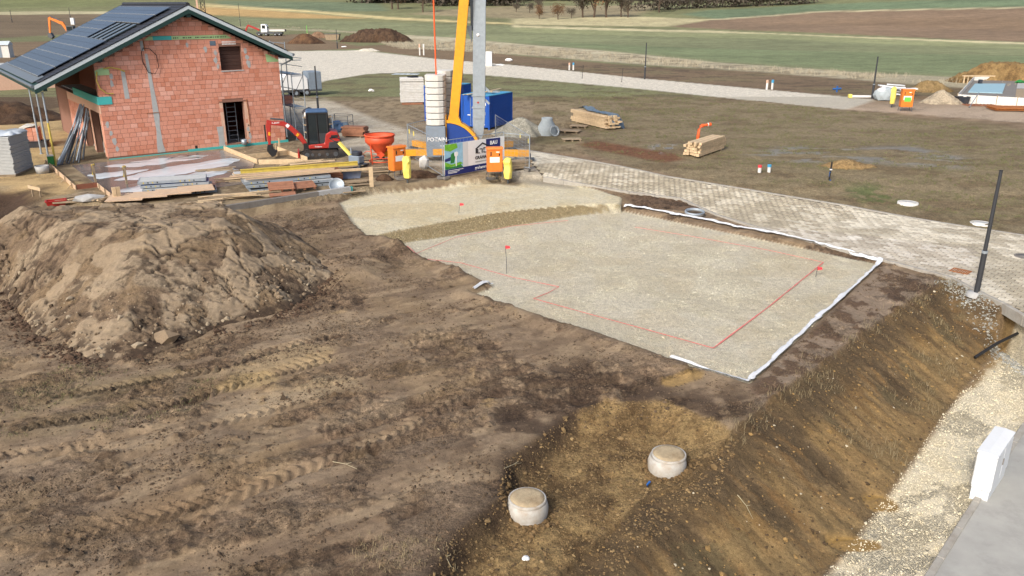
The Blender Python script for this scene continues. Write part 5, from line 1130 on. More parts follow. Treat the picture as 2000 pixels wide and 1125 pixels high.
for tt, xx in ((f1, .5), (f1, 1.4), (f3, .4), (f3, 2.2)): MB().box((xx, -.03, 1.5), (.18, .01, .24)).build('yellow_tag', 'yellow_bag', tt)
BLn = (fC-fB).length; bn = thing('banner', 'white and blue company banner with key and garden picture on the fence', 'banner', fB+Vector((0, 0, .1)), math.atan2(fC.y-fB.y, fC.x-fB.x))
k = bn.rotation_euler.z; yb = -.06
MB().b2((.04, yb-.012, 0), (BLn-.02, yb, 1.58)).build('sheet', 'white', bn)
def pr(x0, x1, z0, z1, m, name='print', lift=.015): return MB().b2((x0, yb-lift-.004, z0), (x1, yb-.0125, z1)).build(name, m, bn)
pr(.05, BLn-.03, .005, .33, 'ink_navy', 'blue_foot'); pr(.05, 1.25, .335, 1.575, 'skyprint', 'garden_picture'); pr(1.25, 1.6, .335, 1.575, 'paleprint', 'house_picture')
def prp(pts, m, name, lift=.018): return MB().prism([(a_*BLn, b_) for a_, b_ in pts], yb-lift-.003, yb-.0165, 'xz').build(name, m, bn)
prp([(.015, .34), (.3, .34), (.26, .5), (.14, .42), (.015, .5)], 'greenprint', 'hedge_picture'); prp([(.015, .5), (.1, .42), (.2, .46), (.3, .52), (.26, .62), (.12, .55), (.015, .72)], 'leafprint', 'lawn_picture'); prp([(.015, 1.3), (.1, 1.2), (.22, 1.35), (.2, 1.57), (.015, 1.57)], 'leafprint', 'leaf_picture'); prp([(.1, .6), (.16, .62), (.18, .95), (.15, 1.15), (.11, 1.05)], 'greenprint', 'bush_picture', .019); prp([(.015, .85), (.12, .95), (.1, .75), (.015, .72)], 'ink_navy', 'pool_picture')
prp([(.16, .95+.1*1), (.175, 1.14), (.205, 1.16), (.225, 1.08), (.215, .95), (.2, .92), (.198, .45), (.183, .42), (.178, .92), (.165, .95)], 'white', 'key_picture', .023)
prp([(.68, 1.0), (.92, .86), (.92, 1.53), (.68, 1.56)], 'ink_navy', 'corner_field'); prp([(.50, 1.15), (.62, 1.42), (.86, .98), (.85, .93), (.62, 1.34), (.51, 1.1)], 'ink_black', 'roof_logo', .024); prp([(.505, 1.12), (.525, 1.12), (.525, .9), (.505, .9)], 'ink_black', 'roof_logo', .024)
lx = lambda f_: f_*BLn
text('BAU', .27, 'white', bn, (lx(.745), yb-.028, 1.24), (1, 0, 0), (0, 0, 1), bold=.008); text('GRAHAMMER', .23, 'ink_black', bn, (lx(.495), yb-.02, .6), (1, 0, 0), (0, 0, 1), bold=.006)
text('47B', .36, 'ink_black', bn, (lx(.525), yb-.022, .86), (1, 0, 0), (0, 0, 1), bold=.004) if False else None
for q in ([(.53, 1.12), (.545, 1.12), (.545, .93), (.575, .93), (.575, .89), (.53, .89)], [(.57, 1.12), (.62, 1.12), (.62, .89), (.605, .89), (.605, 1.08), (.57, 1.08)], [(.635, 1.16), (.68, 1.16), (.68, 1.12), (.65, 1.12), (.65, 1.04), (.635, 1.04)], [(.635, .98), (.65, .98), (.65, .92), (.68, .92), (.68, .88), (.635, .88)], [(.69, 1.1), (.705, 1.06), (.7, .96), (.685, .95)]): prp(q, 'ink_black', 'logo_stroke', .024)
text('grahammer', .22, 'white', bn, (lx(.49), yb-.02, .1), (1, 0, 0), (0, 0, 1), bold=.004); text('SCHLÜSSEL', .11, 'concrete', bn, (lx(.5), yb-.02, .43), (1, 0, 0), (0, 0, 1)) if False else None
pr(lx(.5), lx(.68), .44, .5, 'concrete', 'small_print'); pr(lx(.06), lx(.3), .24, .265, 'white', 'small_print', .02); pr(lx(.06), lx(.24), .17, .195, 'white', 'small_print', .02); pr(lx(.06), lx(.2), .11, .135, 'white', 'small_print', .02)
# ------------------------------------------------------------------ orange power cabinets and wrapped standpipes
def cabinet(label, loc, rz, sc=1., legs=.3):
    t = thing('power_cabinet', label, 'power cabinet', loc, rz, 'orange site power cabinets'); a, b, h = .78*sc, .5*sc, 1.15*sc; z0 = legs
    MB().b2((-a/2, -b/2, z0), (a/2, b/2, z0+h)).build('case', 'orange', t, .015); MB().prism([(-b/2-.05, z0+h), (b/2+.05, z0+h), (b/2+.03, z0+h+.07), (-b/2, z0+h+.1)], -a/2-.03, a/2+.03, 'yz').build('roof', 'orange', t)
    MB().b2((-a/2+.05, -b/2-.012, z0+.08), (a/2-.05, -b/2, z0+h-.06)).build('door', 'orange', t); MB().b2((-a/2+.12, -b/2-.018, z0+h*.42), (a/2-.16, -b/2-.013, z0+h*.66)).build('notice', 'white', t); MB().b2((a/2-.2, -b/2-.03, z0+h*.72), (a/2-.14, -b/2-.013, z0+h*.82)).build('handle', 'black', t)
    MB().b2((-a/2+.15, -b/2-.018, z0+h*.72), (-a/2+.21, -b/2-.013, z0+h*.9)).build('slot', 'black', t); MB().b2((.05, -b/2-.018, z0+h*.86), (.22, -b/2-.013, z0+h*.9)).build('small_print', 'white', t)
    for sx in (-1, 1):
        for sy in (-1, 1): MB().tube([(sx*a*.44, sy*b*.42, z0), (sx*a*.5, sy*b*.6, 0)], .02, 6).build('leg', 'steel_dark', t)
    return t
cabinet('orange power cabinet behind the left yellow bag', at(777, 345, 0), .75, .98, .35); cabinet('orange power cabinet in front of the banner corner', at(966, 345, 0), .15, .98, .28); cabinet('faded orange power cabinet with green notice on the far site', at(1767, 217), -.15, 1.15, .35)
MB().box((0, -.31, .95), (.5, .01, .35)).build('green_notice', 'neon', [o for o in bpy.data.objects if o.get('label', '').startswith('faded orange')][0])
def bagged(label, loc, h=1.0):
    t = thing('wrapped_standpipe', label, 'standpipe', loc, rnd.uniform(0, 3), 'standpipes wrapped in yellow plastic'); MB().tube([(0, 0, -.1), (0, 0, h*.5)], .05, 8).build('pipe', 'steel_dark', t)
    n = 12; prof = [(.05, .18), (.17, .22), (.21, .5), (.2, .8), (.23, .95), (.17, 1.1), (.03, 1.14)]; V = []
    for r_, z_ in prof:
        for k in range(n): a = 2*math.pi*k/n; q = r_*(1+rnd.uniform(-.16, .16)); V.append((q*math.cos(a), q*math.sin(a), z_*h))
    MB().add(V, [(i*n+k, i*n+(k+1) % n, (i+1)*n+(k+1) % n, (i+1)*n+k) for i in range(len(prof)-1) for k in range(n)]).build('yellow_plastic', 'yellow_bag', t)
bagged('yellow plastic wrapped standpipe in front of the left orange cabinet', at(796, 357), 1.15); bagged('yellow plastic wrapped standpipe right of the banner', at(992, 358), 1.15); bagged('yellow plastic wrapped standpipe left of the far orange cabinet', at(1741, 210), 1.5)
for (a, b, lb) in ((785, 352, 'grey cable coil at the foot of the left orange cabinet'), (960, 352, 'dark cable coil under the right orange cabinet')):
    t = thing('cable_coil', lb, 'cable', at(a, b), 0); n = 40; MB().tube([((.3+.05*math.sin(k*1.7))*math.cos(k*.5), (.3+.05*math.cos(k*2.1))*math.sin(k*.5), .04+k*.004) for k in range(n)], .018, 5).build('cable', 'steel_dark' if a > 900 else 'concrete_dark', t)
t = thing('plastic_sack', 'white plastic sack lying inside the fence left of the banner', 'sack', at(830, 330), .5); mm = MB(); V, F_ = ico(); mm.add([tuple(v) for v in V*np.array([.3, .22, .42])*(1+NR.uniform(-.2, .2, (len(V), 1)))+np.array([0, 0, .32])], [tuple(f) for f in F_]); mm.build('sack', 'white_dirty', t)
# timber blocks behind the right cabinet
lumber('timber_blocks', 'short timber blocks stacked under the right crane outrigger', 'timber', at(1010, 330), .55, 1.3, 4, 3, .2, .13, 'wood_grey', .1)
lumber('planks_on_ground', 'long flat planks on the ground behind the concrete bucket', 'planks', at(770, 312), .28, 5.2, 3, 1, .25, .05, 'wood', .4, .02, None, 'plank', False)
lumber('planks_on_ground', 'short planks on the ground left of the concrete bucket', 'planks', at(690, 316), .24, 2.6, 2, 1, .25, .05, 'wood_grey', .3, .02, None, 'plank', False)
lumber('planks_on_ground', 'planks on the ground right of the concrete bucket by the fence', 'planks', at(782, 298), .5, 2.6, 2, 1, .25, .05, 'wood_grey', .3, .02, None, 'plank', False)
# ------------------------------------------------------------------ concrete bucket
g = at(744, 318); t = thing('concrete_bucket', 'orange-red concrete skip bucket with funnel on a tube frame', 'concrete bucket', g, .2)
MB().lathe([(.0, .42), (.17, .42), (.2, .5), (.76, 1.12), (.79, 1.18), (.79, 1.52), (.75, 1.52), (.75, 1.2), (.16, .55), (.0, .55)], 28).build('funnel', 'orange_red', t); MB().lathe([(.77, 1.47), (.83, 1.47), (.83, 1.55), (.77, 1.55)], 28).build('rim', 'orange_red', t)
MB().lathe([(.60, .1), (.64, .1), (.64, .15), (.60, .15), (.60, .1)], 24).build('foot_ring', 'orange_red', t)
for k in range(4): a = R(45+90*k); MB().tube([(.66*math.cos(a), .66*math.sin(a), .02), (.74*math.cos(a), .74*math.sin(a), 1.25)], .035, 6).build('leg', 'orange_red', t)
for k in range(4): a, b = R(45+90*k), R(135+90*k); MB().tube([(.67*math.cos(a), .67*math.sin(a), .3), (.67*math.cos(b), .67*math.sin(b), .3)], .022, 6).build('brace', 'orange_red', t)
MB().box((0, -.25, .5), (.3, .2, .3), M=Matrix.Rotation(R(45), 3, 'Y')).build('outlet_gate', 'orange_red', t); MB().tube([(-.1, -.4, .6), (-.75, -.5, .75), (-.95, -.3, .55), (-.8, -.2, .4)], .018, 6).build('lever', 'orange_red', t)
# ------------------------------------------------------------------ mini excavator
g = at(628, 306); ex = thing('mini_excavator', 'small red excavator with black cab standing before the house', 'excavator', g, R(180+14)); ex.scale = (1.08, 1.08, 1.08)
for sy in (-1, 1):
    tr = MB(); n = 10; pts = [(-.72+.2*math.cos(R(90+k*18)), .23+.2*math.sin(R(90+k*18))) for k in range(11)]+[(.72+.2*math.cos(R(-90+k*18)), .23+.2*math.sin(R(-90+k*18))) for k in range(11)]
    tk = tr.prism(pts, sy*.55-.13, sy*.55+.13, 'xz').build('track', 'rubber', ex, .0)
    for k in range(16):
        MB().box((-.75+k*.1, sy*.55, .435), (.05, .27, .03)).build('track_pad', 'rubber', tk); MB().box((-.75+k*.1, sy*.55, .025), (.05, .27, .03)).build('track_pad', 'rubber', tk)
    for xx in (-.72, -.3, .1, .45, .72): MB().tube([(xx, sy*.55-.15, .23), (xx, sy*.55+.15, .23)], .12 if abs(xx) > .6 else .08, 12).build('wheel', 'steel_dark', tk)
MB().box((0, 0, .34), (1.0, .85, .16)).build('undercarriage', 'black', ex); MB().lathe([(.36, .4), (.36, .52)], 20).build('slew_ring', 'black', ex)
MB().prism([(-.95, .52), (.6, .52), (.62, .72), (-.2, .78), (-.3, 1.25), (-.55, 1.4), (-.9, 1.32), (-1.02, .95)], -.62, .62, 'xz').build('body', 'red', ex, .04)
MB().prism([(-1.0, .5), (-.35, .5), (-.42, .85), (-1.06, .92)], -.64, .64, 'xz').build('counterweight', 'anthracite', ex, .04)
MB().box((-.72, .63, 1.12), (.34, .02, .16)).build('vent', 'black', ex); MB().box((-.72, -.63, 1.12), (.34, .02, .16)).build('vent', 'black', ex)
cx0, cx1, cyw = -.45, .62, .5; cz0, cz1 = .74, 2.3
cabm = MB()
for (xx, yy) in ((cx0, -cyw), (cx0, cyw), (cx1, -cyw), (cx1, cyw)): cabm.beam((xx, yy, cz0), (xx*.94, yy*.95, cz1), .08, .08)
for yy in (-cyw, cyw):
    cabm.beam((cx0, yy, cz0), (cx1, yy, cz0), .07, .08); cabm.beam((cx0, yy*.95, cz1), (cx1*.95, yy*.95, cz1), .07, .08); cabm.beam((.08, yy, cz0), (.1, yy*.96, cz1), .06, .06)
for xx in (cx0, cx1): cabm.beam((xx, -cyw, cz0), (xx, cyw, cz0), .07, .08); cabm.beam((xx*.95, -cyw, cz1), (xx*.95, cyw, cz1), .07, .08)
cb = cabm.build('cab_frame', 'black', ex)
MB().prism([(cx0-.05, cz1+.03), (cx1+.04, cz1+.03), (cx1-.05, cz1+.15), (cx0+.05, cz1+.15)], -cyw-.03, cyw+.03, 'xz').build('cab_roof', 'tarp_blue', ex, .03)
for yy in (-cyw, cyw): MB().b2((cx0+.04, yy*.97-.006, cz0+.55), (.06, yy*.97+.006, cz1)).build('side_window', 'glass_dark', cb); MB().b2((.12, yy*.97-.006, cz0+.05), (cx1-.03, yy*.97+.006, cz1)).build('door_window', 'glass_dark', cb); MB().b2((cx0+.03, yy*.985-.006, cz0), (.07, yy*.985+.006, cz0+.55)).build('lower_panel', 'anthracite', cb)
MB().b2((cx1-.03, -cyw+.05, cz0+.05), (cx1-.02, cyw-.05, cz1)).build('windscreen', 'glass_dark', cb); MB().b2((cx0+.02, -cyw+.05, cz0+.5), (cx0+.03, cyw-.05, cz1)).build('rear_window', 'glass_dark', cb); MB().box((-.1, 0, 1.2), (.4, .45, .6)).build('seat', 'black', cb)
def plate(name, pts, y0, y1, m): return MB().prism(pts, y0, y1, 'xz').build(name, m, ex, .015)
plate('boom', [(.62, .62), (.8, .55), (1.05, .95), (1.55, 1.5), (1.8, 1.66), (2.45, 1.75), (2.5, 1.92), (1.75, 1.9), (1.42, 1.72), (.9, 1.2)], -.1, .1, 'red'); plate('arm', [(2.35, 1.95), (2.58, 2.0), (2.66, 1.7), (2.62, .72), (2.5, .7), (2.42, 1.6)], -.08, .08, 'red')
plate('bucket', [(2.4, .75), (2.66, .75), (2.72, .45), (2.5, .12), (2.3, .18), (2.2, .42), (2.34, .45), (2.42, .6)], -.2, .2, 'black'); MB().tube([(1.75, 0, 1.98), (2.4, 0, 2.06)], .045, 8).build('arm_cylinder', 'steel_dark', ex); MB().tube([(.85, -.16, .7), (1.35, -.14, 1.35)], .05, 8).build('boom_cylinder', 'black', ex); MB().tube([(2.72, 0, 1.75), (2.72, 0, .9)], .04, 8).build('bucket_cylinder', 'black', ex)
MB().box((.72, 0, .6), (.3, .3, .3)).build('swing_bracket', 'black', ex); MB().box((1.15, 0, .22), (.08, 1.2, .3)).build('blade', 'red', ex); MB().beam((.6, .3, .3), (1.12, .3, .22), .06, .08).build('blade_arm', 'black', ex); MB().beam((.6, -.3, .3), (1.12, -.3, .22), .06, .08).build('blade_arm', 'black', ex)
MB().box((1.58, .105, 1.68), (.16, .008, .16), M=Matrix.Rotation(R(45), 3, 'Y')).build('boom_sticker', 'white', ex); MB().box((2.52, .085, 1.3), (.1, .008, .18)).build('arm_sticker', 'crane_yellow', ex); MB().box((1.12, .105, 1.2), (.12, .008, .16), M=Matrix.Rotation(R(-40), 3, 'Y')).build('boom_sticker', 'crane_yellow', ex)
text('Kubota', .13, 'white', ex, (2.35, .106, 1.79), (-1, 0, .1), (.1, 0, 1)); text('Kubota', .12, 'white', ex, (.3, .63, .6), (-1, 0, 0), (0, 0, 1))
# ------------------------------------------------------------------ plate compactor
g = at(697, 326); t = thing('plate_compactor', 'grey plate compactor with yellow handle left of the concrete bucket', 'plate compactor', g, R(150)); t.scale = (1.2, 1.2, 1.2)
MB().prism([(-.45, .12), (-.35, .03), (.35, .03), (.45, .12), (.45, .16), (-.45, .16)], -.3, .3, 'xz').build('base_plate', 'steel_dark', t); MB().box((0, 0, .35), (.6, .42, .34)).build('engine_housing', 'crane_grey', t, .04); MB().box((-.05, 0, .6), (.42, .36, .2)).build('hood', 'plastic_black', t, .05); MB().tube([(.15, .15, .6), (.15, .15, .85)], .04, 8).build('exhaust', 'galv', t)
MB().beam((.25, 0, .45), (.95, 0, 1.0), .14, .1).build('handle_shaft', 'yellow_bag', t); MB().tube([(.9, -.02, .98), (1.05, -.22, 1.1), (1.3, -.2, 1.2), (1.3, .2, 1.2), (1.05, .22, 1.1), (.9, .02, .98)], .025, 6).build('handle_loop', 'black', t)
# ------------------------------------------------------------------ stack with tarp and wire crate
g = at(695, 266); lumber('board_stack', 'brown board stack beside the wire crate on the muddy road', 'board stack', g, -.15, 1.5, 3, 6, .42, .1, 'wood_red', .06)
g = at(668, 258); t = thing('wire_crate', 'wire mesh crate with blue tarp behind the brown board stack', 'wire crate', g, -.2); a, b, h = 1.3, .9, 1.15
for sx in (-1, 1):
    for sy in (-1, 1): MB().tube([(sx*a/2, sy*b/2, 0), (sx*a/2, sy*b/2, h)], .022, 6).build('post', 'steel_dark', t)
for zz in (.15, h*.6, h):
    for q in (((-1, -1), (1, -1)), ((1, -1), (1, 1)), ((1, 1), (-1, 1)), ((-1, 1), (-1, -1))): MB().tube([(q[0][0]*a/2, q[0][1]*b/2, zz), (q[1][0]*a/2, q[1][1]*b/2, zz)], .015, 5).build('rail', 'steel_dark', t)
def crumple(name, m, parent, c, s, seed=0, k=.25):
    rg = np.random.RandomState(seed); bm = bmesh.new(); bmesh.ops.create_icosphere(bm, subdivisions=2, radius=1)
    for v in bm.verts: f = 1+rg.uniform(-k, k); v.co = Vector((v.co.x*s[0]*f+c[0], v.co.y*s[1]*f+c[1], max(v.co.z*s[2]*f+c[2], .0)))
    me = bpy.data.meshes.new(name); bm.to_mesh(me); bm.free(); me.materials.append(MATS[m]); return link(name, me, parent)
crumple('tarp', 'tarp_blue', t, (-.35, -.1, .4), (.5, .45, .42), 4); crumple('contents', 'tarp_grey', t, (.25, .1, .4), (.35, .3, .25), 5)
# ------------------------------------------------------------------ blue containers
def container(label, p0, rz, L, w_, h, group='blue site containers'):
    t = thing('site_container', label, 'container', p0, rz, group); m = MB(); m.b2((0.05, .05, .12), (L-.05, w_-.05, h-.05)); m.build('shell', 'blue_container', t)
    for (x0, x1, y0, y1) in ((0, .1, 0, .1), (L-.1, L, 0, .1), (0, .1, w_-.1, w_), (L-.1, L, w_-.1, w_)): MB().b2((x0, y0, 0), (x1, y1, h)).build('corner_post', 'blue_container', t)
    n = int((L-.2)/.14)
    rb = MB().b2((0, -.02, .14), (.06, .01, h-.1)).build('rib', 'blue_container', t)
    for k in range(n):
        for yy in (.035, w_-.025):
            o = rb if (k == 0 and yy < .1) else rb.copy()
            if o is not rb: COL.objects.link(o); o.parent = t
            o.location = (.12+k*.14, yy, 0)
    n = int((w_-.2)/.14); rb2 = MB().b2((-.02, 0, .14), (.01, .06, h-.1)).build('rib', 'blue_container', t)
    for k in range(n):
        o = rb2 if k == 0 else rb2.copy()
        if k: COL.objects.link(o); o.parent = t
        o.location = (L-.03, .12+k*.14, 0)
    MB().b2((.0, 0, h-.04), (L, w_, h)).build('roof', 'tarp_lightblue', t)
    for yy in (.12, w_/2+.02): MB().b2((-.0, yy, .15), (.045, yy+w_/2-.14, h-.12)).build('door', 'blue_container', t)
    for yy in (w_*.35, w_*.65): MB().tube([(-.03, yy, .2), (-.03, yy, h-.2)], .02, 6).build('lock_bar', 'galv', t)
    return t
c1 = at(956, 254); rzc = math.atan2(*(lambda d: (d.y, d.x))(at(1013, 240)-c1))
c1b = P(918, 232); w1 = 2.2
ct = container('nearer blue site container with loose planks on its roof', c1, rzc, 3.2, 2.3, 2.3)
MB().b2((-.035, .25, 1.62), (-.028, .5, 1.82)).build('white_plate', 'white', ct); MB().b2((-.035, 1.5, .9), (-.028, 1.75, .96)).build('white_plate', 'white', ct); MB().b2((-.035, .3, .98), (-.028, .55, 1.2)).build('white_plate', 'paleprint', ct); MB().b2((-.035, .35, .1+.2), (-.028, .6, .36)).build('white_plate', 'white', ct)
text('BI', .2, 'blue_deep', ct, (-.037, .46, 1.65), (0, -1, 0), (0, 0, 1), ext=.002)
p = c1+Vector((-3.0, 3.4, 0)); container('farther blue site container behind the crane mast', p, rzc, 3.0, 2.2, 2.6)
t = thing('roof_planks', 'thin planks and battens lying on the nearer blue container', 'planks', c1+Vector((0, 0, 2.3)), rzc)
for a, b in (((-.4, 1.5, .05), (2.9, 1.0, .1)), ((-.6, 1.7, .04), (2.0, 1.4, .06)), ((.9, 1.6, .12), (1.6, .1, .12)), ((.8, .3, .16), (1.7, .8, .16)), ((1.1, .9, .17), (3.1, .9, .2))): MB().beam(a, b, .13, .035).build('plank', 'wood', t)
# white board stack and ladder
g = at(805, 203); t = thing('white_board_stack', 'tall stack of white corrugated boards on a pallet behind the ballast', 'board stack', g, .18)
for k in range(15): MB().prism([(-1.0, -.65), (1.0, -.65), (.97, .65), (-.97, .65)], .22+k*.135, .22+k*.135+.115).build('board', 'white_dirty', t).location = (rnd.uniform(-.04, .04), rnd.uniform(-.04, .04), 0)
MB().box((0, 0, .1), (1.8, 1.2, .18)).build('pallet_base', 'wood_red', t); crumple('black_film', 'black', t, (.2, .1, 2.28), (.5, .3, .1), 8)
t = thing('mesh_mats', 'grey steel mats lying flat behind the white board stack', 'steel mat', at(790, 147), -.1)
for k in range(6): MB().tube([(-1.6, k*.3, .08), (1.6, k*.3, .08)], .03, 5).build('bar', 'galv', t)
for k in range(5): MB().tube([(-1.4+k*.7, -.1, .12), (-1.4+k*.7, 1.6, .12)], .03, 5).build('bar', 'galv', t)
# concrete cone, pallets, timber stacks
g = at(1068, 263); t = thing('concrete_cone', 'pale grey concrete manhole cone beside the gravel heap', 'concrete cone', g, 0); MB().lathe([(.68, 0), (.68, .3), (.66, .42), (.36, .95), (.36, 1.12), (.28, 1.12), (.28, .95), (.58, .4), (.6, 0)], 28).build('cone', 'cone_grey', t)
t = thing('concrete_ring', 'thin grey concrete ring leaning against the cone', 'concrete ring', at(1083, 266, .34), .5); t.rotation_euler.x = R(74); MB().lathe([(.26, -.04), (.36, -.04), (.36, .04), (.26, .04), (.26, -.04)], 24).build('ring', 'cone_grey', t)
pallet('pallet', 'grey pallet lying right of the concrete cone', at(1106, 258), -.3, 'wood_grey', 1.9, 1.0); pallet('pallet', 'grey pallet nearest to the tarp covered timber', at(1131, 249), -.3, 'wood_grey', 1.2, .9); pallet('pallet', 'small pallet with boards on top near the street edge', at(1116, 275), .1, 'wood_grey', 1.2, .8)
tA, tB = at(1110, 236), at(1205, 258)
t1 = lumber('timber_stack', 'pale timber stack covered by a blue-grey tarp on the dirt', 'timber stack', (tA+tB)/2+Vector((.3, .5, 0)), math.atan2(tB.y-tA.y, tB.x-tA.x), 4.6, 5, 7, .24, .12, 'wood', .18)
t = thing('tarp', 'blue-grey tarp slung over the timber stack', 'tarp', t1.location+Vector((0, 0, .9)), t1.rotation_euler.z); n, k = 24, 10; V = []
for i in range(n):
    for j in range(k):
        xx = -1.9+i*4.2/(n-1); yy = -.25+j*1.3/(k-1); zz = .06+.07*rnd.random()+.25*math.exp(-((xx+1.4)/.4)**2)*rnd.uniform(.4, 1); zz -= max(0, yy-.55)**1.2*1.3; zz -= max(0, xx-1.95)*2.2; V.append((xx, yy, zz))
MB().add(V, [(i*k+j, (i+1)*k+j, (i+1)*k+j+1, i*k+j+1) for i in range(n-1) for j in range(k-1)]).build('sheet', 'tarp_grey', t)
tA, tB = at(1332, 313), at(1420, 288)
lumber('timber_stack', 'weathered square timber stack in front of the orange pipe', 'timber stack', (tA+tB)/2+Vector((0, .3, 0)), math.atan2(tB.y-tA.y, tB.x-tA.x)+.06, 3.6, 6, 5, .17, .15, 'wood', .16)
g = at(1361, 290); t = thing('orange_pipe', 'bent orange drain pipe standing upright behind the timber stack', 'pipe', g, .25); MB().tube([(0, 0, -.1), (.02, 0, .75)], .09, 12).build('pipe', 'pipe_orange', t); MB().tube([(.02, 0, .75), (.05, 0, 1.15), (.12, 0, 1.3), (.3, 0, 1.36), (.78, 0, 1.42)], .075, 12).build('bend', 'pipe_orange', t)
for q in (((.02, 0, .7), (.03, 0, .82)), ((.2, 0, 1.33), (.32, 0, 1.37)), ((.7, 0, 1.41), (.8, 0, 1.42))): MB().tube(q, .1, 12).build('collar', 'pipe_orange', t)
MB().tube([(0, 0, -.05), (0, 0, .15)], .12, 12).build('socket', 'red', t); MB().lathe([(.075, -.02), (.1, -.02), (.1, .02), (.075, .02)], 12).build('string', 'white', t).matrix_local = Matrix.Translation((.62, 0, 1.4)) @ Matrix.Rotation(R(90), 4, 'Y')
# pipe stubs
def stub(label, px, py, cols, h=.6, r=.075, gap=.38):
    g = at(px, py); t = thing('pipe_stub', label, 'pipe stubs', g, .1, 'capped service pipe stubs')
    for k, c_ in enumerate(cols): MB().tube([((k-.5)*gap, k*.1, -.1), ((k-.5)*gap, k*.1, h*.75)], r, 10).build('pipe', 'white_dirty', t); MB().tube([((k-.5)*gap, k*.1, h*.7), ((k-.5)*gap, k*.1, h)], r*1.15, 10).build('cap', c_, t)
stub('red and blue capped pipe stubs beside the street edge', 1493, 338, ('red_flag', 'tarp_lightblue'), .42, .09, .55); stub('red and blue capped pipe stubs on the dirt beyond the white road, middle', 1503, 175, ('header', 'tarp_lightblue'), .95, .11, .6); stub('two capped pipe stubs beyond the white road near the crane', 1116, 137, ('header', 'tarp_lightblue'), .95, .11, .55); stub('two pale pipe stubs behind the orange crane rod', 824, 108, ('header', 'paleprint'), 1.9, .14, .7)
g = at(1622, 355); t = thing('blue_water_pipe', 'dark pole with blue water pipe bending out of the soil', 'pipe', g, 0); MB().tube([(-.08, 0, .1), (-.05, 0, 1.0)], .045, 8).build('pole', 'black', t); MB().tube([(-.08, 0, .5), (-.08, 0, .15), (0, 0, .03), (.25, -.05, .0)], .04, 8).build('pipe', 'pipe_blue', t); MB().box((-.06, 0, .62), (.1, .1, .06)).build('clamp', 'white', t)
t = thing('blue_valve', 'small blue pipe piece on the dirt left of the far lamp', 'pipe', at(1634, 180), 0); MB().tube([(-.4, 0, .3), (.4, 0, .35)], .09, 8).build('pipe', 'pipe_blue', t); MB().tube([(0, 0, 0), (0, 0, .6)], .09, 8).build('branch', 'pipe_blue', t)
for a, b, lb in ((1137, 153, 'dark thin peg beside the white road nearest the crane'), (1214, 160, 'dark thin peg beside the white road before the middle lamp')):
    t = thing('peg', lb, 'peg', at(a, b), 0); MB().tube([(0, 0, 0), (.1, 0, 1.5)], .03, 6).build('rod', 'black', t); MB().box((0, 0, .02), (.12, .12, .06)).build('foot', 'black', t)
# ------------------------------------------------------------------ lamp posts
def lamp(label, px, py, h, r=.055):
    g = at(px, py); g.z = max(g.z, zroad(g.x, g.y)-.05) if g.y < 30 else g.z; t = thing('lamp_post', label, 'lamp post', g, 0, 'dark lamp posts without heads')
    MB().tube([(0, 0, -.2), (0, 0, h*.34)], r*1.35, 12).build('lower_pole', 'anthracite', t); MB().tube([(0, 0, h*.34), (0, 0, h*.36)], r*1.4, 12).build('joint_ring', 'galv', t); MB().tube([(0, 0, h*.36), (0, 0, h)], [r, r*.8], 12).build('upper_pole', 'anthracite', t); MB().tube([(0, 0, h), (0, 0, h+.03)], r*.85, 12).build('cap', 'black', t)
    return t
lp = lamp('tall dark lamp post at the right street corner', 1907, 573, 4.0, .062); MB().lathe([(.001, .05), (.26, .04), (.3, -.1)], 20).build('base_disc', 'concrete', lp)
lamp('dark lamp post right of the house scaffold', 622, 221, 3.6, .065); lamp('dark lamp post on the far side of the white road, in the middle', 1259, 155, 4.05, .07); lamp('dark lamp post beside the white boards on the far right site', 1703, 193, 3.7, .075); lamp('thin far lamp post left of the long dark heap', 659, 95, 3.8, .08); lamp('far lamp post behind the solar panels, right of the orange excavator', 138, 38, 4.2, .09); lamp('far lamp post at the top left behind the white road', 24, 44, 4.2, .09); lamp('thin far pole rising behind the right roof slope', 470, 52, 7.5, .07)
# ------------------------------------------------------------------ concrete shafts
def shaft(label, px, py, off, zt, ring=True, name='shaft'):
    p = P(px, py, zt); t = thing('concrete_shaft', label, 'concrete shaft', (p.x, p.y, zt), .3, 'buried concrete shafts with lids')
    MB().lathe([(.24, -1.0), (.32, -.6), (.395, -.32), (.405, -.18), (.375, -.07), (.345, -.045)], 32).build('cone', 'shaft', t)
    MB().lathe([(.30, -.1), (.36, -.1), (.362, -.0), (.335, .008), (.31, -.02)], 32).build('rim_ring', 'shaft', t).location = (off, off*.4, 0)
    MB().lathe([(.001, .045), (.22, .043), (.30, .03), (.332, .005), (.332, -.06)], 32).build('lid', 'lid', t).location = (off, off*.4, 0)
shaft('nearer concrete shaft with soil stained lid in the dug clay', 1030, 972, 0, -.64); shaft('farther concrete shaft whose lid sits off centre', 1304, 887, .035, -.68)
t = thing('pipe_end', 'small white round pipe cap poking out of the clay', 'pipe cap', at(1027, 1100), 0); MB().lathe([(.001, .13), (.05, .13), (.07, .1), (.07, -.1)], 18).build('cap', 'white', t); MB().lathe([(.07, .02), (.082, .02), (.082, .05), (.07, .05)], 18).build('ring', 'white', t)
t = thing('blue_hose_end', 'tiny blue hose end at the crest near the farther shaft', 'hose', at(1264, 957), .5); MB().tube([(0, 0, 0), (.02, .03, .1), (.1, .05, .14)], .025, 8).build('hose', 'pipe_blue', t)
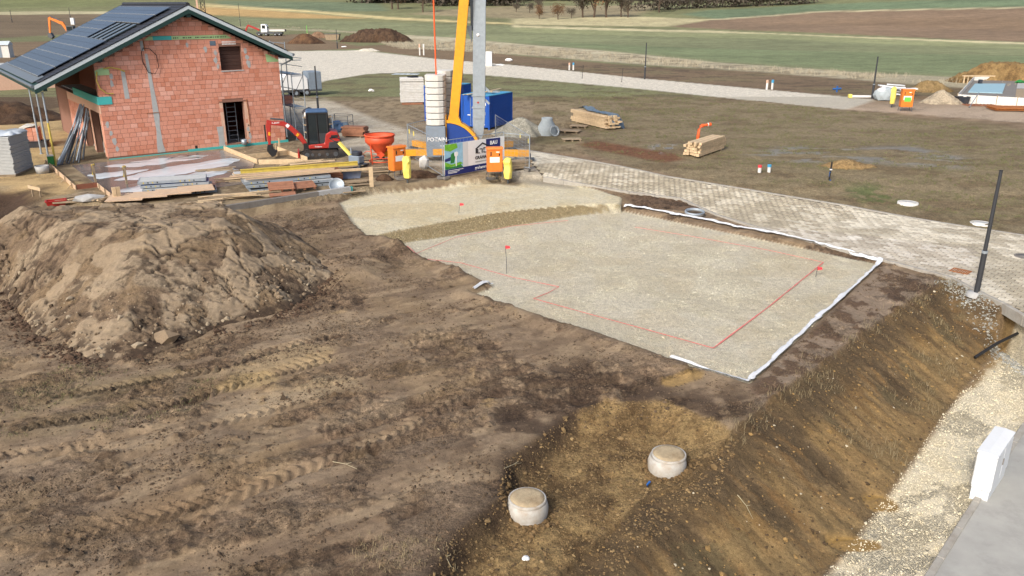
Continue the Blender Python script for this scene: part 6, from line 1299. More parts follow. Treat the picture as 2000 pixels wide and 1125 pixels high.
# ring on the dark soil, black pipe in the pit
t = thing('pipe_ring', 'grey ring lying on the dark soil beside the street kerb', 'pipe ring', at(1356, 424, .16), 0); t.rotation_euler.x = .12
for k, (r_, z_) in enumerate(((.40, 0), (.38, .05), (.4, .09))): MB().tube([(r_*math.cos(a*.2618), r_*.9*math.sin(a*.2618), z_) for a in range(25)], .04, 6, False).build('coil', 'concrete_dark' if k == 0 else 'galv', t)
g, h = at(1903, 702, .06), at(1986, 658, .1); t = thing('black_pipe', 'black plastic pipe lying on the pit floor below the lamp post', 'pipe', g, 0); d = h-g; MB().tube([(0, 0, 0), d*.5+Vector((0, 0, .06)), d], .045, 10).build('pipe', 'black', t)
for a, b, c_, d_, lb in ((650, 905, 698, 922, 'pale twig on the mud in the middle foreground'), (985, 918, 1018, 910, 'pale stick at the edge of the dug clay'), (1440, 970, 1470, 1020, 'dry stalk on the bank right of the shafts'), (855, 1075, 882, 1115, 'thin pale stalk at the lower edge by the clay')):
    g, h = at(a, b, .04), at(c_, d_, .07); t = thing('twig', lb, 'twig', g, 0); e = h-g; MB().tube([(0, 0, 0), e*.5+Vector((.02, 0, .03)), e], [.009, .007, .004], 5).build('stem', 'grass_dry', t); MB().tube([e*.5+Vector((.02, 0, .03)), e*.6+Vector((.08, .06, .05))], [.008, .004], 5).build('side_shoot', 'grass_dry', t)
# ------------------------------------------------------------------ white utility cabinets
def ucab(label, base, rz, L, w_, h, plinth=.22):
    t = thing('utility_cabinet', label, 'utility cabinet', base, rz, 'white utility cabinets')
    MB().b2((-L/2, -w_/2+.01, -.1), (L/2, w_/2-.01, plinth)).build('plinth', 'eps', t, .01); MB().b2((-L/2-.005, -w_/2, plinth+.012), (L/2+.005, w_/2, h-.06)).build('case', 'eps', t, .015)
    MB().prism([(-w_/2-.02, h-.06), (w_/2+.02, h-.06), (w_/2+.02, h-.02), (0.0, h), (-w_/2-.02, h-.02)], -L/2-.02, L/2+.02, 'yz').build('roof', 'eps', t)
    for xx in (-L*.25+.01, L*.25+.01): MB().b2((xx-L*.24, w_/2, plinth+.06), (xx+L*.23, w_/2+.01, h-.12)).build('door', 'eps', t); MB().b2((xx-L*.24, -w_/2-.01, plinth+.06), (xx+L*.23, -w_/2, h-.12)).build('door', 'eps', t)
    MB().b2((-.03, -w_/2-.03, h*.55), (.0, -w_/2-.01, h*.68)).build('handle', 'concrete_dark', t); return t
b0, b1 = P(1928, 890, -.9), P(1965, 838, -.9)
dv = Vector((b1.x-b0.x, b1.y-b0.y, 0)).normalized(); bc = b0
nb0 = P(1910, 975, -1.95); Lc = 1.4; cc0 = Vector((nb0.x, nb0.y, 0))+dv*Lc/2
ucab('big white utility cabinet at the kerb in the near right corner', (cc0.x, cc0.y, -1.95), math.atan2(dv.y, dv.x), Lc, .37, 1.16)
ucab('white utility cabinet beyond the white road right of the crane mast', at(953, 129), -.1, 1.15, .5, 2.0); ucab('white utility cabinet far left behind the roof', at(143, 48), -.2, 1.3, .6, 2.2)
# ------------------------------------------------------------------ scaffold and goods right of the house
sc = HT('scaffold', 'galvanised facade scaffold along the right side of the house', 'scaffold', 11.15, .3)
for yy in (0, 2.5, 5.0, 7.5):
    for xx in (0, .75): MB().tube([(xx, yy, 0), (xx, yy, 5.9 if yy else 4.2)], .03, 6).build('post', 'galv', sc); MB().box((xx, yy, .01), (.15, .15, .02)).build('foot_plate', 'galv', sc)
    for zz in (1.95, 3.95, 4.9): MB().tube([(0, yy, zz), (.75, yy, zz)], .025, 6).build('transom', 'galv', sc)
for k, yy in enumerate((0, 2.5, 5.0)):
    for zz in (2.0, 4.0): MB().b2((.04, yy+.03, zz), (.71, yy+2.47, zz+.05)).build('deck', 'alu', sc)
    for zz in (2.5, 3.0, 4.5, 5.0, 5.8 if k else 5.0): MB().tube([(.75, yy, zz), (.75, yy+2.5, zz)], .022, 6).build('guard_rail', 'galv', sc)
    MB().tube([(.78, yy, .1), (.78, yy+2.5, 2.0)], .022, 6).build('diagonal', 'galv', sc); MB().tube([(.78, yy+2.5, 2.0), (.78, yy, 4.0)], .022, 6).build('diagonal', 'galv', sc)
t = HT('goods_rack', 'steel rack of dark crates behind the red excavator', 'rack', 11.6, -1.9, 0, .1)
for xx in (-.6, .9):
    for yy in (-.4, .5): MB().tube([(xx, yy, 0), (xx, yy, 1.75)], .03, 6).build('post', 'galv', t)
for zz in (.25, .7, 1.15, 1.6):
    MB().b2((-.62, -.42, zz), (.92, .52, zz+.05)).build('shelf', 'wood_grey', t)
    if zz < 1.5: MB().b2((-.5, -.36, zz+.06), (.8, .45, zz+.38)).build('crate', 'plastic_black' if zz < .9 else 'steel_dark', t)
t = HT('tarp_bundle', 'bright blue plastic tarps and sacks heaped on the rack', 'tarp', 11.7, -1.7, 1.65, 0); crumple('tarp', 'tarp_lightblue', t, (.2, 0, .15), (.55, .45, .25), 21, .3); crumple('sack', 'plastic_black', t, (-.3, .35, .25), (.35, .3, .3), 22, .2); crumple('film', 'white_dirty', t, (-.55, -.1, .15), (.25, .25, .22), 23, .25)
t = HT('wrapped_pallet', 'pallet of grey goods in white film beside the scaffold', 'pallet', 13.2, 2.0, 0, .2)
MB().b2((-.5, -.4, .14), (.5, .4, 1.4)).build('goods', 'plastic_blue', t, .04); MB().b2((-.52, -.42, .6), (.52, .42, 1.3)).build('wrap_film', 'white_dirty', t); MB().b2((-.55, -.45, 0), (.55, .45, .13)).build('pallet_base', 'wood_grey', t)
t = HT('brick_cube', 'small cube of red bricks inside the scaffold', 'brick pallet', 11.6, 2.6, 2.06, 0)
for i in range(2):
    for k in range(2): MB().b2((-.3, -.35+i*.36, .01+k*.25), (.3, -.02+i*.36, .24+k*.25)).build('brick', 'brick', t)
# covered trailer behind the scaffold
g = at(585, 190); t = thing('covered_trailer', 'white covered trailer with grey rear box behind the scaffold', 'trailer', g+Vector((-.5, 1.5, 0)), .5)
MB().prism([(-1.8, .6), (.8, .6), (.8, 1.6), (.4, 2.0), (-1.2, 2.05), (-1.8, 1.6)], -.95, .95, 'xz').build('cover', 'white', t, .06); MB().b2((.85, -.9, .55), (2.1, .9, 2.2)).build('grey_box', 'crane_grey', t, .04); MB().b2((-1.9, -.9, .42), (2.1, .9, .55)).build('chassis', 'steel_dark', t)
for xx in (-.4, .6):
    for yy in (-.9, .9):
        wl = MB().tube([(xx, yy-.1, .33), (xx, yy+.1, .33)], .33, 18).build('wheel', 'rubber', t); MB().tube([(xx, yy-.11, .33), (xx, yy+.11, .33)], .17, 12).build('rim', 'galv', wl)
MB().beam((-1.9, 0, .5), (-3.0, 0, .5), .1, .1).build('drawbar', 'steel_dark', t)
# ------------------------------------------------------------------ far right site
fo = [P(1868, 200), P(2110, 214), P(2080, 160), P(1900, 163)]
t = thing('foundation_formwork', 'far foundation slab with white edge formwork and blue insulation', 'foundation', fo[0], 0); lo = [q-fo[0] for q in fo]
MB().prism([tuple(q[:2]) for q in lo], -.1, .32).build('bed', 'concrete_dark', t)
for i in range(4):
    a, b = lo[i], lo[(i+1) % 4]; n = 6 if i in (0, 2) else 4
    for k in range(n):
        p, q = a.lerp(b, k/n), a.lerp(b, (k+.985)/n); MB().beam((p.x, p.y, .32), (q.x, q.y, .32), .06, .75).build('board', 'white_dirty', t); MB().beam((p.x, p.y, 0), (p.x, p.y, .78), .07, .09).build('stake', 'wood_grey', t)
def lq(u, v): return lo[0].lerp(lo[1], u).lerp(lo[3].lerp(lo[2], u), v)
def quadp(u0, u1, v0, v1, m, name, z): MB().prism([tuple(lq(a, b)[:2]) for a, b in ((u0, v0), (u1, v0), (u1, v1), (u0, v1))], .322, z).build(name, m, t)
quadp(.05, .36, .3, .75, 'insul', 'insulation_board', .40); quadp(.48, .98, .2, .5, 'wood_grey', 'rebar_mat', .36); quadp(.48, .98, .55, .85, 'concrete', 'blinding', .35); quadp(.62, .72, .1, .9, 'rust', 'beam_cage', .42)
crumple('green_strap', 'greenprint', t, tuple(lq(.5, .8)+Vector((0, 0, .5))), (.5, .3, .2), 31); crumple('green_strap', 'greenprint', t, tuple(lq(.8, .82)+Vector((0, 0, .5))), (.4, .25, .2), 32); MB().box(tuple(lq(.1, .75)+Vector((0, 0, .55))), (.3, .3, .5)).build('valve_box', 'plastic_black', t)
t = thing('plank_trestle', 'pale plank trestle at the back corner of the far foundation', 'trestle', at(1900, 163), -.05); MB().b2((-1.2, -.15, .75), (2.2, .15, .85)).build('plank', 'wood', t)
for xx in (-1.0, -.6, 2.0): MB().beam((xx, 0, 0), (xx, 0, .8), .1, .1).build('leg', 'wood', t)
g = at(1975, 216); t = thing('rebar_mats', 'rust brown steel mats stacked on the ground at the right edge', 'steel mats', g, -.12)
for k in range(11): MB().b2((-1.6, -.9+k*.18, .1), (2.6, -.84+k*.18, .16)).build('bar', 'rust', t)
for k in range(16): MB().b2((-1.5+k*.27, -.95, .17), (-1.44+k*.27, 1.0, .22)).build('bar', 'rust', t)
for k in range(9): MB().b2((-1.6, -.95+k*.22, .23), (2.6, -.83+k*.22, .3)).build('bar', 'rust', t)
g = at(1912, 207); t = thing('rebar_mats', 'thin reddish steel mat lying before the far foundation', 'steel mats', g, -.1)
for k in range(6): MB().b2((-1.2, -.5+k*.2, .05), (1.4, -.46+k*.2, .09)).build('bar', 'wood_red', t)
for k in range(9): MB().b2((-1.1+k*.28, -.55, .09), (-1.06+k*.28, .6, .13)).build('bar', 'wood_red', t)
tub('mortar_tub', 'dark tub beside the far foundation formwork', 'mortar tub', at(1878, 202), 0, 1.0, .8, .6, 'plastic_black')
t = thing('levelling_rod', 'dark rod leaning against the far foundation', 'rod', at(1893, 210), 0); MB().tube([(0, 0, 0), (.75, .3, 1.2)], .035, 6).build('rod', 'tarp_grey', t); MB().box((0, 0, .02), (.12, .12, .05)).build('foot', 'black', t)
g = at(1727, 196); t = thing('big_bag', 'pale grey-green bulk bag right of the far lamp post', 'bulk bag', g, 0); crumple('bag', 'cone_grey', t, (0, 0, .45), (1.0, .8, .75), 41, .1); crumple('lining', 'paleprint', t, (-.3, -.1, .75), (.55, .5, .45), 42, .12)
t = thing('insulation_boards', 'jumbled white insulation boards behind the bulk bag', 'insulation boards', at(1750, 187), 0)
for k in range(8): MB().box((rnd.uniform(-1, 1.6), rnd.uniform(-.4, .6), .25+k*.1), (1.6, .7, .1), M=Matrix.Rotation(rnd.uniform(-.5, .5), 3, 'Z') @ Matrix.Rotation(rnd.uniform(-.2, .2), 3, 'Y')).build('board', 'eps', t)
t = thing('white_pipes', 'white pipes and sheets lying left of the far lamp post', 'pipes', at(1682, 192), -.15)
for k in range(3): MB().tube([(-.9, k*.22, .13), (1.1, k*.22, .15)], .1, 8).build('pipe', 'white_dirty', t)
MB().box((-1.0, 0, .2), (.3, .4, .3)).build('yellow_cap', 'yellow_bag', t)
for a, b, lb in ((1072, 127, 'small white stone lump beyond the white road'),):
    t = thing('white_lump', lb, 'lump', at(994, 120), 0); crumple('lump', 'white', t, (0, 0, .2), (.6, .4, .3), 51, .15)
for a, b, lb, s_ in ((725, 178, 'white plastic scrap on the dirt island left of the board stack', .3), (672, 92, 'white plastic scraps below the long dark heap', .5), (975, 128, 'white plank scrap at the edge of the white road', .7)):
    t = thing('litter', lb, 'litter', at(a, b), 0); crumple('scrap', 'white', t, (0, 0, .06), (s_, s_*.4, .14), int(a), .4)
heap(718, 100, 2.6, 1.2, .5, 'small white gravel pile at the edge of the white road', [(220, 214, 202), (228, 222, 212), (200, 192, 178), (222, 216, 205)], 61, .2, 0, .3, .06, 'gravel_heap', 'gravel heap')
# ------------------------------------------------------------------ far machines and hut
def digger(label, loc, rz, body, cabc, s=1., armm=None):
    t = thing('excavator', label, 'excavator', loc, rz, 'excavators far behind the house'); armm = armm or body
    def b(n, a, c_, m): return MB().b2([v*s for v in a], [v*s for v in c_]).build(n, m, t, .03*s)
    for sy in (-1, 1):
        tk = MB().prism([(-1.6*s, .1*s), (1.6*s, .1*s), (1.9*s, .45*s), (1.6*s, .85*s), (-1.6*s, .85*s), (-1.9*s, .45*s)], (sy*1.1-.25)*s, (sy*1.1+.25)*s, 'xz').build('track', 'rubber', t)
    b('upper_body', (-2.0, -1.1, 1.0), (1.0, 1.1, 1.9), body); b('engine_hood', (-2.1, -1.0, 1.9), (-.4, 1.0, 2.4), body)
    cb_ = b('cab', (-.3, .1, 1.9), (1.1, 1.05, 3.0), cabc); b('window', (-.1, 1.05, 2.15), (.95, 1.07, 2.85), 'glass_dark').parent = cb_; b('window', (1.1, .2, 2.1), (1.12, .95, 2.85), 'glass_dark').parent = cb_; b('window', (-.1, .08, 2.15), (.95, .1, 2.85), 'glass_dark').parent = cb_
    MB().prism([(.9*s, 1.4*s), (1.3*s, 1.3*s), (2.4*s, 3.2*s), (4.6*s, 4.2*s), (4.6*s, 4.6*s), (2.1*s, 3.7*s)], -.25*s, .05*s, 'xz').build('boom', armm, t); MB().prism([(4.4*s, 4.7*s), (4.9*s, 4.5*s), (5.2*s, 1.6*s), (4.9*s, 1.6*s)], -.22*s, .02*s, 'xz').build('arm', armm, t)
    MB().prism([(4.8*s, 1.7*s), (5.3*s, 1.7*s), (5.4*s, 1.0*s), (4.8*s, .6*s), (4.4*s, 1.0*s)], -.5*s, .3*s, 'xz').build('bucket', 'steel_dark', t); MB().tube([(2.6*s, -.1*s, 3.9*s), (4.4*s, -.1*s, 4.9*s)], .09*s, 8).build('cylinder', 'steel_dark', t); return t
# soil fallen against the shafts
digger('orange excavator with its arm bent down behind the solar roof', at(150, 82), R(178), 'steel_dark', 'steel_dark', 1.25, 'orange')
g = at(515, 70); t = thing('mobile_crane', 'white cab crane truck with grey boom and red arm above the right roof slope', 'crane truck', g, .02)
MB().b2((-1.8, -1.1, .5), (5.5, 1.1, 1.0)).build('chassis', 'steel_dark', t); cb_ = MB().prism([(-.4, 1.0), (1.4, 1.0), (1.4, 2.6), (.9, 3.2), (-.3, 3.2)], -1.0, 1.0, 'xz').build('cab', 'white', t, .06); MB().b2((.0, -1.02, 2.0), (.9, -1.0, 2.9)).build('window', 'glass_dark', cb_); MB().b2((1.39, -.8, 2.0), (1.41, .8, 2.6)).build('windscreen', 'glass_dark', cb_)
MB().b2((1.3, -.35, 1.25), (6.2, .35, 1.75)).build('boom', 'white_dirty', t); MB().b2((5.9, -.3, 1.2), (6.5, .3, 1.8)).build('boom_head', 'black', t); MB().beam((-1.0, 0, 1.6), (-4.2, 0, 2.9), .4, .5).build('red_arm', 'red', t); MB().beam((-4.2, 0, 2.9), (-5.2, 0, 1.0), .35, .4).build('red_arm', 'red', t)
for xx in (-1.0, 1.0, 3.6, 4.8):
    for yy in (-1.0, 1.0): wl = MB().tube([(xx, yy-.15, .45), (xx, yy+.15, .45)], .45, 14).build('wheel', 'rubber', t); MB().tube([(xx, yy-.17, .45), (xx, yy+.17, .45)], .2, 10).build('rim', 'galv', wl)
g = at(402, 62); t = thing('lattice_mast', 'dark lattice crane mast with cream stripe behind the roof ridge', 'crane mast', g, .3)
for sx in (-.6, .6):
    for sy in (-.6, .6): MB().beam((sx, sy, 0), (sx, sy, 16), .14, .14).build('leg', 'black', t)
for k in range(13):
    z = k*1.2
    for sy in (-.6, .6): MB().beam((-.6, sy, z), (.6, sy, z+1.2), .08, .08).build('brace', 'black', t); MB().beam((.6, sy, z), (-.6, sy, z+1.2), .08, .08).build('brace', 'black', t)
MB().beam((-1.6, 0, 0), (-1.6, 0, 15), .5, .5).build('guide_post', 'header', t)
t = thing('site_hut', 'small white site hut far left behind the solar panels', 'hut', at(5, 112), .2); MB().b2((-1.5, -1, 0), (1.5, 1, 2.0)).build('wall', 'white_dirty', t); MB().prism([(-1.2, 2.0), (1.2, 2.0), (0, 2.6)], -1.6, 1.6, 'yz').build('roof', 'verge_white', t); MB().b2((-.3, -1.02, 0), (.4, -1.0, 1.8)).build('door', 'crane_grey', t)
t = thing('garage_block', 'low pinkish brick outbuilding behind the left roof eave', 'outbuilding', at(40, 178)+Vector((-.5, 2, 0)), HA)
MB().b2((-2.5, 0, 0), (3.5, 4, 2.3)).build('wall', 'header', t); MB().b2((-2.6, -.1, 2.3), (3.6, 4.1, 2.42)).build('roof', 'grey_board', t); MB().b2((.5, -.02, .8), (1.2, .01, 1.5)).build('window', 'glass_dark', t)
t = thing('notice_board', 'grey brown skip beside the long dark heap', 'skip', at(650, 78), 0); MB().prism([(-1.6, 0), (1.6, 0), (2.0, 1.5), (-2.0, 1.5)], -.9, .9, 'xz').build('body', 'wood_grey', t); MB().b2((-2.05, -.95, 1.45), (2.05, .95, 1.55)).build('rim', 'steel_dark', t)
t = thing('green_peg', 'thin bright green survey peg left of the skip', 'peg', at(600, 66), 0); MB().beam((0, 0, 0), (0, 0, 2.4), .14, .14).build('peg', 'neon', t); MB().box((0, 0, .1), (.3, .3, .2)).build('foot', 'wood', t)
# ------------------------------------------------------------------ trees far behind
def tree(label, loc, h, r, m, nleaf, seed, group, bare=.5, name='tree'):
    rg = random.Random(seed); t = thing(name, label, 'tree' if name == 'tree' else 'shrub', loc, 0, group); tm = MB(); tips = []
    tm.tube([(0, 0, -.3), (rg.uniform(-.1, .1)*r, 0, h*.35), (0, 0, h*.75)], [h*.035, h*.025, h*.008], 6)
    for k in range(9):
        a = rg.uniform(0, 6.28); z0 = h*rg.uniform(.15, .55); q = Vector((r*.75*math.cos(a)*rg.uniform(.5, 1), r*.75*math.sin(a)*rg.uniform(.5, 1), min(h*.97, z0+h*rg.uniform(.2, .5)))); tm.tube([(0, 0, z0), q*.5+Vector((0, 0, z0*.5)), q], [h*.016, h*.01, h*.004], 4); tips.append(q)
    tm.build('trunk', 'bark', t)
    rn = np.random.RandomState(seed); cen = [np.array(q) for q in tips]+[np.array((0, 0, h*.7))]; V = []; N_ = nleaf
    ci = rn.randint(0, len(cen), N_); base = np.array(cen)[ci]+rn.normal(0, 1, (N_, 3))*np.array([r*.24, r*.24, h*.11]); base[:, 2] = np.clip(base[:, 2], h*.06, h*1.02)
    sz = rn.uniform(.03, .075, (N_, 1))*h*.55; d1 = rn.normal(0, 1, (N_, 3)); d1 /= np.linalg.norm(d1, axis=1, keepdims=True); d2 = np.cross(d1, rn.normal(0, 1, (N_, 3))); d2 /= np.linalg.norm(d2, axis=1, keepdims=True)
    V = np.stack([base-d1*sz, base+d2*sz*.5, base+d1*sz, base-d2*sz*.5], 1).reshape(-1, 3); npmesh('crown', V, np.arange(N_*4).reshape(-1, 4), m, t, False); return t
GT = 'trees and shrubs in the far fields'
for k, (a, b, h, r, m, lb) in enumerate(((1160, 34, 14, 6.5, 'leaf_brown', 'rust brown tree in the far clump'), (1138, 34, 12, 5, 'leaf_dark', 'dark tree left in the far clump'), (1184, 34, 14, 4.5, 'leaf_dark', 'bare grey tree right of the rust brown one'), (1213, 33, 10, 2.5, 'leaf_dark', 'thin bare tree standing off the far clump'), (1226, 34, 9, 2.5, 'leaf_dark', 'thin dark tree right of the thin bare tree'), (1287, 24, 11, 5, 'leaf_dark', 'broad dark shrub beside the meadow'), (1052, 26, 6, 2.2, 'leaf_dark', 'small dark shrub on the far slope, left'), (1008, 24, 4, 2, 'leaf_dark', 'low shrub behind the crane mast'), (1034, 25, 4, 2.0, 'leaf_dark', 'tiny shrub left of the small dark shrub'), (1090, 38, 6, 3, 'leaf_brown', 'grey brown shrub in the pale meadow'), (1116, 36, 4, 2, 'leaf_dark', 'round dark shrub at the meadow edge'), (766, 18, 14, 4, 'leaf_dark', 'dark bare tree far left of the crane'), (778, 18, 13, 3.5, 'leaf_brown', 'second dark tree far left of the crane'), (826, 24, 12, 4, 'leaf_dark', 'bare tree left of the orange rod'), (1053, 37, 5, 2, 'leaf_brown', 'brown shrub in the meadow below the slope'))):
    tree(lb, at(a, b), h, r, m, 1500, 70+k, GT, name='tree' if h > 8 else 'shrub')
# a wood along the horizon that reads as one mass
rn = np.random.RandomState(9); V = []; Fq = []; pts = []
for (a0, a1, b0, dens, hh) in ((700, 1000, 6, 150, 17), (840, 1010, 12, 60, 13), (1000, 1180, 2, 90, 13), (1240, 1580, 22, 75, 10), (1180, 1560, 3, 70, 11), (-100, 700, -2, 150, 14), (1560, 2100, -5, 110, 12)):
    for k in range(dens):
        u = rn.uniform(a0, a1); g = at(u, b0-rn.uniform(0, 3)*(1 if b0 < 5 else .6)+ (0 if a0 < 1200 else -(u-a0)*(.04 if b0 == 22 else .012))); pts.append((g.x, g.y, g.z, hh*rn.uniform(.6, 1.1)))
q = []
for (x_, y_, z_, h_) in pts:
    n = 110; p = rn.normal(0, 1, (n, 3))*np.array([h_*.26, h_*.2, h_*.24])+np.array([x_, y_, z_+h_*.5]); p[:, 2] = np.maximum(p[:, 2], z_+.2); s_ = rn.uniform(.04, .11, (n, 1))*h_
    d1 = rn.normal(0, 1, (n, 3)); d1[:, 2] += .6; d1 /= np.linalg.norm(d1, axis=1, keepdims=True); d2 = np.cross(d1, rn.normal(0, 1, (n, 3))); d2 /= np.linalg.norm(d2, axis=1, keepdims=True); q.append(np.stack([p-d1*s_, p+d2*s_*.45, p+d1*s_, p-d2*s_*.45], 1).reshape(-1, 3))
V = np.concatenate(q); o = npmesh('far_wood', V, np.arange(len(V)).reshape(-1, 4), 'leaf_dark', None, False); tag(o, 'bare dark wood along the horizon beyond the fields', 'wood', kind='stuff')
# ------------------------------------------------------------------ clods, stones, grass
def scatter(poly, n, seed): 
    rg = np.random.RandomState(seed); P_ = np.array(poly); lo_, hi_ = P_.min(0), P_.max(0); q = rg.uniform(lo_, hi_, (int(n*2.2), 2)); q = q[sdp(poly, q[:, 0], q[:, 1]) > 0][:n]; return q
MUD = [(-15, 8.5), (2.6, 8.5), (1.2, 12), (1.6, 15), (4.5, 17), (6.5, 17.5), (12.8, 25.5), (13.5, 24), (7, 16), (5, 15.5)]
MUD = GW([(-60, 1130), (860, 1130), (985, 925), (1108, 830), (1480, 800), (1846, 557), (1725, 520), (1463, 760), (925, 585), (735, 480), (665, 405), (430, 425), (-60, 600)])
q = scatter(MUD, 120000, 1); dens = fbm(q[:, 0]*.7, q[:, 1]*.7, 4, 501); dd2 = fbm(q[:, 0]*2.2, q[:, 1]*2.2, 4, 111); rg = np.random.RandomState(3)
kp = (rg.uniform(0, 1, len(q)) < .12+sm((dens-.36)/.25)*sm((.62-dd2)/.16)) & (sdp(HEAPB, q[:, 0], q[:, 1]) < .1); q = q[kp]
szs = rg.lognormal(-4.15, .5, len(q)); cc_ = L3(100, 84, 69)*(rg.uniform(.55, 1.35, (len(q), 1)))
tag(lumps('soil_clods', np.c_[q, zg(q[:, 0], q[:, 1])+szs*.15], szs, 'stones', cc_, .65, 2, small=True), 'small brown soil clods strewn over the mud', 'soil clods')
q = scatter([(p[0], p[1]) for p in CREST[2:14]+TOE[1:8][::-1]], 6000, 5); szs = rg.lognormal(-3.95, .45, len(q)); pal = np.array([L3(112, 92, 66), L3(150, 122, 80), L3(88, 72, 54), L3(190, 180, 160)]); ci = rg.choice(4, len(q), p=[.45, .2, .325, .025])
tag(lumps('bank_rubble', np.c_[q, zg(q[:, 0], q[:, 1])+szs*.1], szs, 'stones', pal[ci]*rg.uniform(.75, 1.2, (len(q), 1)), .7, 6), 'loose earth crumbs and stones on the bank', 'rubble')
q = scatter(DUG, 7000, 7); szs = rg.lognormal(-4.2, .5, len(q)); pal = np.array([L3(130, 108, 77), L3(116, 95, 67), L3(142, 120, 87), L3(92, 76, 57)]); ci = rg.choice(4, len(q), p=[.4, .3, .15, .15])
tag(lumps('clay_crumbs', np.c_[q, zg(q[:, 0], q[:, 1])+szs*.1], szs, 'stones', pal[ci]*rg.uniform(.75, 1.2, (len(q), 1)), .7, 8), 'tan clay crumbs in the dug hollow round the shafts', 'clay crumbs')
gsx = scatter([tuple(p) for p in [TOE[1], TOE[2], TOE[3], TOE[4], TOE[5], TOE[6], ASPH[3], ASPH[2], ASPH[1], ASPH[0]]], 26000, 9); kd = -sdp(ASPH, gsx[:, 0], gsx[:, 1]); kp = (kd > .08) & (rg.uniform(0, 1, len(kd)) < sm((2.4-kd+1.0*(fbm(gsx[:, 0]*1.5, gsx[:, 1]*1.5, 3, 9)-.5))/1.1)*.95+.03); q = gsx[kp]
szs = rg.lognormal(-4.5, .38, len(q)); pal = np.array([L3(230, 219, 194), L3(226, 214, 186), L3(232, 223, 202), L3(220, 208, 182)]); ci = rg.choice(4, len(q), p=[.4, .3, .15, .15])
tag(lumps('gravel_stones', np.c_[q, zg(q[:, 0], q[:, 1])+szs*.25], szs, 'stones', pal[ci]*rg.uniform(.9, 1.05, (len(q), 1)), .75, 10), 'pale gravel stones strewn between bank and kerb', 'gravel')
q = scatter(LPAD, 26000, 11); pn = fbm(q[:, 0]*1.3, q[:, 1]*1.3, 4, 131); kp = rg.uniform(0, 1, len(q)) < .04+.36*sm((pn-.54)/.12); q = q[kp]; szs = rg.lognormal(-4.25, .3, len(q)); pal = np.array([L3(236, 228, 206), L3(220, 209, 184), L3(240, 235, 220)]); ci = rg.choice(3, len(q))
tag(lumps('gravel_stones', np.c_[q, zg(q[:, 0], q[:, 1])+szs*.1], szs, 'stones', pal[ci]*rg.uniform(.85, 1.08, (len(q), 1)), .6, 12), 'pale crushed stones on the lower gravel bed', 'gravel')
q = scatter(RAMP+RAMPB[::-1], 7000, 13); szs = rg.lognormal(-4.0, .3, len(q)); pal = np.array([L3(180, 163, 128), L3(160, 142, 108), L3(196, 181, 148)]); ci = rg.choice(3, len(q))
tag(lumps('gravel_stones', np.c_[q, zg(q[:, 0], q[:, 1])+szs*.2], szs, 'stones', pal[ci]*rg.uniform(.75, 1.1, (len(q), 1)), .7, 14), 'coarse tan stones on the ramp between the gravel beds', 'gravel')
# lumps at the foot of the big heap
xx, yy, zz, tt_, db_ = hp; ok = np.where((tt_ > .02) & (tt_ < .5) & (yy < 27))[0]; sel = rg.choice(ok, 900, p=None); szs = rg.lognormal(-3.5, .6, 900)*(1.1-tt_[sel]); pal = np.array([L3(162, 147, 127), L3(134, 117, 98), L3(92, 77, 62)]); ci = rg.choice(3, 900, p=[.35, .4, .25])
tag(lumps('heap_lumps', np.c_[xx[sel], yy[sel], zz[sel]], szs, 'stones', pal[ci]*rg.uniform(.85, 1.1, (900, 1)), .8, 16), 'cracked clay lumps on the lower slope of the big heap', 'soil lumps')
edge = np.array([(p[0], p[1]) for p in HEAPB[1:9]]); e_ = []
for a, b in zip(edge[:-1], edge[1:]):
    n = int(np.hypot(*(b-a))*260); u = rg.uniform(0, 1, (n, 1)); e_.append(a+(b-a)*u+rg.normal(0, .3, (n, 2)))
q = np.concatenate(e_); q = q[fbm(q[:, 0]*1.6, q[:, 1]*1.6, 3, 77) > .42]; szs = rg.lognormal(-3.75, .55, len(q)); tag(lumps('heap_crumbs', np.c_[q, zg(q[:, 0], q[:, 1])+szs*.2], szs, 'stones', L3(82, 65, 53)*rg.uniform(.7, 1.4, (len(q), 1)), .75, 18), 'dark crumbs fallen along the foot of the big heap', 'soil crumbs')
def grassfield(name, label, q, h, m, blades, seed, lean=.5, wd=.008):
    rg = np.random.RandomState(seed); n = len(q)*blades; b = np.repeat(q, blades, 0)+rg.normal(0, h*.35, (n, 2)); z_ = zg(b[:, 0], b[:, 1]); a = rg.uniform(0, 6.28, n); L_ = h*rg.uniform(.4, 1.2, n); ln = rg.uniform(.1, 1, n)*lean
    d = np.stack([np.cos(a), np.sin(a)], 1); s = np.stack([-d[:, 1], d[:, 0]], 1)*wd; p0 = np.c_[b-s, z_-.01]; p1 = np.c_[b+s, z_-.01]; mid = np.c_[b+d*(L_*ln*.4)[:, None], z_+L_*.6]; tip = np.c_[b+d*(L_*ln)[:, None], z_+L_*(1-.45*ln)]
    s3 = np.c_[s*.7, np.zeros(n)]; V = np.stack([p0, p1, mid-s3, mid+s3, tip], 1).reshape(-1, 3); i = np.arange(n)*5; F_ = np.concatenate([np.stack([i, i+1, i+3], 1), np.stack([i, i+3, i+2], 1), np.stack([i+2, i+3, i+4], 1)]); o = npmesh(name, V, F_, m, None, False); return tag(o, label, 'grass', kind='stuff')
q = scatter([(p[0], p[1]) for p in CREST[4:12]+TOE[3:7][::-1]], 1500, 21); kp = fbm(q[:, 0]*.9, q[:, 1]*.9, 4, 121) > .61; grassfield('dry_grass', 'dry grass tufts on the bank', q[kp], .2, 'straw', 4, 22, 1.3, .004)
ce_ = np.array(CREST[5:12]); e_ = np.concatenate([a+(b-a)*rg.uniform(0, 1, (70, 1))+rg.normal(0, .18, (70, 2)) for a, b in zip(ce_[:-1], ce_[1:])]); grassfield('dry_grass', 'dry grass fringe along the crest of the bank', e_[::3], .2, 'straw', 5, 23, 1.3, .004)
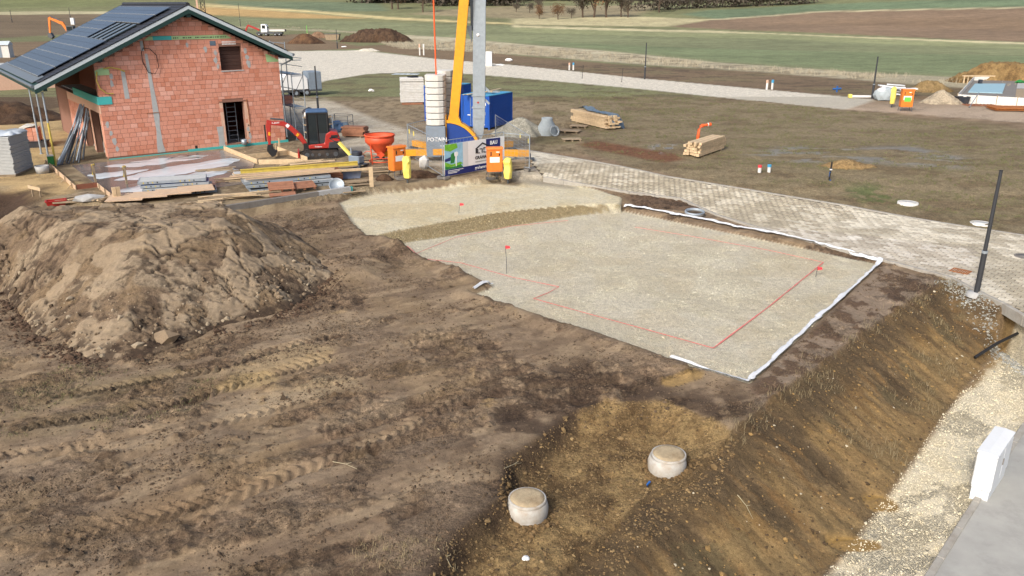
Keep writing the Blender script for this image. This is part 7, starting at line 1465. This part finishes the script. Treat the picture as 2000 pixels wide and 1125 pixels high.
lf = GW([(-60, 700), (160, 715), (420, 740), (420, 800), (150, 850), (-60, 860)]); q = scatter(lf, 2600, 25); kp = fbm(q[:, 0]*.8, q[:, 1]*.8, 3, 27) > .48; grassfield('weeds', 'sparse green weeds on the mud below the big heap', q[kp][:350], .06, 'grass_green', 4, 26, .9, .005); grassfield('dry_grass', 'dry grass scraps on the mud below the big heap', q[kp][700:1200], .09, 'straw', 3, 28, 1.4, .004)
q = scatter(GW([(700, 1040), (880, 1060), (900, 1130), (680, 1130)]), 300, 29); grassfield('dry_grass', 'dry grass scraps at the lower picture edge', q[:120], .1, 'straw', 4, 30, 1.3, .004)
q = scatter(GW([(1130, 175), (1640, 215), (2000, 260), (2000, 440), (1650, 385), (1300, 325), (1130, 290)]), 9000, 31); kp = fbm(q[:, 0]*.5, q[:, 1]*1.1, 4, 143) > .5; grassfield('turf', 'patchy short turf on the plots across the street', q[kp], .11, 'grass_green', 7, 32, .8, .008)
vs_ = W([(430, 52), (700, 64), (780, 90), (1000, 104), (1250, 124), (1500, 140), (1720, 158), (2050, 180), (2050, 162), (1700, 144), (1400, 123), (1150, 98), (900, 77), (700, 63)]); q = scatter(vs_, 14000, 33); kp = fbm(q[:, 0]*.2, q[:, 1]*.4, 4, 35) > .44; grassfield('dry_verge', 'strip of tall dry grass along the field edge', q[kp], .65, 'verge_grass', 9, 34, .7, .02)
# stones packed under the kerb at the lamp corner
ks = [PAVED[k] for k in (9, 8, 7, 6)]; e_ = []
for a, b in zip(ks[:-1], ks[1:]):
    a, b = np.array(a), np.array(b); n = int(np.hypot(*(b-a))*220); u = rg.uniform(0, 1, (n, 1)); nn = np.array([b[1]-a[1], -(b[0]-a[0])]); nn = nn/np.hypot(*nn); w_ = np.abs(rg.normal(0, .28, (n, 1))); e_.append(a+(b-a)*u+(nn if nn[1] < 0 else -nn)*(w_+.08))
q = np.concatenate(e_); szs = rg.lognormal(-3.75, .35, len(q)); tag(lumps('kerb_stones_fill', np.c_[q, zg(q[:, 0], q[:, 1])+szs*.3], szs, 'stones', L3(160, 160, 156)*rg.uniform(.6, 1.25, (len(q), 1)), .75, 36), 'grey stones packed against the kerb by the lamp post', 'stones')

# ------------------------------------------------------------------ more clutter in the yard
def offcuts(label, px, py, rz, n, L, m2='wood', spread=.6):
    t = thing('timber_offcuts', label, 'timber offcuts', at(px, py), rz)
    for k in range(n): l_ = L*rnd.uniform(.5, 1.1); MB().box((rnd.uniform(-.3, .3), rnd.uniform(-spread, spread), .04+.03*k), (l_, rnd.uniform(.08, .2), .035), M=Matrix.Rotation(rnd.gauss(0, .16), 3, 'Z') @ Matrix.Rotation(rnd.gauss(0, .03), 3, 'Y')).build('offcut', m2 if k % 3 else 'wood_grey', t)
offcuts('loose boards left of the blue-grey mortar tub', 640, 345, .35, 8, 2.2); offcuts('boards lying on the slab edge behind the formwork stacks', 470, 352, .4, 7, 2.6); offcuts('scattered offcuts between the mortar tub and the upright plank', 700, 362, .6, 6, 1.4, 'wood_grey'); offcuts('offcuts lying by the near formwork stack', 400, 398, .2, 6, 1.6); offcuts('boards on the ground behind the orange cabinet', 735, 335, .2, 5, 1.8, 'wood_grey'); offcuts('long boards lying before the red excavator', 600, 322, .35, 6, 2.8); offcuts('small offcuts on the sandy yard left of the slab', 160, 385, .8, 6, 1.0, 'wood_grey', .5); offcuts('pegs and boards at the left formwork foot', 205, 392, 1.1, 5, 1.1, 'wood', .4)

e_ = []
for o in [o for o in bpy.data.objects if o.name.startswith('concrete_shaft')]:
    a = rg.uniform(0, 6.28, 260); r_ = .38+np.abs(rg.normal(0, .12, 260)); e_.append(np.c_[o.location.x+r_*np.cos(a), o.location.y+r_*np.sin(a)])
q = np.concatenate(e_); szs = rg.lognormal(-3.8, .5, len(q)); tag(lumps('shaft_backfill', np.c_[q, zg(q[:, 0], q[:, 1])+szs*.2], szs, 'stones', L3(116, 94, 66)*rg.uniform(.6, 1.25, (len(q), 1)), .8, 51), 'loose clay crumbs packed round the two concrete shafts', 'clay crumbs')

offcuts('weathered boards beside the plate compactor', 665, 332, .3, 6, 1.8, 'wood_grey'); offcuts('grey boards across the slab film', 430, 335, .45, 5, 2.4, 'wood_grey', .5); offcuts('boards lying left of the near formwork stack', 300, 382, .25, 6, 2.0, 'ply', .5); offcuts('rubble boards right of the footing end', 690, 380, .4, 5, .9, 'wood_grey', .3)
for px, py, lb, rz in ((500, 345, 'thin stack of grey formwork sheets on the slab corner', .42), (610, 338, 'stack of pale sheets behind the long yellow beam', .38)):
    t = thing('sheet_stack', lb, 'sheet stack', at(px, py, .05), rz)
    for k in range(4): MB().box((rnd.uniform(-.1, .1), rnd.uniform(-.1, .1), .04+k*.05), (2.2, .8, .035), rnd.uniform(-.06, .06)).build('sheet', 'grey_board' if k % 2 else 'ply', t)
